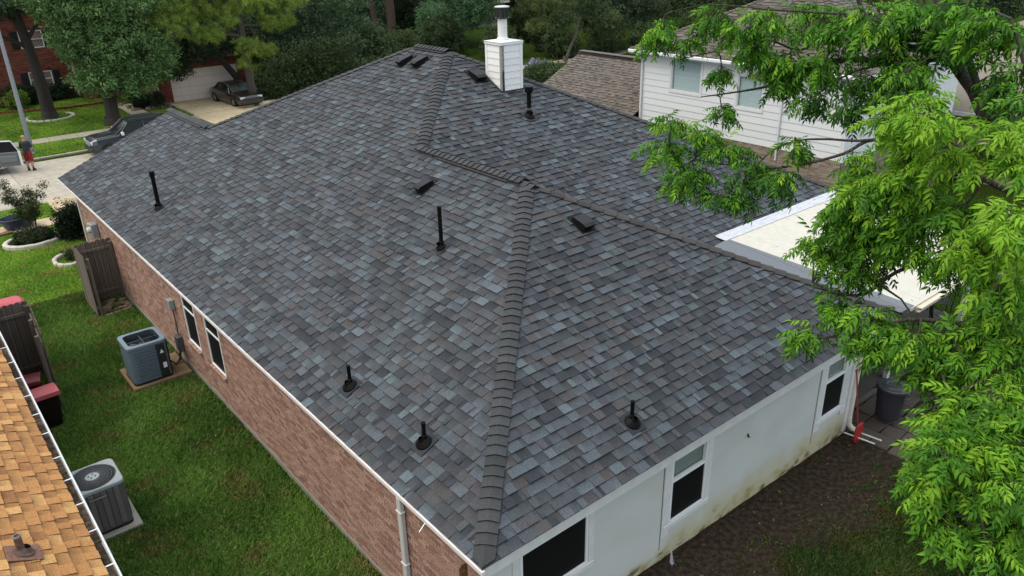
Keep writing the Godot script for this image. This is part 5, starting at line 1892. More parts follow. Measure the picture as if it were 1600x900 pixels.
func across_street() -> void:
	var house := thing("red_brick_house", "two-storey red brick house with dark shutters and white garage door across the street", "house")
	var red := [Color(0.30, 0.085, 0.055), Color(0.25, 0.065, 0.045), Color(0.35, 0.11, 0.07), Color(0.20, 0.055, 0.04), Color(0.28, 0.10, 0.075)]
	var z := -57.5
	var x0 := -12.0
	var wall := Node3D.new()
	wall.name = "main_wall"
	house.add_child(wall)
	var holes := [Rect2(4.62 - x0, 3.95, 1.45, 1.15), Rect2(4.62 - x0, 1.35, 1.45, 1.05), Rect2(-2.5 - x0, 3.95, 1.45, 1.15), Rect2(-2.5 - x0, 1.35, 1.45, 1.05)]
	bricks(wall, Vector3(x0, -0.4, z), Vector3.RIGHT, Vector3.BACK, 19.5, 6.6, holes, Vector2(0.30, 0.10), red, 0, lin(0.30, 0.2, 0.16))
	for h in holes:
		window(house, Transform3D(Basis(), Vector3(x0 + h.position.x, -0.4 + h.position.y, z + 0.01)), h.size.x, h.size.y, h.size.y * 0.5, lin(0.62, 0.64, 0.62), 0.07, 2)
		for s in [-0.5, h.size.x + 0.06]:
			var b := Builder.new()
			var c := Vector3(x0 + h.position.x + s, -0.4 + h.position.y, z + 0.012)
			b.abox(c, c + Vector3(0.44, h.size.y, 0.04), lin(0.018, 0.018, 0.02), 0.01)
			for i in 9:
				b.box(Transform3D(Basis(Vector3.RIGHT, 0.5), c + Vector3(0.22, h.size.y * (i + 0.5) / 9.0, 0.045)), Vector3(0.36, 0.09, 0.012), lin(0.022, 0.022, 0.024))
			put("shutter", b, mats["paint"], house)
		var l := Builder.new()
		for i in 7:
			var c := Vector3(x0 + h.position.x + h.size.x * (i + 0.5) / 7.0, -0.4 + h.end.y + 0.13, z + 0.02)
			l.box(Transform3D(Basis(), c), Vector3(h.size.x / 7.0 - 0.02, 0.24, 0.05), jit(red[i % 5], 0.15), 0.01)
		put("lintel_bricks", l, mats["brick"], house)
	var b := Builder.new()
	b.abox(Vector3(7.42, -0.3, z + 0.01), Vector3(7.52, 3.0, z + 0.11), lin(0.62, 0.60, 0.56), 0.02)
	put("downspout", b, mats["paint"], house)
	b = Builder.new()
	b.abox(Vector3(x0, -0.4, z - 9.0), Vector3(7.5, 6.2, z - 0.05), lin(0.25, 0.10, 0.07))
	b.abox(Vector3(x0 - 0.4, 6.1, z + 0.05), Vector3(7.9, 6.28, z + 0.45), lin(0.5, 0.5, 0.48), 0.02)
	put("eaves", b, mats["paint"], house)
	b = Builder.new()
	var tn := lin(0.13, 0.11, 0.095)
	var ra := Vector3(x0 + 4.5, 8.6, z - 4.5)
	var rb := Vector3(3.0, 8.6, z - 4.5)
	b.trin(Vector3(x0 - 0.4, 6.28, z + 0.45), Vector3(7.9, 6.28, z + 0.45), rb, Vector3.UP, tn, tn, tn)
	b.trin(Vector3(x0 - 0.4, 6.28, z + 0.45), rb, ra, Vector3.UP, tn, tn, tn)
	b.trin(Vector3(7.9, 6.28, z + 0.45), Vector3(7.9, 6.28, z - 9.4), rb, Vector3.UP, tn, tn, tn)
	b.trin(Vector3(x0 - 0.4, 6.28, z - 9.4), Vector3(7.9, 6.28, z - 9.4), rb, Vector3.UP, tn, tn, tn)
	put("roof", b, mats["shingle"], house)
	# entry bay
	var bay := Node3D.new()
	bay.name = "entry_bay"
	house.add_child(bay)
	bricks(bay, Vector3(7.6, -0.4, -55.6), Vector3.RIGHT, Vector3.BACK, 3.9, 3.2, [Rect2(2.9, 0.9, 0.8, 1.1), Rect2(0.7, 0.2, 1.1, 2.1)], Vector2(0.30, 0.10), red, 0, lin(0.30, 0.2, 0.16))
	window(house, Transform3D(Basis(), Vector3(10.5, 0.5, -55.59)), 0.8, 1.1, 0.55, lin(0.5, 0.55, 0.45), 0.06, 2)
	b = Builder.new()
	b.abox(Vector3(8.3, -0.2, -55.66), Vector3(9.4, 1.9, -55.61), lin(0.06, 0.035, 0.025), 0.01)
	for i in 2:
		for j in 3:
			b.abox(Vector3(8.42 + i * 0.46, -0.05 + j * 0.62, -55.609), Vector3(8.80 + i * 0.46, 0.45 + j * 0.62, -55.595), lin(0.075, 0.045, 0.03), 0.008)
	put("door", b, mats["paint"], house)
	b = Builder.new()
	b.abox(Vector3(7.6, -0.4, -57.4), Vector3(11.2, 2.75, -55.68), lin(0.2, 0.08, 0.06))
	b.trin(Vector3(7.3, 2.8, -55.3), Vector3(11.8, 2.8, -55.3), Vector3(11.8, 4.2, -58.0), Vector3.UP, tn, tn, tn)
	b.trin(Vector3(7.3, 2.8, -55.3), Vector3(11.8, 4.2, -58.0), Vector3(7.3, 4.2, -58.0), Vector3.UP, tn, tn, tn)
	put("bay_roof", b, mats["shingle"], house)
	# garage wing
	var gw := Node3D.new()
	gw.name = "garage_wall"
	house.add_child(gw)
	bricks(gw, Vector3(11.15, -0.45, -51.0), Vector3.RIGHT, Vector3.BACK, 6.4, 3.15, [Rect2(0.87, 0.0, 4.75, 2.36)], Vector2(0.30, 0.10), red, 0, lin(0.30, 0.2, 0.16))
	bricks(gw, Vector3(11.16, -0.45, -55.6), Vector3.BACK, Vector3.LEFT, 4.6, 3.15, [], Vector2(0.30, 0.10), [Color(0.24, 0.15, 0.10), Color(0.20, 0.12, 0.085)], 0, lin(0.30, 0.2, 0.16))
	b = Builder.new()
	b.abox(Vector3(11.2, -0.45, -58.0), Vector3(17.5, 2.7, -51.12), lin(0.2, 0.09, 0.07))
	put("garage_core", b, mats["paint"], house)
	for j in 4:
		for i in 8:
			b = Builder.new()
			b.abox(Vector3(12.03 + i * 0.594, -0.42 + j * 0.582, -51.10), Vector3(12.03 + (i + 1) * 0.594 - 0.004, -0.42 + (j + 1) * 0.582 - 0.012, -51.05), lin(0.70, 0.62, 0.54), 0.008)
			b.abox(Vector3(12.09 + i * 0.594, -0.34 + j * 0.582, -51.049), Vector3(12.03 + (i + 1) * 0.594 - 0.065, -0.42 + (j + 1) * 0.582 - 0.09, -51.04), lin(0.71, 0.63, 0.55), 0.006)
			put("garage_door_panel", b, mats["clean paint"], house)
	b = Builder.new()
	b.trin(Vector3(10.8, 2.72, -50.6), Vector3(17.9, 2.72, -50.6), Vector3(14.35, 4.4, -54.2), Vector3.UP, tn, tn, tn)
	b.trin(Vector3(10.8, 2.72, -50.6), Vector3(14.35, 4.4, -54.2), Vector3(10.8, 2.72, -58.0), Vector3.UP, tn, tn, tn)
	b.trin(Vector3(17.9, 2.72, -50.6), Vector3(17.9, 2.72, -58.0), Vector3(14.35, 4.4, -54.2), Vector3.UP, tn, tn, tn)
	b.abox(Vector3(10.8, 2.55, -50.62), Vector3(17.9, 2.715, -50.56), lin(0.55, 0.53, 0.5), 0.01)
	put("garage_roof", b, mats["shingle"], house)
	b = Builder.new()
	b.abox(Vector3(11.06, -0.3, -50.985), Vector3(11.15, 2.55, -50.9), lin(0.5, 0.45, 0.38), 0.02)
	put("downspout", b, mats["paint"], house)
	# brick planter edge in front, in an arc
	var edge := thing("brick_planter_edge", "low curved red brick edging before the hedge across the street", "planter")
	for i in 44:
		var f := i / 43.0
		var c := Vector3(lerpf(1.6, 8.3, f), -0.25, -55.2 + 1.4 * f + 0.7 * sin(f * PI))
		for r in 3:
			var q := Builder.new()
			q.box(Transform3D(Basis(Vector3.UP, -0.15 - 0.3 * cos(f * PI)), c + Vector3(0.07 * (r % 2), 0.10 * r + 0.06, 0)), Vector3(0.16, 0.095, 0.14), jit(red[rng.randi() % 5], 0.15), 0.01)
			put("brick", q, mats["brick"], edge)
	shrub("hedge", "dark clipped hedge under the red brick house windows", "hedge", Vector3(4.9, 0.0, -56.6), Vector3(2.6, 1.0, 0.6), 900, lin(0.024, 0.045, 0.022), lin(0.042, 0.069, 0.032), 1)
	shrub("yellow_shrub", "yellow-green fern-like shrub at the hedge's left end", "shrub", Vector3(3.2, 0.2, -55.5), Vector3(0.9, 0.75, 0.6), 260, lin(0.112, 0.173, 0.032), lin(0.180, 0.247, 0.047), 2)
	shrub("hedge", "dark hedge beyond the street lamp at the house's left", "hedge", Vector3(-1.5, 0.0, -56.3), Vector3(2.4, 1.0, 0.7), 600, lin(0.024, 0.045, 0.022), lin(0.042, 0.069, 0.032), 3)
	for i in 4:
		shrub("entry_bush", ["dark bush left of the entry window", "small dark bush below the entry window", "dark bush before the garage corner", "low grey-green bush on the stony entry bed"][i], "bush", [Vector3(9.9, 0.0, -53.2), Vector3(10.4, -0.05, -51.6), Vector3(10.6, 0.0, -50.2), Vector3(9.7, -0.1, -50.6)][i], [Vector3(0.6, 0.7, 0.5), Vector3(0.45, 0.45, 0.4), Vector3(0.55, 0.75, 0.5), Vector3(0.5, 0.35, 0.4)][i], 150, lin(0.021, 0.036, 0.019), lin(0.045, 0.068, 0.035), 10 + i)
	var st := Builder.new()
	for i in 70:
		var p := Vector3(rng.randf_range(8.8, 11.4), -0.16, rng.randf_range(-53.4, -49.6))
		st.box(Transform3D(Basis(Vector3.UP, rng.randf() * 3.0), p), Vector3(rng.randf_range(0.12, 0.4), rng.randf_range(0.08, 0.22), rng.randf_range(0.12, 0.3)), jit(lin(0.26, 0.20, 0.16), 0.4), 0.03)
	var so := put("entry_bed_stones", st, mats["stone"])
	tag(so, "rough tan stones in the bed before the entry bay", "stones")
	so.set_meta("kind", "stuff")
	# street lamp
	var lp := thing("street_lamp", "tall grey metal lamp pole at the far kerb beside the man", "street lamp", Vector3(1.62, -0.32, -42.3))
	b = Builder.new()
	b.lathe(Transform3D(), [Vector2(0.16, 0.0), Vector2(0.16, 0.10), Vector2(0.135, 0.14), Vector2(0.125, 0.5), Vector2(0.075, 9.0), Vector2(0, 9.0)], 16, lin(0.30, 0.33, 0.36))
	put("pole", b, mats["metal"], lp)
	b = Builder.new()
	b.tube([Vector3(0, 8.8, 0), Vector3(0.1, 9.3, 0.4), Vector3(0.2, 9.5, 1.6)], [0.05, 0.045, 0.04], 10, lin(0.30, 0.33, 0.36))
	put("arm", b, mats["metal"], lp)
	b = Builder.new()
	b.box(Transform3D(Basis(Vector3.UP, 0.12), Vector3(0.24, 9.5, 1.9)), Vector3(0.28, 0.14, 0.62), lin(0.25, 0.27, 0.28), 0.05)
	put("lamp_head", b, mats["metal"], lp)


# ---------------------------------------------------------------- vehicles
# a body lofted over stations along +x: [x, sill, shoulder, half width], and a cabin over [x, roof, half width at roof]
func vehicle(called: String, label: String, at: Vector3, turn: float, paint: Color, body: Array, cabin: Array, wheels: Array, wr: float, kind: String) -> Node3D:
	var v := thing(called, label, kind, at, turn)
	var b := Builder.new()
	var rings := []
	for s in body:
		var y0: float = s[1]
		var y1: float = s[2]
		var w: float = s[3]
		rings.append([Vector3(s[0], y0, -w * 0.90), Vector3(s[0], lerpf(y0, y1, 0.25), -w * 0.99), Vector3(s[0], lerpf(y0, y1, 0.65), -w), Vector3(s[0], lerpf(y0, y1, 0.93), -w * 0.95), Vector3(s[0], y1, -w * 0.84), Vector3(s[0], y1 + 0.025, 0),
			Vector3(s[0], y1, w * 0.84), Vector3(s[0], lerpf(y0, y1, 0.93), w * 0.95), Vector3(s[0], lerpf(y0, y1, 0.65), w), Vector3(s[0], lerpf(y0, y1, 0.25), w * 0.99), Vector3(s[0], y0, w * 0.90)])
	loft(b, rings, paint)
	put("body", b, mats["car paint"], v)
	b = Builder.new()
	var cr := []
	for s in cabin:
		var w: float = s[3]
		var w0: float = s[4]
		cr.append([Vector3(s[0], s[1], -w0), Vector3(s[0] , lerpf(s[1], s[2], 0.93), -w), Vector3(s[0], s[2], -w * 0.86), Vector3(s[0], s[2] + 0.03, 0), Vector3(s[0], s[2], w * 0.86), Vector3(s[0], lerpf(s[1], s[2], 0.93), w), Vector3(s[0], s[1], w0)])
	loft(b, cr, lin(0.012, 0.016, 0.018))
	put("windows", b, mats["car glass"], v)
	# roof skin and pillars over the glass
	b = Builder.new()
	for i in cabin.size() - 1:
		var p: Array = cabin[i]
		var q: Array = cabin[i + 1]
		if p[2] - p[1] > 0.32 and q[2] - q[1] > 0.32:
			b.quadn(Vector3(p[0], p[2] + 0.012, -p[3] * 0.9), Vector3(q[0], q[2] + 0.012, -q[3] * 0.9), Vector3(q[0], q[2] + 0.045, 0), Vector3(p[0], p[2] + 0.045, 0), Vector3.UP, paint, paint)
			b.quadn(Vector3(p[0], p[2] + 0.012, p[3] * 0.9), Vector3(q[0], q[2] + 0.012, q[3] * 0.9), Vector3(q[0], q[2] + 0.045, 0), Vector3(p[0], p[2] + 0.045, 0), Vector3.UP, paint, paint)
	for s in [-1.0, 1.0]:
		for i in cabin.size():
			var p: Array = cabin[i]
			if p[5]:
				b.bar(Vector3(p[0] - p[6], p[1] - 0.02, s * (p[4] + 0.004)), Vector3(p[0], p[2] - 0.01, s * (p[3] * 0.95 + 0.004)), 0.09, 0.03, paint, Vector3.RIGHT, 0.01)
		for i in cabin.size() - 1:
			var p: Array = cabin[i]
			var q: Array = cabin[i + 1]
			b.bar(Vector3(p[0], p[2] - 0.0, s * (p[3] * 0.93)), Vector3(q[0], q[2] - 0.0, s * (q[3] * 0.93)), 0.05, 0.05, paint, Vector3.UP, 0.01)
	put("roof_and_pillars", b, mats["car paint"], v)
	for x in wheels:
		for s in [-1.0, 1.0]:
			var wd := Node3D.new()
			wd.name = numbered("wheel")
			v.add_child(wd, true)
			wd.position = Vector3(x, wr, s * (body[3][3] - 0.09))
			wd.rotation.x = PI / 2 * s
			b = Builder.new()
			b.lathe(Transform3D(), [Vector2(wr * 0.62, -0.1), Vector2(wr * 0.95, -0.1), Vector2(wr, -0.06), Vector2(wr, 0.07), Vector2(wr * 0.95, 0.11), Vector2(wr * 0.62, 0.11)], 24, lin(0.012, 0.012, 0.012))
			put("tyre", b, mats["rubber"], wd)
			b = Builder.new()
			b.lathe(Transform3D(), [Vector2(wr * 0.63, 0.10), Vector2(wr * 0.58, 0.08), Vector2(wr * 0.5, 0.05), Vector2(0.0, 0.05)], 20, lin(0.05, 0.05, 0.052))
			for i in 6:
				var an := TAU * i / 6.0
				b.bar(Vector3(0, 0.085, 0), Vector3(cos(an) * wr * 0.6, 0.09, sin(an) * wr * 0.6), 0.07, 0.025, lin(0.42, 0.43, 0.44), Vector3.UP, 0.008)
			put("rim", b, mats["bright metal"], wd)
			b = Builder.new()
			var arch := []
			var rad := []
			for i in 11:
				var an := PI * i / 10.0
				arch.append(Vector3(x + cos(an) * (wr + 0.05), wr + sin(an) * (wr + 0.05), s * (body[3][3] - 0.012)))
				rad.append(0.035)
			b.tube(arch, rad, 6, lin(0.012, 0.012, 0.013))
			put("wheel_arch", b, mats["rubber"], v)
	return v


func loft(b: Builder, rings: Array, col: Color) -> void:
	var mid := Vector3.ZERO
	for r in rings:
		for p in r:
			mid += p / float(rings.size() * r.size())
	for i in rings.size() - 1:
		for k in rings[i].size() - 1:
			var a: Vector3 = rings[i][k]
			var c: Vector3 = rings[i + 1][k + 1]
			b.quadn(a, rings[i + 1][k], c, rings[i][k + 1], (a + c) * 0.5 - Vector3((a + c).x * 0.5, mid.y, 0), col, col)
	for e in [0, rings.size() - 1]:
		var out := Vector3(-1 if e == 0 else 1, 0, 0)
		for k in range(1, rings[e].size() - 1):
			b.trin(rings[e][0], rings[e][k], rings[e][k + 1], out, col, col, col)


func bits(v: Node3D, list: Array) -> void:
	for q in list:
		var b := Builder.new()
		b.box(Transform3D(Basis(Vector3.BACK, q[4] if q.size() > 4 else 0.0), q[1]), q[2], q[3], 0.018)
		put(q[0], b, mats["clean paint"] if q[0] != "headlight" else mats["car glass"], v)


func vehicles() -> void:
	# nose towards -x
	var navy := lin(0.022, 0.028, 0.040)
	var suv := [[-2.42, 0.42, 0.80, 0.72], [-2.36, 0.30, 0.98, 0.88], [-2.1, 0.26, 1.05, 0.95], [-1.2, 0.26, 1.12, 0.97], [-0.6, 0.27, 1.15, 0.98], [1.2, 0.27, 1.15, 0.98], [2.1, 0.30, 1.14, 0.97], [2.38, 0.40, 1.06, 0.90], [2.43, 0.5, 0.95, 0.80]]
	var cab := [[-1.02, 1.10, 1.15, 0.80, 0.86, false, 0.0], [-0.28, 1.12, 1.72, 0.72, 0.88, true, 0.62], [0.55, 1.12, 1.80, 0.73, 0.89, true, 0.0], [1.5, 1.12, 1.78, 0.73, 0.88, true, 0.0], [2.12, 1.12, 1.70, 0.70, 0.86, true, -0.18], [2.36, 1.08, 1.12, 0.68, 0.82, false, 0.0]]
	var tr := vehicle("parked_truck", "dark blue-grey pickup-style vehicle parked at the far kerb, nose to the left", Vector3(6.25, -0.42, -40.0), 0.0, navy, suv, cab, [-1.55, 1.5], 0.37, "car")
	bits(tr, [["grille", Vector3(-2.42, 0.78, 0), Vector3(0.06, 0.26, 1.0), lin(0.25, 0.27, 0.30)], ["bumper", Vector3(-2.40, 0.45, 0), Vector3(0.16, 0.22, 1.66), lin(0.03, 0.034, 0.04)], ["headlight", Vector3(-2.33, 0.84, 0.70), Vector3(0.16, 0.18, 0.30), lin(0.55, 0.60, 0.66)], ["headlight", Vector3(-2.33, 0.84, -0.70), Vector3(0.16, 0.18, 0.30), lin(0.55, 0.60, 0.66)],
		["mirror", Vector3(-0.72, 1.20, 1.03), Vector3(0.14, 0.18, 0.20), lin(0.55, 0.57, 0.6)], ["mirror", Vector3(-0.72, 1.20, -1.03), Vector3(0.14, 0.18, 0.20), lin(0.4, 0.42, 0.45)], ["hood_line", Vector3(-1.6, 1.09, 0.62), Vector3(1.2, 0.02, 0.05), lin(0.20, 0.23, 0.27), 0.07], ["roof_rail", Vector3(0.7, 1.86, 0.62), Vector3(1.7, 0.05, 0.05), lin(0.03, 0.03, 0.03)], ["roof_rail", Vector3(0.7, 1.86, -0.62), Vector3(1.7, 0.05, 0.05), lin(0.03, 0.03, 0.03)]])
	tr.scale = Vector3.ONE * 0.94
	var white := lin(0.62, 0.64, 0.65)
	var wh := vehicle("white_car", "white sport utility car with an open side door beside the man", Vector3(-2.25, -0.42, -40.1), 0.0, white, suv, cab, [-1.55, 1.5], 0.37, "car")
	bits(wh, [["bumper", Vector3(2.44, 0.48, 0), Vector3(0.16, 0.26, 1.7), lin(0.02, 0.02, 0.022)], ["taillight", Vector3(2.40, 0.95, 0.80), Vector3(0.1, 0.26, 0.14), lin(0.30, 0.02, 0.02)], ["taillight", Vector3(2.40, 0.95, -0.80), Vector3(0.1, 0.26, 0.14), lin(0.30, 0.02, 0.02)], ["side_trim", Vector3(0.2, 0.42, 0.985), Vector3(3.2, 0.14, 0.03), lin(0.02, 0.02, 0.022)], ["mirror", Vector3(-0.72, 1.2, 1.03), Vector3(0.14, 0.18, 0.2), white]])
	# the door that stands open towards the street
	var door := Node3D.new()
	door.name = "open_door"
	wh.add_child(door)
	door.position = Vector3(1.95, 0.42, 0.98)
	door.rotation.y = -0.42
	var b := Builder.new()
	b.abox(Vector3(0, 0, -0.03), Vector3(1.0, 0.70, 0.03), lin(0.10, 0.11, 0.12), 0.02)
	b.abox(Vector3(0.93, 0.0, -0.035), Vector3(1.04, 0.74, 0.035), white, 0.015)
	b.abox(Vector3(0.08, 0.20, 0.03), Vector3(0.86, 0.52, 0.07), lin(0.13, 0.135, 0.14), 0.02)
	put("door_panel", b, mats["clean paint"], door)
	b = Builder.new()
	b.bar(Vector3(0.02, 0.7, 0), Vector3(0.10, 1.26, 0), 0.06, 0.05, white, Vector3.RIGHT, 0.01)
	b.bar(Vector3(0.10, 1.26, 0), Vector3(0.74, 1.24, 0), 0.05, 0.06, white, Vector3.UP, 0.01)
	b.bar(Vector3(0.74, 1.24, 0), Vector3(0.98, 0.72, 0), 0.06, 0.05, white, Vector3.RIGHT, 0.01)
	put("door_frame", b, mats["car paint"], door)
	b = Builder.new()
	b.quad(Vector3(0.05, 0.7, 0.0), Vector3(0.96, 0.7, 0.0), Vector3(0.74, 1.22, 0.0), Vector3(0.12, 1.22, 0.0), lin(0.012, 0.014, 0.016))
	put("door_glass", b, mats["car glass"], door)
	# dark sedan on the drive, nose towards us
	var sd := [[-2.35, 0.36, 0.62, 0.66], [-2.28, 0.24, 0.74, 0.82], [-1.9, 0.20, 0.82, 0.89], [-1.2, 0.20, 0.89, 0.91], [-0.5, 0.20, 0.93, 0.92], [1.1, 0.20, 0.95, 0.92], [1.9, 0.22, 0.96, 0.89], [2.28, 0.28, 0.92, 0.82], [2.36, 0.42, 0.80, 0.70]]
	var sc := [[-1.08, 0.88, 0.93, 0.74, 0.80, false, 0.0], [-0.30, 0.91, 1.36, 0.62, 0.83, true, 0.60], [0.4, 0.92, 1.43, 0.62, 0.84, true, 0.0], [1.1, 0.93, 1.37, 0.60, 0.82, true, -0.40], [1.78, 0.94, 0.98, 0.64, 0.76, false, 0.0]]
	var bronze := lin(0.026, 0.021, 0.019)
	var se := vehicle("parked_sedan", "dark bronze sedan on the tan driveway by the white garage door", Vector3(15.25, -0.24, -47.9), PI / 2 + 0.08, bronze, sd, sc, [-1.42, 1.38], 0.33, "car")
	bits(se, [["grille", Vector3(-2.33, 0.52, 0), Vector3(0.06, 0.18, 0.8), lin(0.02, 0.02, 0.02)], ["headlight", Vector3(-2.24, 0.66, 0.62), Vector3(0.18, 0.14, 0.34), lin(0.5, 0.53, 0.56)], ["headlight", Vector3(-2.24, 0.66, -0.62), Vector3(0.18, 0.14, 0.34), lin(0.5, 0.53, 0.56)], ["bumper", Vector3(-2.33, 0.33, 0), Vector3(0.12, 0.16, 1.5), bronze], ["mirror", Vector3(-0.72, 0.98, 0.94), Vector3(0.12, 0.12, 0.16), bronze], ["mirror", Vector3(-0.72, 0.98, -0.94), Vector3(0.12, 0.12, 0.16), bronze]])
	man()


# smooth union of tapered capsules, meshed as surface nets; colour by the bone that lies nearest
func blob(bones: Array, cell: float, k: float) -> Builder:
	var lo := Vector3(1e9, 1e9, 1e9)
	var hi := -lo
	for q in bones:
		for e in [[q[0], q[2]], [q[1], q[3]]]:
			lo = lo.min(e[0] - Vector3.ONE * (e[1] + cell * 3.0))
			hi = hi.max(e[0] + Vector3.ONE * (e[1] + cell * 3.0))
	var n := Vector3i(((hi - lo) / cell).ceil()) + Vector3i.ONE
	var f := PackedFloat32Array()
	f.resize(n.x * n.y * n.z)
	f.fill(9.0)
	var field := func(p: Vector3) -> float:
		var s := 0.0
		for q in bones:
			var ab: Vector3 = q[1] - q[0]
			var t := clampf((p - q[0]).dot(ab) / maxf(ab.length_squared(), 1e-8), 0.0, 1.0)
			s += exp(-k * (p.distance_to(q[0] + ab * t) - lerpf(q[2], q[3], t)))
		return -log(maxf(s, 1e-30)) / k
	for z in n.z:
		for y in n.y:
			for x in n.x:
				f[x + n.x * (y + n.y * z)] = field.call(lo + Vector3(x, y, z) * cell)
	var at := {}
	var out := Builder.new()
	var pts := PackedVector3Array()
	var nrm := PackedVector3Array()
	var offs := [0, 1, n.x, n.x + 1, n.x * n.y, n.x * n.y + 1, n.x * n.y + n.x, n.x * n.y + n.x + 1]
	for z in n.z - 1:
		for y in n.y - 1:
			for x in n.x - 1:
				var i := x + n.x * (y + n.y * z)
				var inside := 0
				for o in offs:
					if f[i + o] < 0.0: inside += 1
				if inside == 0 or inside == 8:
					continue
				var sum := Vector3.ZERO
				var c := 0
				for e in [[0, 1], [2, 3], [4, 5], [6, 7], [0, 2], [1, 3], [4, 6], [5, 7], [0, 4], [1, 5], [2, 6], [3, 7]]:
					var a: float = f[i + offs[e[0]]]
					var b: float = f[i + offs[e[1]]]
					if (a < 0.0) != (b < 0.0):
						var t := a / (a - b)
						var pa := Vector3(e[0] & 1, (e[0] >> 1) & 1, e[0] >> 2)
						var pb := Vector3(e[1] & 1, (e[1] >> 1) & 1, e[1] >> 2)
						sum += pa.lerp(pb, t)
						c += 1
				at[i] = pts.size()
				var p := lo + (Vector3(x, y, z) + sum / c) * cell
				pts.append(p)
				var h := cell * 0.5
				nrm.append(Vector3(field.call(p + Vector3(h, 0, 0)) - field.call(p - Vector3(h, 0, 0)), field.call(p + Vector3(0, h, 0)) - field.call(p - Vector3(0, h, 0)), field.call(p + Vector3(0, 0, h)) - field.call(p - Vector3(0, 0, h))).normalized())
	var tint := func(p: Vector3) -> Color:
		var best := 1e9
		var col := Color.WHITE
		for q in bones:
			var ab: Vector3 = q[1] - q[0]
			var t := clampf((p - q[0]).dot(ab) / maxf(ab.length_squared(), 1e-8), 0.0, 1.0)
			var d: float = p.distance_to(q[0] + ab * t) - lerpf(q[2], q[3], t)
			if d < best:
				best = d
				col = q[4]
		return col
	for z in range(1, n.z - 1):
		for y in range(1, n.y - 1):
			for x in range(1, n.x - 1):
				var i := x + n.x * (y + n.y * z)
				for ax in 3:
					var st: int = [1, n.x, n.x * n.y][ax]
					if (f[i] < 0.0) == (f[i + st] < 0.0):
						continue
					var u: int = [n.x, n.x * n.y, 1][ax]
					var w: int = [n.x * n.y, 1, n.x][ax]
					var q := [at.get(i - u - w, -1), at.get(i - w, -1), at.get(i, -1), at.get(i - u, -1)]
					if q.has(-1):
						continue
					if f[i] >= 0.0: q.reverse()
					for tr in [[0, 2, 1], [0, 3, 2]]:
						for j in tr:
							out.vtx(pts[q[j]], nrm[q[j]], tint.call(pts[q[j]]))
	return out


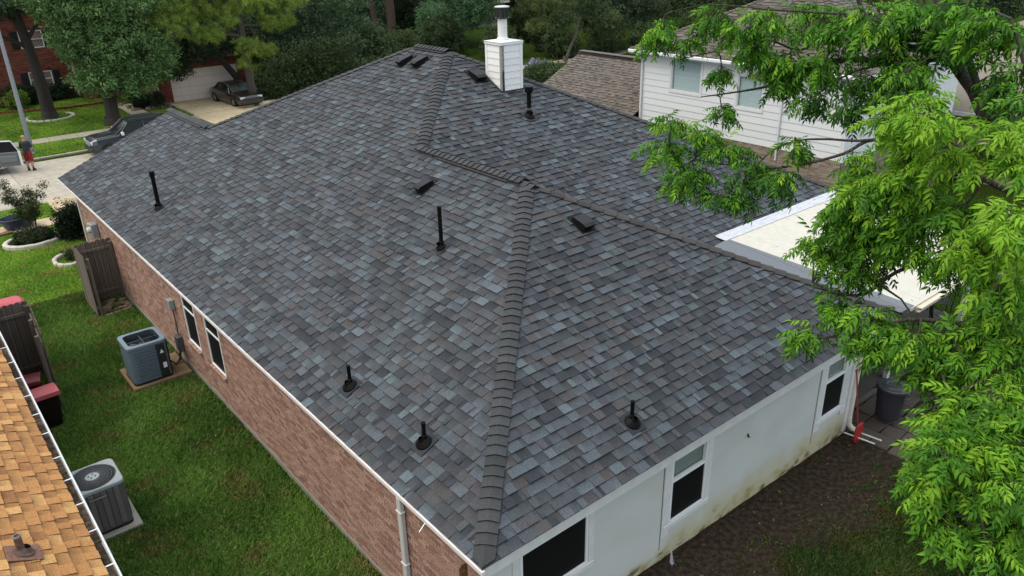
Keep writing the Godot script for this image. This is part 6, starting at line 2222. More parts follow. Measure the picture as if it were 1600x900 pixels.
func man() -> void:
	# stands in the road with his back half turned to us, looking down at what he holds before him
	var m := thing("person", "man in dark grey shirt and red shorts standing in the road by the white car", "person", Vector3(0.98, -0.42, -39.1), 2.65)
	var skin := lin(0.38, 0.20, 0.13)
	var V := func(x: float, y: float, z: float) -> Vector3: return Vector3(x, y, z)
	# faces +z in his own frame
	var body := []
	for s in [-1.0, 1.0]:
		var hip := Vector3(0.095 * s, 0.95, 0)
		var knee := Vector3(0.115 * s, 0.51, 0.02 + 0.03 * s)
		var ankle := Vector3(0.125 * s, 0.09, -0.02 + 0.03 * s)
		body.append([hip, knee, 0.088, 0.058, skin])
		body.append([knee, ankle + Vector3(0, 0.2, -0.01), 0.056, 0.054, skin])
		body.append([ankle + Vector3(0, 0.2, -0.01), ankle, 0.052, 0.036, skin])
		var sh := Vector3(0.19 * s, 1.44, 0)
		var el := Vector3(0.26 * s, 1.15, 0.03)
		var wr := Vector3(0.10 * s, 1.17, 0.27)
		body.append([sh, el, 0.055, 0.042, skin])
		body.append([el, wr, 0.042, 0.028, skin])
	body.append([Vector3(0, 0.95, 0), Vector3(0, 1.15, 0.0), 0.125, 0.12, skin])
	body.append([Vector3(0, 1.15, 0), Vector3(0, 1.38, -0.01), 0.125, 0.135, skin])
	body.append([Vector3(-0.11, 1.40, 0), Vector3(0.11, 1.40, 0), 0.085, 0.085, skin])
	body.append([Vector3(0, 1.45, 0), Vector3(0, 1.58, 0.02), 0.055, 0.052, skin])
	body.append([Vector3(0, 1.66, 0.045), Vector3(0, 1.72, 0.02), 0.078, 0.088, skin])
	body.append([Vector3(0, 1.60, 0.075), Vector3(0, 1.62, 0.08), 0.045, 0.05, skin])
	put("body", blob(body, 0.026, 34.0), mats["skin"], m)
	# head details and hands on finer grids
	var fine := []
	for s in [-1.0, 1.0]:
		fine.append([Vector3(0.085 * s, 1.65, 0.02), Vector3(0.09 * s, 1.69, 0.01), 0.016, 0.018, skin])
	fine.append([Vector3(0, 1.655, 0.13), Vector3(0, 1.685, 0.115), 0.017, 0.010, skin])
	fine.append([Vector3(-0.025, 1.615, 0.125), Vector3(0.025, 1.615, 0.125), 0.008, 0.008, lin(0.26, 0.10, 0.08)])
	put("face", blob(fine, 0.007, 120.0), mats["skin"], m)
	var b := Builder.new()
	for s in [-1.0, 1.0]:
		b.lathe(Transform3D(Basis(Vector3.RIGHT, PI / 2), Vector3(0.032 * s, 1.685, 0.105)), [Vector2(0.011, 0.0), Vector2(0.008, 0.008), Vector2(0, 0.01)], 8, lin(0.02, 0.015, 0.012))
	put("eyes", b, mats["car glass"], m)
	for s in [-1.0, 1.0]:
		var wr := Vector3(0.10 * s, 1.17, 0.27)
		var hand := [[wr, wr + Vector3(-0.02 * s, 0.0, 0.05), 0.026, 0.030, skin], [wr + Vector3(-0.02 * s, 0.012, 0.05), wr + Vector3(-0.03 * s, 0.012, 0.085), 0.024, 0.022, skin]]
		for i in 4:
			var r := wr + Vector3(-0.03 * s, 0.03 - 0.018 * i, 0.085)
			var l: float = [0.035, 0.04, 0.037, 0.028][i]
			var k1 := r + Vector3(-0.012 * s, -0.004, l)
			hand.append([r, k1, 0.0095, 0.0088, skin])
			hand.append([k1, k1 + Vector3(-0.03 * s, -0.003, l * 0.25), 0.0088, 0.0075, skin])
		hand.append([wr + Vector3(-0.03 * s, 0.02, 0.035), wr + Vector3(-0.055 * s, 0.045, 0.065), 0.012, 0.0105, skin])
		hand.append([wr + Vector3(-0.055 * s, 0.045, 0.065), wr + Vector3(-0.068 * s, 0.045, 0.095), 0.0105, 0.008, skin])
		put("hand", blob(hand, 0.0065, 260.0), mats["skin"], m)
	var shirt := lin(0.035, 0.042, 0.046)
	var top := [[Vector3(0, 0.96, 0), Vector3(0, 1.15, 0.0), 0.155, 0.15, shirt], [Vector3(0, 1.15, 0), Vector3(0, 1.38, -0.01), 0.148, 0.155, shirt], [Vector3(-0.12, 1.405, 0), Vector3(0.12, 1.405, 0), 0.10, 0.10, shirt]]
	for s in [-1.0, 1.0]:
		top.append([Vector3(0.18 * s, 1.43, 0), Vector3(0.25 * s, 1.20, 0.025), 0.078, 0.068, shirt])
	put("shirt", blob(top, 0.026, 40.0), mats["cloth"], m)
	var rd := lin(0.28, 0.022, 0.026)
	var sho := [[Vector3(-0.05, 0.95, 0), Vector3(0.05, 0.95, 0), 0.14, 0.14, rd]]
	for s in [-1.0, 1.0]:
		sho.append([Vector3(0.09 * s, 0.88, 0), Vector3(0.118 * s, 0.54, 0.02 + 0.025 * s), 0.115, 0.098, rd])
	put("shorts", blob(sho, 0.026, 60.0), mats["cloth"], m)
	var black := lin(0.012, 0.012, 0.013)
	for s in [-1.0, 1.0]:
		var an := Vector3(0.125 * s, 0.09, -0.02 + 0.03 * s)
		put("shoe", blob([[an + Vector3(0, -0.04, -0.03), an + Vector3(0.02 * s, -0.05, 0.15), 0.05, 0.042, black], [an + Vector3(0, -0.03, 0), an + Vector3(0, 0.03, 0), 0.05, 0.046, black]], 0.02, 70.0), mats["rubber"], m)
		put("sock", blob([[an + Vector3(0, 0.03, 0), an + Vector3(0, 0.15, -0.006), 0.046, 0.052, black]], 0.018, 90.0), mats["cloth"], m)
	b = Builder.new()
	b.box(Transform3D(Basis(Vector3.RIGHT, -0.7), Vector3(0, 1.20, 0.37)), Vector3(0.09, 0.15, 0.010), black, 0.003)
	var ph := put("phone", b, mats["car glass"])
	ph.transform = m.transform
	tag(ph, "small dark phone held in the man's hands before him", "phone")


# ---------------------------------------------------------------- plants
func leaf_cluster(kind: int, sd: int) -> ArrayMesh:
	var r := RandomNumberGenerator.new()
	r.seed = sd
	var b := Builder.new()
	var white := Color(1, 1, 1)
	if kind == 0:
		for i in 22:
			var c := Vector3(r.randf_range(-1, 1), r.randf_range(-1, 1), r.randf_range(-1, 1)) * 0.30
			var d := (Vector3(r.randf_range(-1, 1), r.randf_range(-0.7, 0.5), r.randf_range(-1, 1))).normalized()
			var s := d.cross(Vector3(r.randf_range(-1, 1), 1.0, r.randf_range(-1, 1)).normalized()).normalized()
			var l := r.randf_range(0.09, 0.15)
			var w := l * 0.36
			var up := s.cross(d).normalized()
			var k := r.randf_range(0.75, 1.0)
			var col := Color(k, k, k)
			b.trin(c - d * l, c + s * w + up * w * 0.4, c + d * l, up, col, col, col)
			b.trin(c - d * l, c - s * w + up * w * 0.4, c + d * l, up, col, col, col)
	else:
		for i in 46:
			var d := Vector3(r.randfn(0, 1), r.randfn(0.5, 0.8), r.randfn(0, 1)).normalized()
			var s := d.cross(Vector3(r.randf_range(-1, 1), 0.3, r.randf_range(-1, 1)).normalized()).normalized() * 0.013
			var l := r.randf_range(0.22, 0.38)
			var k := r.randf_range(0.7, 1.0)
			var col := Color(k, k, k)
			b.trin(d * 0.02 - s, d * 0.02 + s, d * l, s.cross(d), col, col, col)
	return b.mesh()


var clusters := {}


func cluster(kind: int) -> Array:
	if not clusters.has(kind):
		clusters[kind] = [leaf_cluster(kind, 100 + kind), leaf_cluster(kind, 200 + kind)]
	return clusters[kind]


# a crown of leaf clumps spread through ellipsoids [centre, radii]
func crown(parent: Node, blobs: Array, count: int, kind: int, c0: Color, c1: Color, size: float, sd: int, called := "crown") -> void:
	var r := RandomNumberGenerator.new()
	r.seed = sd
	var mm := MultiMesh.new()
	mm.transform_format = MultiMesh.TRANSFORM_3D
	mm.use_colors = true
	mm.mesh = cluster(kind)[sd % 2]
	mm.instance_count = count
	var total := 0.0
	for q in blobs:
		total += q[1].x * q[1].y + q[1].x * q[1].z
	var tones := []
	for q in blobs:
		tones.append(r.randf_range(0.0, 1.0))
	for i in count:
		var pick := r.randf() * total
		var w := 0
		while w < blobs.size() - 1 and pick > blobs[w][1].x * blobs[w][1].y + blobs[w][1].x * blobs[w][1].z:
			pick -= blobs[w][1].x * blobs[w][1].y + blobs[w][1].x * blobs[w][1].z
			w += 1
		var d := Vector3(r.randfn(0, 1), r.randfn(0, 1), r.randfn(0, 1)).normalized()
		var f := pow(r.randf(), 0.38) * (1.0 + 0.16 * sin(d.x * 7.0 + d.y * 5.0 + w) * sin(d.z * 6.0 + d.y * 4.0))
		var p: Vector3 = blobs[w][0] + d * blobs[w][1] * f
		var s := size * r.randf_range(0.7, 1.3)
		var t := Transform3D(Basis.from_euler(Vector3(r.randf_range(-0.7, 0.7), r.randf() * TAU, r.randf_range(-0.7, 0.7))).scaled(Vector3.ONE * s), p)
		mm.set_instance_transform(i, t)
		mm.set_instance_color(i, c0.lerp(c1, clampf(r.randf() * 0.55 + 0.45 * tones[w], 0.0, 1.0)))
	var o := MultiMeshInstance3D.new()
	o.name = numbered(called)
	o.multimesh = mm
	o.material_override = mats["far leaf"]
	o.set_meta("kind", "stuff")
	parent.add_child(o, true)


func shrub(called: String, label: String, cat: String, at: Vector3, rad: Vector3, count: int, c0: Color, c1: Color, sd: int, size := 0.55) -> Node3D:
	var s := thing(called, label, cat, at)
	var b := Builder.new()
	for i in 5:
		var an := TAU * i / 5.0 + sd
		b.tube([Vector3(0, -0.25, 0), Vector3(cos(an) * rad.x * 0.3, rad.y * 0.3, sin(an) * rad.z * 0.3), Vector3(cos(an) * rad.x * 0.6, rad.y * 0.9, sin(an) * rad.z * 0.6)], [0.03, 0.022, 0.01], 6, lin(0.05, 0.038, 0.028))
	put("stem", b, mats["bark"], s)
	var bl := [[Vector3(0, rad.y * 0.45, 0), rad * 0.85]]
	var r := RandomNumberGenerator.new()
	r.seed = sd
	for i in 5:
		bl.append([Vector3(r.randf_range(-0.6, 0.6) * rad.x, rad.y * r.randf_range(0.3, 0.9), r.randf_range(-0.6, 0.6) * rad.z), rad * r.randf_range(0.35, 0.55)])
	crown(s, bl, count, 0, c0, c1, size, sd, "foliage")
	return s


func tree(called: String, label: String, at: Vector3, trunk: Array, radii: Array, blobs: Array, count: int, kind: int, c0: Color, c1: Color, size: float, sd: int, group := "", bark := Color(0.085, 0.068, 0.055)) -> Node3D:
	var t := thing(called, label, "tree", at, 0.0, group)
	var r := RandomNumberGenerator.new()
	r.seed = sd * 7 + 1
	var b := Builder.new()
	b.tube(trunk, radii, 12, bark)
	# root flare
	b.lathe(Transform3D(), [Vector2(radii[0] * 1.5, -0.2), Vector2(radii[0] * 1.25, 0.12), Vector2(radii[0] * 1.02, 0.5)], 12, bark)
	put("trunk", b, mats["bark"], t)
	for q in blobs:
		b = Builder.new()
		var best: Vector3 = trunk[trunk.size() - 1]
		var low: Vector3 = trunk[1]
		var from := low.lerp(best, r.randf_range(0.3, 1.0))
		var mid: Vector3 = from.lerp(q[0], 0.5) + Vector3(r.randf_range(-0.5, 0.5), r.randf_range(-0.2, 0.6), r.randf_range(-0.5, 0.5))
		var rr: float = radii[radii.size() - 1] * 0.6
		b.tube([from, mid, q[0] + Vector3(0, q[1].y * 0.2, 0)], [rr, rr * 0.6, rr * 0.2], 7, bark)
		for i in 4:
			var d: Vector3 = Vector3(r.randf_range(-1, 1), r.randf_range(-0.5, 1), r.randf_range(-1, 1)) * q[1] * 0.8
			b.tube([mid.lerp(q[0], 0.5), q[0] + d * 0.5 + Vector3(0, 0.2, 0), q[0] + d], [rr * 0.4, rr * 0.25, rr * 0.08], 5, bark)
		put("branch", b, mats["bark"], t)
	crown(t, blobs, count, kind, c0, c1, size, sd)
	return t


func stone_ring(called: String, label: String, at: Vector3, rx: float, rz: float, n: int, size: Vector3, col: Color, from := 0.0, to := TAU) -> void:
	var t := thing(called, label, "edging", at)
	for i in n:
		var an := lerpf(from, to, (i + 0.5) / n)
		var p := Vector3(cos(an) * rx, 0.0, sin(an) * rz)
		var b := Builder.new()
		var tang := Vector3(-sin(an) * rx, 0, cos(an) * rz).normalized()
		b.box(Transform3D(Basis(tang, Vector3.UP, tang.cross(Vector3.UP)).rotated(Vector3.UP, rng.randf_range(-0.06, 0.06)), p), Vector3(size.x * rng.randf_range(0.93, 1.0), size.y * rng.randf_range(0.9, 1.1), size.z), jit(col, 0.08), 0.03)
		put("edging_stone", b, mats["concrete"], t)


func front_yard() -> void:
	var c := Vector3(-1.15, -0.22, -26.75)
	stone_ring("flower_bed_edging", "white curved stone edging round the planted bed on the front lawn", c, 0.92, 0.72, 15, Vector3(0.37, 0.20, 0.17), lin(0.58, 0.55, 0.48), -0.5, 4.2)
	var b := Builder.new()
	b.lathe(Transform3D(Basis().scaled(Vector3(1, 1, 0.78)), c + Vector3(0, -0.1, 0)), [Vector2(0.86, 0.0), Vector2(0.8, 0.08), Vector2(0.4, 0.14), Vector2(0, 0.16)], 24, lin(0.05, 0.035, 0.026))
	struct("bed_soil", b, mats["soil"])
	for i in 9:
		var an := i * 2.4
		var rr := 0.62 * sqrt((i + 0.5) / 9.0)
		shrub("bedding_plant", ["low dark green plant filling the white-edged bed", "low plant with pale pink flowers in the white-edged bed"][i % 2], "plant", c + Vector3(cos(an) * rr, 0.05, sin(an) * rr * 0.75), Vector3(0.28, 0.30, 0.26), 46, lin(0.02, 0.04, 0.016), lin(0.05, 0.085, 0.03) if i % 2 == 0 else lin(0.16, 0.14, 0.10), 30 + i, 0.34).set_meta("group", ["green plants of the white-edged bed", "flowering plants of the white-edged bed"][i % 2])
	# crape myrtle: several slim stems
	var t := thing("crape_myrtle", "slim young crape myrtle with several stems in the white-edged bed", "tree", c + Vector3(0.15, 0.0, -0.1))
	var bl := []
	for i in 6:
		var an := TAU * i / 6.0 + 0.4
		var top := Vector3(cos(an) * 0.5, rng.randf_range(1.5, 2.35), sin(an) * 0.4)
		b = Builder.new()
		b.tube([Vector3(cos(an) * 0.05, -0.1, sin(an) * 0.05), Vector3(cos(an) * 0.12, 0.7, sin(an) * 0.1), top * Vector3(0.7, 0.75, 0.7), top], [0.022, 0.018, 0.012, 0.005], 7, lin(0.14, 0.10, 0.075))
		put("stem", b, mats["bark"], t)
		for j in 4:
			var q := Vector3(cos(an) * 0.12, 0.7, sin(an) * 0.1).lerp(top, 0.25 + 0.25 * j)
			bl.append([q + Vector3(rng.randf_range(-0.2, 0.2), 0, rng.randf_range(-0.2, 0.2)), Vector3(0.15, 0.12, 0.15)])
	crown(t, bl, 300, 0, lin(0.04, 0.055, 0.025), lin(0.10, 0.115, 0.05), 0.36, 41, "foliage")
	# tub and boards
	var tub := thing("blue_tub", "navy blue oval plastic tub lying on the front path", "tub", Vector3(-1.25, -0.24, -29.0), 0.15)
	var sq := Transform3D(Basis().scaled(Vector3(1.25, 1, 0.85)), Vector3.ZERO)
	b = Builder.new()
	b.lathe(sq, [Vector2(0.0, 0.02), Vector2(0.36, 0.02), Vector2(0.40, 0.06), Vector2(0.50, 0.40), Vector2(0.54, 0.41), Vector2(0.54, 0.44), Vector2(0.49, 0.445), Vector2(0.42, 0.20), Vector2(0.0, 0.16)], 30, lin(0.025, 0.042, 0.085))
	put("tub_shell", b, mats["plastic"], tub)
	b = Builder.new()
	b.lathe(sq, [Vector2(0.45, 0.26), Vector2(0.2, 0.30), Vector2(0, 0.31)], 20, lin(0.04, 0.028, 0.02))
	put("soil", b, mats["soil"], tub)
	for i in 2:
		b = Builder.new()
		b.box(Transform3D(Basis(Vector3.UP, 0.12 + 0.05 * i), Vector3(-2.2, -0.24 + 0.05 * i, -28.6 + 0.3 * i)), Vector3(1.3, 0.05, 0.14), jit(lin(0.24, 0.13, 0.075), 0.1), 0.006)
		tag(put("loose_board", b, mats["wood"]), ["brown loose board left of the navy tub nearest the lawn", "brown loose board left of the navy tub nearest the street"][i], "board")
	shrub("round_bush", "round dark clipped bush at the far brick house corner", "bush", Vector3(0.22, -0.15, -26.3), Vector3(0.78, 1.05, 0.78), 620, lin(0.010, 0.020, 0.011), lin(0.022, 0.036, 0.018), 51, 0.42)
	stone_ring("small_bed_edging", "small ring of white stones beside the wooden fence", Vector3(-0.62, -0.16, -23.5), 0.42, 0.62, 9, Vector3(0.30, 0.16, 0.14), lin(0.55, 0.52, 0.46), 1.0, 6.0)
	shrub("bed_plant", "small plant inside the small white stone ring", "plant", Vector3(-0.55, -0.15, -23.6), Vector3(0.22, 0.2, 0.3), 40, lin(0.03, 0.045, 0.02), lin(0.07, 0.08, 0.04), 57, 0.3)


const DARK0 := Color(0.025, 0.045, 0.022)
const DARK1 := Color(0.068, 0.110, 0.042)


func backdrop_trees() -> void:
	# named trees across the street
	tree("tall_pine", "tall thick leaning trunk inside the white stone ring across the street", Vector3(4.4, -0.3, -52.0), [Vector3(0, -0.1, 0), Vector3(-0.02, 2.2, 0), Vector3(-0.15, 4.4, 0), Vector3(-0.5, 7.5, 0.1)], [0.42, 0.36, 0.31, 0.24], [[Vector3(-1.2, 7.9, 0.4), Vector3(2.8, 1.6, 2.4)], [Vector3(-4.0, 7.5, 0.6), Vector3(2.4, 1.5, 2.0)], [Vector3(1.6, 8.4, 0), Vector3(2.6, 1.8, 2.4)], [Vector3(-2.6, 9.0, 0), Vector3(3.2, 1.8, 2.6)]], 1500, 0, lin(0.044, 0.076, 0.043), lin(0.094, 0.143, 0.073), 1.0, 61)
	stone_ring("tree_ring", "ring of pale stones round the thick trunk across the street", Vector3(4.4, -0.24, -52.0), 1.35, 1.35, 22, Vector3(0.36, 0.20, 0.22), lin(0.50, 0.48, 0.40))
	tree("oak", "broad mid-green oak on the lawn behind the parked truck", Vector3(7.0, -0.3, -47.0), [Vector3(0, -0.1, 0), Vector3(0.05, 0.8, 0), Vector3(0.1, 1.7, 0), Vector3(0.3, 3.4, 0)], [0.46, 0.40, 0.38, 0.2], [[Vector3(0.7, 4.6, 0.3), Vector3(2.6, 2.2, 2.5)], [Vector3(-1.3, 5.6, 0.4), Vector3(1.3, 1.5, 1.4)], [Vector3(2.5, 4.2, 0.8), Vector3(1.9, 2.0, 1.7)], [Vector3(0.9, 7.4, 0), Vector3(3.4, 2.1, 3.0)], [Vector3(-0.5, 2.9, 1.1), Vector3(1.5, 0.9, 1.3)], [Vector3(1.4, 2.7, 1.2), Vector3(1.4, 0.9, 1.2)], [Vector3(-2.0, 7.6, 0.5), Vector3(1.6, 1.4, 1.6)]], 3600, 0, lin(0.084, 0.160, 0.053), lin(0.185, 0.304, 0.111), 0.85, 62)
	tree("pine", "pine with olive-green tufts and grey trunk beside the bronze sedan", Vector3(15.9, -0.3, -46.4), [Vector3(0, -0.1, 0), Vector3(-0.05, 1.5, 0), Vector3(-0.1, 4.0, 0), Vector3(-0.3, 8.5, 0)], [0.30, 0.27, 0.24, 0.16], [[Vector3(-4.6, 5.6, 0.4), Vector3(1.6, 0.8, 1.2)], [Vector3(-3.3, 6.5, 0.2), Vector3(1.5, 0.8, 1.2)], [Vector3(-2.6, 4.9, 0.6), Vector3(1.2, 0.55, 1.0)], [Vector3(-1.3, 5.9, 0.3), Vector3(1.2, 0.7, 1.1)], [Vector3(-0.1, 3.9, 0.5), Vector3(1.05, 0.55, 0.8)], [Vector3(0.9, 3.6, 0.5), Vector3(0.95, 0.5, 0.8)], [Vector3(-0.3, 2.8, 0.5), Vector3(0.5, 0.5, 0.5)], [Vector3(2.3, 5.3, 0.2), Vector3(1.3, 0.6, 1.0)], [Vector3(0.5, 6.8, 0), Vector3(2.3, 0.9, 1.8)], [Vector3(3.0, 6.6, 0), Vector3(1.4, 0.7, 1.2)], [Vector3(-5.2, 6.8, 0), Vector3(1.3, 0.7, 1.2)], [Vector3(-2.4, 7.8, 0), Vector3(2.6, 0.9, 2.0)]], 1500, 1, lin(0.140, 0.224, 0.040), lin(0.280, 0.386, 0.078), 1.0, 63, "", lin(0.12, 0.10, 0.085))
	tree("dark_oak", "dark oak leaning over the white garage door", Vector3(17.0, -0.25, -50.3), [Vector3(0, -0.1, 0), Vector3(-0.7, 1.4, 0.2), Vector3(-1.7, 2.8, 0.4), Vector3(-2.8, 3.9, 0.5)], [0.28, 0.24, 0.2, 0.14], [[Vector3(-3.6, 3.8, 0.9), Vector3(2.0, 1.1, 1.5)], [Vector3(-5.0, 2.6, 1.3), Vector3(1.1, 0.8, 0.9)], [Vector3(-1.2, 4.0, 0.4), Vector3(1.7, 1.0, 1.4)], [Vector3(-5.8, 3.6, 0.8), Vector3(1.5, 0.9, 1.2)], [Vector3(0.8, 3.4, 0.2), Vector3(1.4, 1.2, 1.3)]], 1500, 0, lin(0.025, 0.044, 0.026), lin(0.060, 0.088, 0.044), 0.75, 64)
	tree("dark_oak", "wide dark oak behind the left roof ridge, trunk half hidden", Vector3(23.6, -0.3, -51.0), [Vector3(0, -0.1, 0), Vector3(0.1, 1.6, 0), Vector3(0.2, 3.4, 0)], [0.4, 0.34, 0.22], [[Vector3(0, 3.6, 0), Vector3(3.4, 1.9, 2.6)], [Vector3(-3.1, 2.8, 0.8), Vector3(2.1, 1.7, 1.8)], [Vector3(3.0, 2.9, 1.0), Vector3(2.3, 1.7, 1.9)], [Vector3(-0.5, 6.2, -0.4), Vector3(4.6, 2.0, 3.0)], [Vector3(1.2, 1.9, 1.8), Vector3(1.7, 0.9, 1.3)], [Vector3(-4.2, 5.4, 0), Vector3(2.4, 1.6, 2.0)]], 3300, 0, lin(0.049, 0.092, 0.053), lin(0.137, 0.206, 0.097), 0.85, 65)
	tree("tall_pine", "tall pine with bare reddish trunk standing above the roof", Vector3(34.6, -0.3, -58.8), [Vector3(0, -0.1, 0), Vector3(0.05, 3.0, 0), Vector3(0.0, 7.0, 0), Vector3(0.2, 14.0, 0)], [0.46, 0.40, 0.36, 0.22], [[Vector3(0, 12.5, 0), Vector3(3.2, 1.8, 3.0)], [Vector3(2.6, 10.6, 0), Vector3(1.8, 0.9, 1.6)], [Vector3(-2.4, 9.6, 0), Vector3(1.7, 0.8, 1.5)]], 700, 1, lin(0.085, 0.118, 0.036), lin(0.152, 0.190, 0.060), 1.1, 66, "", lin(0.13, 0.085, 0.065))
	tree("tall_pine", "slimmer reddish trunk leaning left beside the tall pine", Vector3(34.0, -0.3, -59.6), [Vector3(0, -0.1, 0), Vector3(-0.5, 3.0, 0), Vector3(-1.3, 7.0, 0), Vector3(-2.4, 13.0, 0)], [0.30, 0.26, 0.22, 0.14], [[Vector3(-2.4, 12.5, 0), Vector3(2.4, 1.5, 2.2)]], 350, 1, lin(0.085, 0.118, 0.036), lin(0.152, 0.190, 0.060), 1.1, 67, "", lin(0.13, 0.085, 0.065))
	tree("light_tree", "lighter green bushy tree between the pine trunk and the chimney", Vector3(41.5, -0.3, -58.0), [Vector3(0, -0.1, 0), Vector3(0.1, 1.6, 0), Vector3(0.2, 3.4, 0)], [0.3, 0.26, 0.18], [[Vector3(0, 3.8, 0), Vector3(3.0, 2.2, 2.6)], [Vector3(-3.0, 3.0, 0.6), Vector3(2.0, 1.8, 1.8)], [Vector3(2.7, 4.0, 0.4), Vector3(2.1, 2.0, 1.8)], [Vector3(0.3, 6.6, 0), Vector3(3.6, 1.8, 2.6)]], 2400, 0, lin(0.091, 0.191, 0.090), lin(0.191, 0.310, 0.154), 0.95, 68)
	tree("dark_pine", "dark pine with olive tufts right of the chimney", Vector3(46.5, -0.3, -50.5), [Vector3(0, -0.1, 0), Vector3(0.0, 2.0, 0), Vector3(0.1, 6.0, 0), Vector3(0.1, 10.0, 0)], [0.32, 0.28, 0.24, 0.16], [[Vector3(-1.6, 4.6, 0.6), Vector3(2.2, 0.9, 1.6)], [Vector3(1.8, 3.8, 0.8), Vector3(2.0, 0.8, 1.5)], [Vector3(-0.3, 6.2, 0.2), Vector3(2.8, 1.0, 2.0)], [Vector3(3.6, 5.4, 0), Vector3(1.8, 0.8, 1.4)], [Vector3(-3.6, 6.4, 0), Vector3(1.8, 0.8, 1.4)], [Vector3(0.4, 8.2, 0), Vector3(2.8, 1.0, 2.2)], [Vector3(-2.2, 2.6, 1.2), Vector3(1.5, 0.6, 1.1)]], 1300, 1, lin(0.091, 0.127, 0.053), lin(0.213, 0.255, 0.090), 1.15, 69)
	tree("dark_oak", "dark spreading oak above the grey-brown neighbouring roof", Vector3(54.0, -0.3, -49.0), [Vector3(0, -0.1, 0), Vector3(-0.4, 1.6, 0), Vector3(-0.9, 3.6, 0)], [0.36, 0.3, 0.2], [[Vector3(0, 3.8, 0), Vector3(3.6, 2.0, 2.8)], [Vector3(-4.0, 3.2, 1.0), Vector3(2.3, 1.6, 1.9)], [Vector3(3.6, 3.4, 0.8), Vector3(2.4, 1.8, 2.0)], [Vector3(0, 6.6, 0), Vector3(4.6, 1.9, 3.0)]], 2300, 0, lin(0.046, 0.078, 0.048), lin(0.124, 0.173, 0.086), 0.95, 70)
	tree("bare_branched_tree", "grey tree with bare twisted limbs right of the chimney", Vector3(43.5, -0.3, -45.0), [Vector3(0, -0.1, 0), Vector3(0.4, 1.2, 0.2), Vector3(1.3, 2.4, 0.1), Vector3(1.6, 4.2, 0)], [0.16, 0.13, 0.10, 0.05], [[Vector3(2.4, 4.4, 0), Vector3(1.6, 0.8, 1.2)], [Vector3(-0.4, 3.6, 0), Vector3(1.4, 0.7, 1.1)]], 260, 0, DARK0, DARK1, 0.8, 71, "", lin(0.18, 0.155, 0.13))
	for i in 19:
		var q: Vector3 = [Vector3(19.2, -0.4, -48.0), Vector3(21.6, -0.4, -46.8), Vector3(24.6, -0.4, -47.6), Vector3(27.4, -0.4, -48.8), Vector3(30.4, -0.4, -51.5), Vector3(33.0, -0.4, -54.5), Vector3(37.5, -0.4, -54.5), Vector3(41.0, -0.4, -51.0), Vector3(45.5, -0.4, -47.5), Vector3(49.5, -0.4, -46.0), Vector3(53.5, -0.4, -44.5), Vector3(58.0, -0.4, -43.0), Vector3(35.6, -0.4, -39.6), Vector3(37.3, -0.4, -40.6), Vector3(48.6, -0.4, -56.5), Vector3(43.0, -0.4, -66.0), Vector3(39.6, -0.4, -59.6), Vector3(17.6, -0.4, -47.6), Vector3(47.6, -0.4, -51.5)][i]
		var where: String = ["beside the bronze sedan", "behind the front roof peak", "under the wide dark oak's left side", "under the wide dark oak's right side", "left of the tall reddish pine trunk", "at the tall pine's foot", "right of the tall pine's foot", "under the lighter green tree", "behind the chimney", "right of the pale lavender shrub", "above the grey-brown roof's left end", "above the grey-brown roof's right end", "above the chimney base's nose", "above the chimney base's doors", "far behind the chimney flue", "between the tall pine and the lighter tree", "left of the lighter green tree", "at the grey pine trunk beside the sedan", "under the dark pine right of the chimney"][i]
		shrub("understory_shrub", "dense dark shrub " + where, "shrub", q, Vector3(1.7, 0.8, 0.9) if i == 12 or i == 13 else Vector3(1.3, 1.2, 1.0) if i == 17 else Vector3(2.3, 2.5 + 0.8 * sin(i * 2.3), 1.8), 320 if i == 12 or i == 13 else 760, lin(0.032, 0.054, 0.025), lin(0.10, 0.145, 0.058), 140 + i, 0.85).set_meta("group", "shrubs under the far trees")
	shrub("flowering_shrub", "pale lavender-blue flowering shrub half hidden in the dark behind the chimney", "shrub", Vector3(38.0, -0.4, -42.5), Vector3(1.6, 0.9, 0.8), 150, lin(0.10, 0.12, 0.13), lin(0.34, 0.36, 0.46), 190, 0.8)
	# the belt of trees that closes the view
	var kinds := ["dark full tree ", "olive pine ", "mid-green tree "]
	var spots := []
	for i in range(3, 15):
		spots.append([Vector3(-14.0 + i * 8.2 + rng.randf_range(-1.5, 1.5), -0.3, -72.0 - rng.randf_range(0.0, 9.0)), ["rising behind the red brick house roof", "far behind the mid-green oak crown", "far behind the olive tufts of the pine", "far behind the wide dark oak", "far behind the tall reddish pine trunks", "far behind the lighter green tree", "far behind the chimney flue", "far behind the dark pine right of the chimney", "in the far row above the grey-brown roof's left end", "in the far row above the grey-brown roof's middle", "in the far row at the white siding house's left roof corner", "in the far row above the white siding house's hip"][i - 3]])
	for i in 5:
		spots.append([Vector3(60.0 + i * 3.0 + rng.randf_range(-2, 2), -0.3, -58.0 + i * 9.0), ["standing nearer above the grey-brown roof", "standing nearer behind the white siding house's left roof corner", "behind the middle of the white siding house's roof", "behind the right end of the white siding house's roof", "behind the pale tan roof"][i]])
	for i in 4:
		spots.append([Vector3(20.0 + i * 7.0, -0.3, -64.0 - rng.randf_range(0, 3.0)), ["between the garage roof and the olive pine", "between the olive pine and the wide dark oak", "just left of the tall reddish pine trunks", "between the reddish pine trunks and the lighter green tree"][i]])
	var protos := []
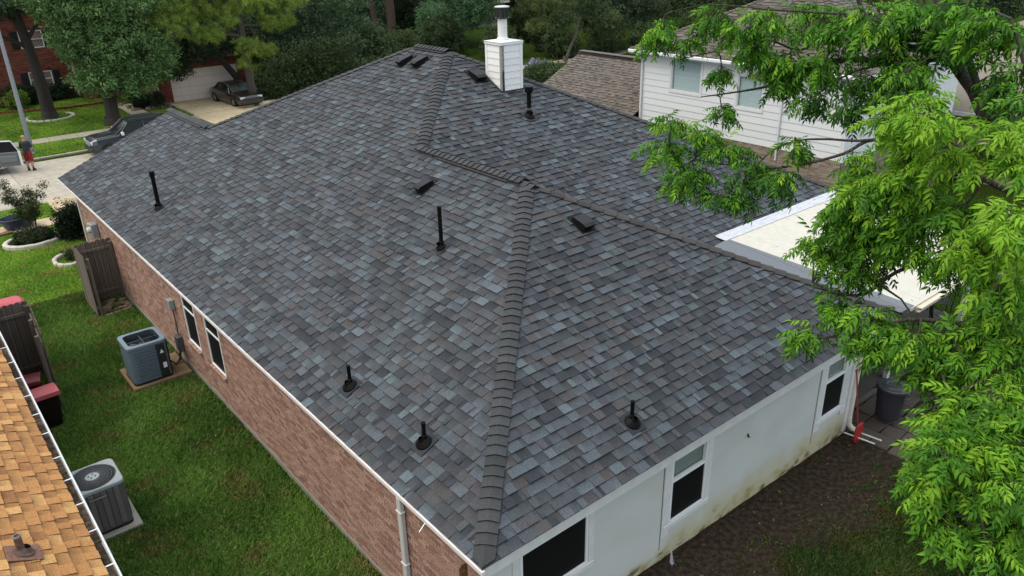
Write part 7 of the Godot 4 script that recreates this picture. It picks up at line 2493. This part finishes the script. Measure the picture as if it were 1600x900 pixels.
	for k in 3:
		var bl := [[Vector3(0, 4.6, 0), Vector3(3.6, 2.6, 3.4)], [Vector3(-2.6, 3.6, 0.6), Vector3(2.1, 1.8, 2.0)], [Vector3(2.5, 4.0, 0.8), Vector3(2.2, 2.0, 2.0)], [Vector3(0.4, 7.8, 0), Vector3(3.4, 2.2, 3.0)], [Vector3(-0.5, 10.2, 0), Vector3(2.2, 1.6, 2.2)], [Vector3(0.6, 2.2, 1.6), Vector3(2.0, 1.1, 1.6)]]
		protos.append([bl, [lin(0.034, 0.059, 0.035), lin(0.090, 0.128, 0.049), lin(0.057, 0.108, 0.049)][k], [lin(0.088, 0.128, 0.059), lin(0.192, 0.231, 0.081), lin(0.128, 0.200, 0.092)][k], 1 if k == 1 else 0])
	for i in spots.size():
		var k: int = [0, 2, 0, 1, 0, 2][i % 6]
		var p: Array = protos[k]
		var gap := tree(["belt_oak", "belt_pine", "belt_tree"][k], kinds[k] + spots[i][1], spots[i][0], [Vector3(0, -0.1, 0), Vector3(0.1, 2.0, 0), Vector3(0.0, 6.5, 0)], [0.32, 0.27, 0.16], p[0], 1500, p[3], p[1], p[2], 1.15, 80 + i, "trees of the belt closing the view")
		gap.rotation.y = rng.randf() * TAU
		gap.scale = Vector3.ONE * rng.randf_range(0.9, 1.2)
	simple_house("tan_house", "tan-roofed house glimpsed between trees above the roof peak", Vector3(50.0, -0.2, -74.0), 14.0, 10.0, 3.0, lin(0.26, 0.20, 0.15), lin(0.40, 0.36, 0.30))
	simple_house("beige_house", "pale house glimpsed through the dark oak left of the pine trunk", Vector3(28.5, -0.2, -72.0), 12.0, 9.0, 2.8, lin(0.22, 0.19, 0.16), lin(0.46, 0.42, 0.36))


func compound_leaf(sd: int, tint: Color) -> ArrayMesh:
	var r := RandomNumberGenerator.new()
	r.seed = sd
	var b := Builder.new()
	var n := 4
	var along := func(f: float) -> Vector3: return Vector3(0.23 * f, -0.08 * f * f, 0)
	for i in 4:
		var p: Vector3 = along.call(i / 4.0)
		var q: Vector3 = along.call((i + 1) / 4.0)
		b.quadn(p + Vector3(0, 0, 0.0022), p - Vector3(0, 0, 0.0022), q - Vector3(0, 0, 0.0018), q + Vector3(0, 0, 0.0018), Vector3.UP, dim(tint, 0.9), dim(tint, 0.9))
	for i in n + 1:
		for s in ([-1.0, 1.0] if i < n else [0.0]):
			if i < n and r.randf() < 0.07:
				continue
			var root: Vector3 = along.call(0.28 + 0.62 * i / (n - 1) if i < n else 1.0)
			var l := r.randf_range(0.066, 0.108) * (0.85 if i == 0 else 1.0)
			var d := Vector3(r.randf_range(0.3, 0.9), -0.3 - r.randf() * 0.65, s * r.randf_range(0.65, 1.1)).normalized() if i < n else Vector3(0.9, -0.5, r.randf_range(-0.2, 0.2)).normalized()
			var side := d.cross(Vector3.UP).normalized()
			var up := side.cross(d).normalized()
			var w := l * r.randf_range(0.15, 0.19)
			var c := jitr(r, tint, 0.12)
			var m0 := root + d * l * 0.30
			var m1 := root + d * l * 0.62 + Vector3(0, -0.006, 0)
			var tip := root + d * l + Vector3(0, -0.022, 0)
			for e in [-1.0, 1.0]:
				var a: Vector3 = m0 + side * w * e + up * w * 0.35
				var g: Vector3 = m1 + side * w * 0.82 * e + up * w * 0.3
				b.trin(root, a, m0, up, c, c, c)
				b.quadn(m0, a, g, m1, up, c, c)
				b.trin(m1, g, tip, up, c, c, c)
	return b.mesh()


func jitr(r: RandomNumberGenerator, col: Color, by: float) -> Color:
	var k := 1.0 + r.randf_range(-by, by)
	return Color(col.r * k, col.g * k, col.b * k)


func near_tree() -> void:
	var limbs := [
		[0.300, 0.130, [Vector3(8.20, -0.15, 6.20), Vector3(8.25, 2.00, 6.10), Vector3(7.90, 4.30, 5.60), Vector3(5.37, 6.62, 4.59), Vector3(5.47, 7.09, 3.89), Vector3(5.52, 7.52, 3.30)]],
		[0.120, 0.060, [Vector3(5.52, 7.52, 3.30), Vector3(5.51, 7.98, 2.94), Vector3(5.68, 8.24, 2.68), Vector3(5.84, 8.37, 2.46), Vector3(5.98, 8.58, 2.18), Vector3(6.15, 8.71, 2.01), Vector3(6.33, 8.97, 1.86), Vector3(6.48, 9.34, 1.62)]],
		[0.060, 0.035, [Vector3(5.60, 8.18, 2.77), Vector3(5.51, 8.41, 2.72), Vector3(5.40, 8.75, 2.58), Vector3(5.33, 9.06, 2.57), Vector3(5.26, 9.31, 2.60), Vector3(5.18, 9.71, 2.62)]],
		[0.090, 0.040, [Vector3(5.46, 7.45, 3.48), Vector3(5.37, 7.84, 3.25), Vector3(5.44, 8.15, 2.95), Vector3(5.22, 8.12, 3.25), Vector3(5.06, 8.01, 3.49)]],
		[0.075, 0.010, [Vector3(5.98, 8.58, 2.18), Vector3(5.79, 8.55, 2.01), Vector3(5.63, 8.38, 1.96), Vector3(5.55, 8.49, 1.73), Vector3(5.44, 8.51, 1.28), Vector3(5.33, 8.43, 0.90), Vector3(5.29, 8.24, 0.48), Vector3(5.18, 8.07, 0.17), Vector3(5.02, 7.96, -0.22), Vector3(4.79, 7.86, -0.67)]],
		[0.070, 0.030, [Vector3(6.15, 8.71, 2.01), Vector3(5.81, 8.66, 1.77), Vector3(5.58, 8.80, 1.48), Vector3(5.41, 9.03, 1.31), Vector3(5.36, 9.31, 1.17)]],
		[0.040, 0.007, [Vector3(5.58, 8.80, 1.48), Vector3(5.49, 8.86, 1.28), Vector3(5.39, 8.83, 0.89), Vector3(5.27, 8.58, 0.54), Vector3(5.09, 8.71, 0.04), Vector3(4.90, 8.51, -0.54), Vector3(4.65, 8.34, -1.14)]],
		[0.028, 0.006, [Vector3(5.41, 9.03, 1.31), Vector3(5.18, 9.08, 0.89), Vector3(4.98, 9.10, 0.17), Vector3(4.71, 9.14, -0.57), Vector3(4.54, 9.04, -1.09)]],
		[0.045, 0.007, [Vector3(5.10, 7.31, 3.51), Vector3(4.82, 7.51, 3.16), Vector3(4.78, 7.65, 2.65), Vector3(4.74, 7.71, 2.02), Vector3(4.63, 7.49, 1.70), Vector3(4.54, 7.28, 1.22), Vector3(4.47, 7.15, 0.77), Vector3(4.35, 7.11, 0.24), Vector3(4.31, 7.09, -0.16), Vector3(4.18, 7.17, -0.70)]],
		[0.025, 0.006, [Vector3(4.74, 7.71, 2.02), Vector3(4.64, 7.63, 1.43), Vector3(4.54, 7.56, 1.08), Vector3(4.42, 7.36, 0.78), Vector3(4.25, 6.95, 0.54), Vector3(4.09, 6.69, 0.27)]],
		[0.025, 0.010, [Vector3(5.55, 8.49, 1.73), Vector3(5.37, 8.41, 1.40), Vector3(5.27, 8.21, 1.06), Vector3(5.16, 8.04, 0.93)]],
		[0.060, 0.020, [Vector3(4.76, 7.08, 4.06), Vector3(4.42, 7.06, 3.69), Vector3(4.20, 7.12, 3.30), Vector3(4.13, 7.30, 2.95), Vector3(4.12, 7.26, 2.71)]],
		[0.050, 0.015, [Vector3(4.78, 6.79, 4.12), Vector3(4.52, 6.67, 3.73), Vector3(4.32, 6.61, 3.21), Vector3(4.18, 6.36, 2.81), Vector3(4.03, 6.03, 2.55), Vector3(3.95, 5.97, 2.19), Vector3(3.95, 6.01, 1.92)]],
		[0.050, 0.015, [Vector3(4.22, 6.50, 4.50), Vector3(3.76, 6.40, 4.21), Vector3(3.50, 6.31, 3.84), Vector3(3.31, 6.25, 3.40), Vector3(3.12, 5.99, 2.98), Vector3(2.94, 5.81, 2.56)]],
		[0.050, 0.015, [Vector3(3.73, 6.23, 4.83), Vector3(3.17, 6.13, 4.60), Vector3(2.84, 6.07, 4.34), Vector3(2.64, 5.83, 4.12), Vector3(2.49, 5.67, 3.97)]],
		[0.050, 0.012, [Vector3(3.23, 6.01, 5.15), Vector3(2.63, 5.84, 4.97), Vector3(2.28, 5.71, 4.81), Vector3(2.02, 5.59, 4.62), Vector3(1.94, 5.60, 4.31)]],
		[0.040, 0.012, [Vector3(3.07, 5.70, 5.22), Vector3(2.27, 5.57, 5.16), Vector3(1.88, 5.43, 4.93), Vector3(1.70, 5.29, 4.66), Vector3(1.60, 5.20, 4.55)]],
		[0.050, 0.015, [Vector3(5.47, 7.09, 3.89), Vector3(4.72, 8.13, 3.71), Vector3(4.56, 8.78, 3.50), Vector3(4.54, 9.20, 3.29)]],
		[0.040, 0.015, [Vector3(3.83, 7.10, 4.70), Vector3(3.24, 7.48, 4.38), Vector3(3.02, 7.72, 4.14), Vector3(3.00, 7.81, 3.97)]],
		[0.040, 0.012, [Vector3(4.09, 7.67, 4.15), Vector3(3.80, 8.01, 3.60), Vector3(3.69, 8.21, 3.18), Vector3(3.67, 8.29, 2.84)]],
	]
	var clumps := [
		[Vector3(4.41, 8.81, -1.21), 0.28, 0.55],
		[Vector3(4.71, 8.61, -0.97), 0.18, 0.50],
		[Vector3(4.84, 9.03, -0.55), 0.37, 0.50],
		[Vector3(5.00, 8.22, -0.49), 0.13, 0.45],
		[Vector3(5.00, 8.69, -0.08), 0.32, 0.50],
		[Vector3(4.87, 7.72, -0.35), 0.15, 0.40],
		[Vector3(4.98, 9.02, 0.18), 0.37, 0.50],
		[Vector3(5.20, 8.48, 0.45), 0.39, 0.45],
		[Vector3(5.20, 8.15, 0.37), 0.21, 0.35],
		[Vector3(5.25, 8.99, 0.82), 0.39, 0.50],
		[Vector3(5.25, 8.44, 0.95), 0.36, 0.40],
		[Vector3(5.03, 8.05, 0.91), 0.20, 0.30],
		[Vector3(5.37, 8.93, 1.24), 0.40, 0.45],
		[Vector3(5.27, 8.33, 1.44), 0.27, 0.30],
		[Vector3(5.36, 9.07, 1.64), 0.39, 0.40],
		[Vector3(5.40, 8.56, 1.87), 0.35, 0.35],
		[Vector3(5.53, 9.01, 2.04), 0.38, 0.40],
		[Vector3(5.19, 8.28, 2.26), 0.26, 0.50],
		[Vector3(5.82, 8.81, 2.25), 0.28, 0.40],
		[Vector3(4.69, 9.05, 3.15), 0.36, 0.45],
		[Vector3(4.61, 8.63, 3.39), 0.29, 0.45],
		[Vector3(5.14, 9.25, 2.60), 0.28, 0.45],
		[Vector3(4.52, 8.28, 3.63), 0.23, 0.40],
		[Vector3(5.12, 8.09, 1.94), 0.20, 0.20],
		[Vector3(5.10, 7.99, 1.47), 0.19, 0.20],
		[Vector3(4.25, 7.57, -0.76), 0.18, 0.60],
		[Vector3(4.15, 7.17, -0.74), 0.32, 0.55],
		[Vector3(4.33, 7.41, -0.27), 0.31, 0.50],
		[Vector3(4.16, 7.00, -0.15), 0.26, 0.40],
		[Vector3(3.97, 6.86, -0.33), 0.25, 0.40],
		[Vector3(4.38, 7.30, 0.20), 0.25, 0.45],
		[Vector3(4.32, 7.07, 0.58), 0.28, 0.35],
		[Vector3(4.09, 6.69, 0.27), 0.22, 0.35],
		[Vector3(4.35, 7.11, 1.00), 0.26, 0.40],
		[Vector3(4.25, 6.83, 0.61), 0.19, 0.35],
		[Vector3(4.52, 7.52, 1.07), 0.13, 0.35],
		[Vector3(3.71, 8.20, 2.71), 0.32, 0.90],
		[Vector3(3.66, 8.39, 3.03), 0.29, 0.95],
		[Vector3(3.70, 7.83, 2.92), 0.32, 0.85],
		[Vector3(3.59, 8.06, 3.31), 0.31, 0.90],
		[Vector3(3.61, 8.05, 3.67), 0.28, 0.90],
		[Vector3(3.50, 8.02, 4.00), 0.23, 0.85],
		[Vector3(3.99, 7.36, 2.35), 0.32, 0.65],
		[Vector3(4.31, 7.49, 1.99), 0.20, 0.60],
		[Vector3(3.99, 7.28, 2.66), 0.35, 0.60],
		[Vector3(3.98, 7.38, 3.08), 0.31, 0.60],
		[Vector3(4.01, 7.00, 2.16), 0.34, 0.50],
		[Vector3(4.02, 6.55, 2.05), 0.32, 0.50],
		[Vector3(4.06, 6.71, 2.50), 0.36, 0.50],
		[Vector3(3.97, 6.83, 2.97), 0.34, 0.50],
		[Vector3(4.07, 6.42, 1.79), 0.20, 0.45],
		[Vector3(4.06, 6.23, 2.42), 0.23, 0.40],
		[Vector3(3.87, 7.34, 3.40), 0.26, 0.65],
		[Vector3(3.08, 7.68, 4.02), 0.26, 0.95],
		[Vector3(2.82, 7.58, 4.35), 0.26, 1.00],
		[Vector3(3.06, 7.30, 4.00), 0.27, 0.85],
		[Vector3(3.83, 6.86, 3.45), 0.28, 0.60],
		[Vector3(3.23, 6.99, 4.22), 0.27, 0.70],
		[Vector3(3.96, 5.91, 2.28), 0.19, 0.40],
		[Vector3(2.95, 5.87, 2.51), 0.16, 0.55],
		[Vector3(3.18, 6.08, 2.75), 0.18, 0.50],
		[Vector3(3.13, 5.97, 3.01), 0.12, 0.50],
		[Vector3(3.17, 6.19, 3.13), 0.27, 0.55],
		[Vector3(3.27, 6.12, 3.45), 0.28, 0.55],
		[Vector3(3.12, 5.99, 3.25), 0.16, 0.55],
		[Vector3(3.29, 6.17, 3.77), 0.21, 0.50],
		[Vector3(2.99, 5.97, 3.89), 0.14, 0.50],
		[Vector3(3.42, 6.47, 4.09), 0.28, 0.50],
		[Vector3(3.26, 6.38, 4.46), 0.27, 0.55],
		[Vector3(3.04, 6.16, 4.07), 0.22, 0.55],
		[Vector3(2.93, 6.20, 4.40), 0.26, 0.60],
		[Vector3(2.59, 5.77, 4.10), 0.21, 0.60],
		[Vector3(2.56, 5.94, 4.43), 0.25, 0.60],
		[Vector3(2.70, 6.04, 4.74), 0.25, 0.60],
		[Vector3(2.09, 5.65, 4.29), 0.18, 0.60],
		[Vector3(2.21, 5.72, 4.51), 0.24, 0.60],
		[Vector3(2.31, 5.76, 4.79), 0.26, 0.60],
		[Vector3(2.31, 5.68, 5.02), 0.20, 0.55],
		[Vector3(1.80, 5.50, 4.51), 0.20, 0.60],
		[Vector3(1.89, 5.49, 4.80), 0.25, 0.60],
		[Vector3(1.96, 5.49, 5.09), 0.23, 0.55],
		[Vector3(1.61, 5.32, 4.74), 0.19, 0.55],
		[Vector3(1.67, 5.28, 5.04), 0.18, 0.50],
		[Vector3(1.82, 5.26, 5.24), 0.14, 0.50],
		[Vector3(5.67, 8.48, -0.32), 0.29, 0.54],
		[Vector3(5.40, 8.25, 0.33), 0.34, 0.54],
		[Vector3(5.30, 8.26, 0.26), 0.18, 0.33],
		[Vector3(5.74, 8.98, 0.32), 0.35, 0.55],
		[Vector3(5.13, 9.05, 1.59), 0.32, 0.56],
		[Vector3(5.75, 9.00, 1.74), 0.33, 0.27],
		[Vector3(5.39, 8.87, 2.39), 0.31, 0.32],
		[Vector3(4.91, 8.50, 2.15), 0.22, 0.49],
		[Vector3(5.64, 8.92, 2.41), 0.23, 0.46],
		[Vector3(4.56, 9.17, 2.98), 0.22, 0.50],
		[Vector3(3.95, 8.57, 3.80), 0.18, 0.26],
		[Vector3(4.38, 7.91, 2.57), 0.29, 0.81],
		[Vector3(3.17, 8.41, 3.26), 0.23, 0.99],
		[Vector3(3.52, 8.26, 3.85), 0.23, 0.90],
		[Vector3(3.88, 7.44, 2.63), 0.26, 0.55],
		[Vector3(4.22, 7.31, 2.29), 0.31, 0.72],
		[Vector3(3.94, 7.16, 2.90), 0.27, 0.53],
		[Vector3(3.99, 6.89, 2.24), 0.29, 0.43],
		[Vector3(4.21, 6.77, 2.17), 0.27, 0.57],
		[Vector3(4.29, 6.48, 2.56), 0.31, 0.55],
		[Vector3(4.49, 6.79, 2.69), 0.30, 0.39],
		[Vector3(4.81, 6.05, 1.75), 0.20, 0.40],
		[Vector3(3.67, 7.45, 3.57), 0.22, 0.58],
		[Vector3(3.70, 7.30, 3.80), 0.24, 0.95],
		[Vector3(2.57, 7.79, 4.33), 0.22, 1.00],
		[Vector3(4.16, 6.68, 3.49), 0.25, 0.61],
		[Vector3(2.95, 7.03, 4.26), 0.22, 0.66],
		[Vector3(3.95, 5.93, 3.26), 0.26, 0.56],
		[Vector3(2.92, 6.26, 3.68), 0.17, 0.51],
		[Vector3(3.46, 5.74, 3.88), 0.12, 0.41],
		[Vector3(3.27, 6.46, 4.25), 0.23, 0.57],
		[Vector3(3.13, 6.04, 4.27), 0.19, 0.52],
		[Vector3(2.94, 6.11, 4.56), 0.22, 0.62],
		[Vector3(3.07, 5.67, 4.01), 0.19, 0.59],
		[Vector3(2.92, 5.69, 4.30), 0.22, 0.60],
		[Vector3(2.64, 6.11, 4.55), 0.22, 0.61],
		[Vector3(1.60, 5.99, 4.53), 0.14, 0.55],
		[Vector3(2.00, 5.90, 4.37), 0.20, 0.46],
		[Vector3(2.14, 5.79, 4.66), 0.22, 0.60],
		[Vector3(1.65, 5.93, 5.11), 0.16, 0.48],
		[Vector3(2.28, 5.29, 4.29), 0.19, 0.52],
		[Vector3(2.06, 5.55, 4.77), 0.22, 0.51],
		[Vector3(1.92, 5.52, 5.27), 0.19, 0.61],
		[Vector3(1.80, 5.29, 4.61), 0.16, 0.53],
	]
	var t := thing("pecan_tree", "large tree with bright feathery green leaves hanging over the back yard at the right", "tree")
	var bark := lin(0.060, 0.050, 0.042)
	var joints := []
	var grown := []
	for i in limbs.size():
		var q: Array = limbs[i]
		var path: Array = q[2]
		if i > 0:
			# spring from the nearest point of what already grows
			var root: Vector3 = grown[0]
			for p in grown:
				if p.distance_squared_to(path[0]) + 0.5 * maxf(p.y - path[0].y, 0.0) < root.distance_squared_to(path[0]) + 0.5 * maxf(root.y - path[0].y, 0.0):
					root = p
			if root.distance_to(path[0]) > 0.12:
				path = [root] + path
		# more points on a smooth curve
		var fine := []
		var rad := []
		for j in path.size() - 1:
			var p0: Vector3 = path[maxi(j - 1, 0)]
			var p3: Vector3 = path[mini(j + 2, path.size() - 1)]
			for k in 4:
				var f := k / 4.0
				fine.append((path[j] as Vector3).cubic_interpolate(path[j + 1], p0, p3, f))
				rad.append(lerpf(q[0], q[1], (j + f) / (path.size() - 1)) * 0.8)
		fine.append(path[-1])
		rad.append(q[1] * 0.8)
		for p in fine:
			if i > 0 or p.y > 6.0:
				joints.append(p)
			if p.y > 2.6 and (i < 4 or i == 0):
				grown.append(p)
		var b := Builder.new()
		b.tube(fine, rad, 12 if i < 2 else 8, bark if i < 4 else jit(lin(0.085, 0.075, 0.062), 0.2))
		put("trunk" if i == 0 else "branch", b, mats["bark"], t)
	# the rest of the crown, to the right of and behind what the picture holds
	var more := RandomNumberGenerator.new()
	more.seed = 88
	for i in 150:
		var d := Vector3(more.randfn(0, 1), more.randfn(0.15, 0.7), more.randfn(0, 1)).normalized() * pow(more.randf(), 0.4)
		var o := Vector3(8.1, 7.2, 5.2) + d * Vector3(3.4, 2.3, 3.6)
		var rel := o - EYE
		var w := rel.dot(LOOK)
		if w > 0.5 and rel.dot(SIDE) / w < 0.72 and absf(rel.dot(ABOVE) / w) < 0.46:
			continue
		clumps.append([o, more.randf_range(0.32, 0.5), more.randf_range(0.3, 0.8)])
	for i in 16:
		var an := TAU * i / 16.0
		var tip := Vector3(8.1 + cos(an) * 2.6, 7.0 + 1.2 * sin(i * 2.0), 5.2 + sin(an) * 2.8)
		var rel := tip - EYE
		var w := rel.dot(LOOK)
		if w > 0.5 and rel.dot(SIDE) / w < 0.70 and absf(rel.dot(ABOVE) / w) < 0.44:
			continue
		var b := Builder.new()
		var mid := Vector3(7.9, 4.4 + 0.06 * i, 5.5).lerp(tip, 0.5) + Vector3(0, 0.5, 0)
		b.tube([Vector3(7.95, 4.1 + 0.05 * i, 5.55), mid, tip], [0.07, 0.045, 0.015], 8, jit(lin(0.085, 0.075, 0.062), 0.2))
		for k in 6:
			joints.append(mid.lerp(tip, k / 5.0))
		put("branch", b, mats["bark"], t)
	var shapes := []
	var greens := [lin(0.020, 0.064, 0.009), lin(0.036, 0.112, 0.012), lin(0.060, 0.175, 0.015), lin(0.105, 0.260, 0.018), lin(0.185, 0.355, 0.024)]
	for g in greens.size():
		for k in 4:
			shapes.append(compound_leaf(500 + k + g * 4, greens[g]))
	var leaves := []
	var twigs := Builder.new()
	var r := RandomNumberGenerator.new()
	r.seed = 4711
	for q in clumps:
		var c: Vector3 = q[0]
		var rad: float = q[1]
		var near: Vector3 = joints[0]
		for p in joints:
			if p.distance_squared_to(c) < near.distance_squared_to(c):
				near = p
		var inward := (near - c)
		var mid := near.lerp(c, 0.55) + Vector3(0, 0.08, 0)
		twigs.tube([near, mid, c], [0.016, 0.011, 0.007], 6, lin(0.085, 0.08, 0.055))
		var count := clampi(int(rad * 42.0), 7, 20)
		for i in count:
			var d := Vector3(r.randfn(0, 1), r.randfn(0, 0.75), r.randfn(0, 1)).normalized()
			d = (d - inward.normalized() * 0.35).normalized()
			var reach := rad * r.randf_range(0.55, 1.0)
			var tip := c + d * reach + Vector3(0, -0.10 * reach, 0)
			var from := c.lerp(mid, r.randf() * 0.5)
			var elbow := from.lerp(tip, 0.5) + Vector3(0, 0.05 * reach, 0)
			twigs.tube([from, elbow, tip], [0.006, 0.0045, 0.003], 5, lin(0.10, 0.11, 0.05), false)
			var k := 6 + r.randi() % 2
			for j in k:
				var f := lerpf(0.35, 1.0, (j + 0.5) / k)
				var at := from.lerp(elbow, f * 2.0) if f < 0.5 else elbow.lerp(tip, f * 2.0 - 1.0)
				var an := j * 2.4 + r.randf() * 0.8
				var out := ((tip - from).normalized() * (0.5 if j < k - 1 else 1.4) + Vector3(cos(an), 0.25, sin(an))).normalized()
				out = (out + Vector3(0, -0.25 - 0.55 * r.randf(), 0)).normalized()
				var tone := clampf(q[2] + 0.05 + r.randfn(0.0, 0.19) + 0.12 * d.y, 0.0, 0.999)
				var sc := r.randf_range(0.6, 1.1)
				var side := out.cross(Vector3.UP).normalized()
				var bas := Basis(out, side.cross(out), side).rotated(out, r.randf_range(-1.0, 1.0)).scaled(Vector3.ONE * sc)
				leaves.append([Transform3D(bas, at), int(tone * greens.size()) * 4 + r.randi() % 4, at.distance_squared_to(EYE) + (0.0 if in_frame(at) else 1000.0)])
	put("twigs", twigs, mats["bark"], t).set_meta("kind", "stuff")
	leaves.sort_custom(func(p, q): return p[2] < q[2])
	var cr := Node3D.new()
	cr.name = numbered("crown")
	t.add_child(cr)
	var sorts := []
	for k in shapes.size():
		sorts.append([])
	for i in leaves.size():
		if i < 300:
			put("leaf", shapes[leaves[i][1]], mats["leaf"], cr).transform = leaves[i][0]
		else:
			sorts[leaves[i][1]].append(leaves[i][0])
	for k in shapes.size():
		if sorts[k].is_empty():
			continue
		var mm := MultiMesh.new()
		mm.transform_format = MultiMesh.TRANSFORM_3D
		mm.mesh = shapes[k]
		mm.instance_count = sorts[k].size()
		for i in sorts[k].size():
			mm.set_instance_transform(i, sorts[k][i])
		var o := MultiMeshInstance3D.new()
		o.name = numbered("foliage")
		o.multimesh = mm
		o.material_override = mats["leaf"]
		o.set_meta("kind", "stuff")
		cr.add_child(o, true)


func tuft(sd: int, blades: int, h: float, spread: float, w: float) -> ArrayMesh:
	var r := RandomNumberGenerator.new()
	r.seed = sd
	var b := Builder.new()
	for i in blades:
		var an := r.randf() * TAU
		var p := Vector3(r.randfn(0, spread), 0, r.randfn(0, spread))
		var s := Vector3(cos(an), 0, sin(an)) * w
		var lean := Vector3(r.randfn(0, 0.5), 0, r.randfn(0, 0.5)) * h
		var k := r.randf_range(0.35, 1.0)
		var c := Color(k, k, k)
		var top := p + lean + Vector3(0, h * r.randf_range(0.6, 1.1), 0)
		var mid := p + lean * 0.3 + Vector3(0, h * 0.5, 0)
		var m := Vector3(-sin(an), 0.6, cos(an)).normalized()
		b.quadn(p - s, p + s, mid + s * 0.8, mid - s * 0.8, m, c, c)
		b.trin(mid - s * 0.8, mid + s * 0.8, top, m, c, c, c)
	return b.mesh()


func grass(label: String, lo: Vector2, hi: Vector2, count: int, shape: ArrayMesh, cols: Array, keep: Callable, sd: int) -> void:
	var r := RandomNumberGenerator.new()
	r.seed = sd
	var f := FastNoiseLite.new()
	f.seed = sd
	f.frequency = 0.35
	f.fractal_octaves = 4
	var spots := []
	for i in count:
		var x := r.randf_range(lo.x, hi.x)
		var z := r.randf_range(lo.y, hi.y)
		if keep.call(x, z, r.randf()):
			spots.append(Vector3(x, ground_y(x, z) - 0.005, z))
	var mm := MultiMesh.new()
	mm.transform_format = MultiMesh.TRANSFORM_3D
	mm.use_colors = true
	mm.mesh = shape
	mm.instance_count = spots.size()
	for i in spots.size():
		var p: Vector3 = spots[i]
		var k := clampf(f.get_noise_2d(p.x, p.z) * 1.1 + 0.5 + r.randfn(0, 0.18), 0.0, 1.0)
		var c: Color = cols[0].lerp(cols[1], k)
		var worn := smooth(0.18, 0.5, f.get_noise_2d(p.x * 2.3 + 70.0, p.z * 2.3))
		c = c.lerp(Color(c.g * 0.85, c.g * 0.72, c.g * 0.26), worn * 0.75)
		if r.randf() < 0.06:
			c = cols[2]
		mm.set_instance_transform(i, Transform3D(Basis(Vector3.UP, r.randf() * TAU).scaled(Vector3.ONE * r.randf_range(0.7, 1.3)), p))
		mm.set_instance_color(i, c)
	var o := MultiMeshInstance3D.new()
	o.name = numbered("grass")
	o.multimesh = mm
	o.material_override = mats["blade"]
	add_child(o, true)
	tag(o, label, "grass")
	o.set_meta("kind", "stuff")


func lawns() -> void:
	var fine := tuft(901, 12, 0.065, 0.05, 0.0065)
	var broad := tuft(902, 12, 0.07, 0.09, 0.010)
	var cols := [lin(0.092, 0.198, 0.037), lin(0.24, 0.415, 0.080), lin(0.44, 0.40, 0.17)]
	var lush := [lin(0.16, 0.345, 0.040), lin(0.36, 0.60, 0.072), lin(0.48, 0.50, 0.15)]
	var coarse := tuft(903, 12, 0.085, 0.06, 0.008)
	var off_pads := func(x: float, z: float, k: float) -> bool:
		if x > -1.48 and z > -13.84 and z < -12.45: return false
		if x < -2.74 and z > -8.45 and z < -7.24: return false
		if x > -1.0 and x < 0.05 and z > -19.0 and z < -17.6: return k < 0.12
		if x > -0.12: return k < 0.4
		return true
	grass("short green grass of the side yard between brick wall and orange roof", Vector2(-3.9, -20.0), Vector2(0.06, -0.5), 50000, coarse, cols, off_pads, 1)
	grass("bright green grass of the front lawn", Vector2(-9.0, -28.4), Vector2(0.3, -20.0), 26000, fine, lush, func(x, z, k): return (x < 0.02 or z < -25.0) and Vector2((x + 1.15) / 0.95, (z + 26.75) / 0.75).length() > 1.0, 2)
	grass("grass verge between front path and street", Vector2(-14.0, -32.1), Vector2(0.25, -29.65), 9000, broad, lush, func(x, z, k): return true, 3)
	var soil_edge := func(x: float, z: float, k: float) -> bool:
		var edge: float = 1.25 + 0.07 * x + 0.22 * sin(x * 1.9) + 0.14 * sin(x * 5.1 + 1.0) + 0.09 * sin(x * 11.3)
		return z > edge - 0.05 or (z > edge - 0.7 and k < 0.10) or (z > 0.1 and k < 0.012)
	grass("dark green grass of the back yard beyond the bare soil", Vector2(-0.5, 0.0), Vector2(14.5, 6.5), 42000, coarse, [lin(0.040, 0.085, 0.022), lin(0.110, 0.190, 0.044), lin(0.22, 0.20, 0.09)], soil_edge, 4)
	grass("green lawn and verge across the street", Vector2(-9.0, -56.5), Vector2(11.5, -41.3), 30000, broad, lush, func(x, z, k): return not (z < -44.65 and z > -46.05) and not (x > 8.5 and z < -46.0 and x < 9.7), 5)
	grass("green lawn strip beside the tan driveway across the street", Vector2(17.6, -56.0), Vector2(36.0, -41.3), 14000, broad, [lin(0.048, 0.096, 0.020), lin(0.088, 0.160, 0.030), lin(0.1, 0.09, 0.04)], func(x, z, k): return not (z < -44.65 and z > -46.05), 6)
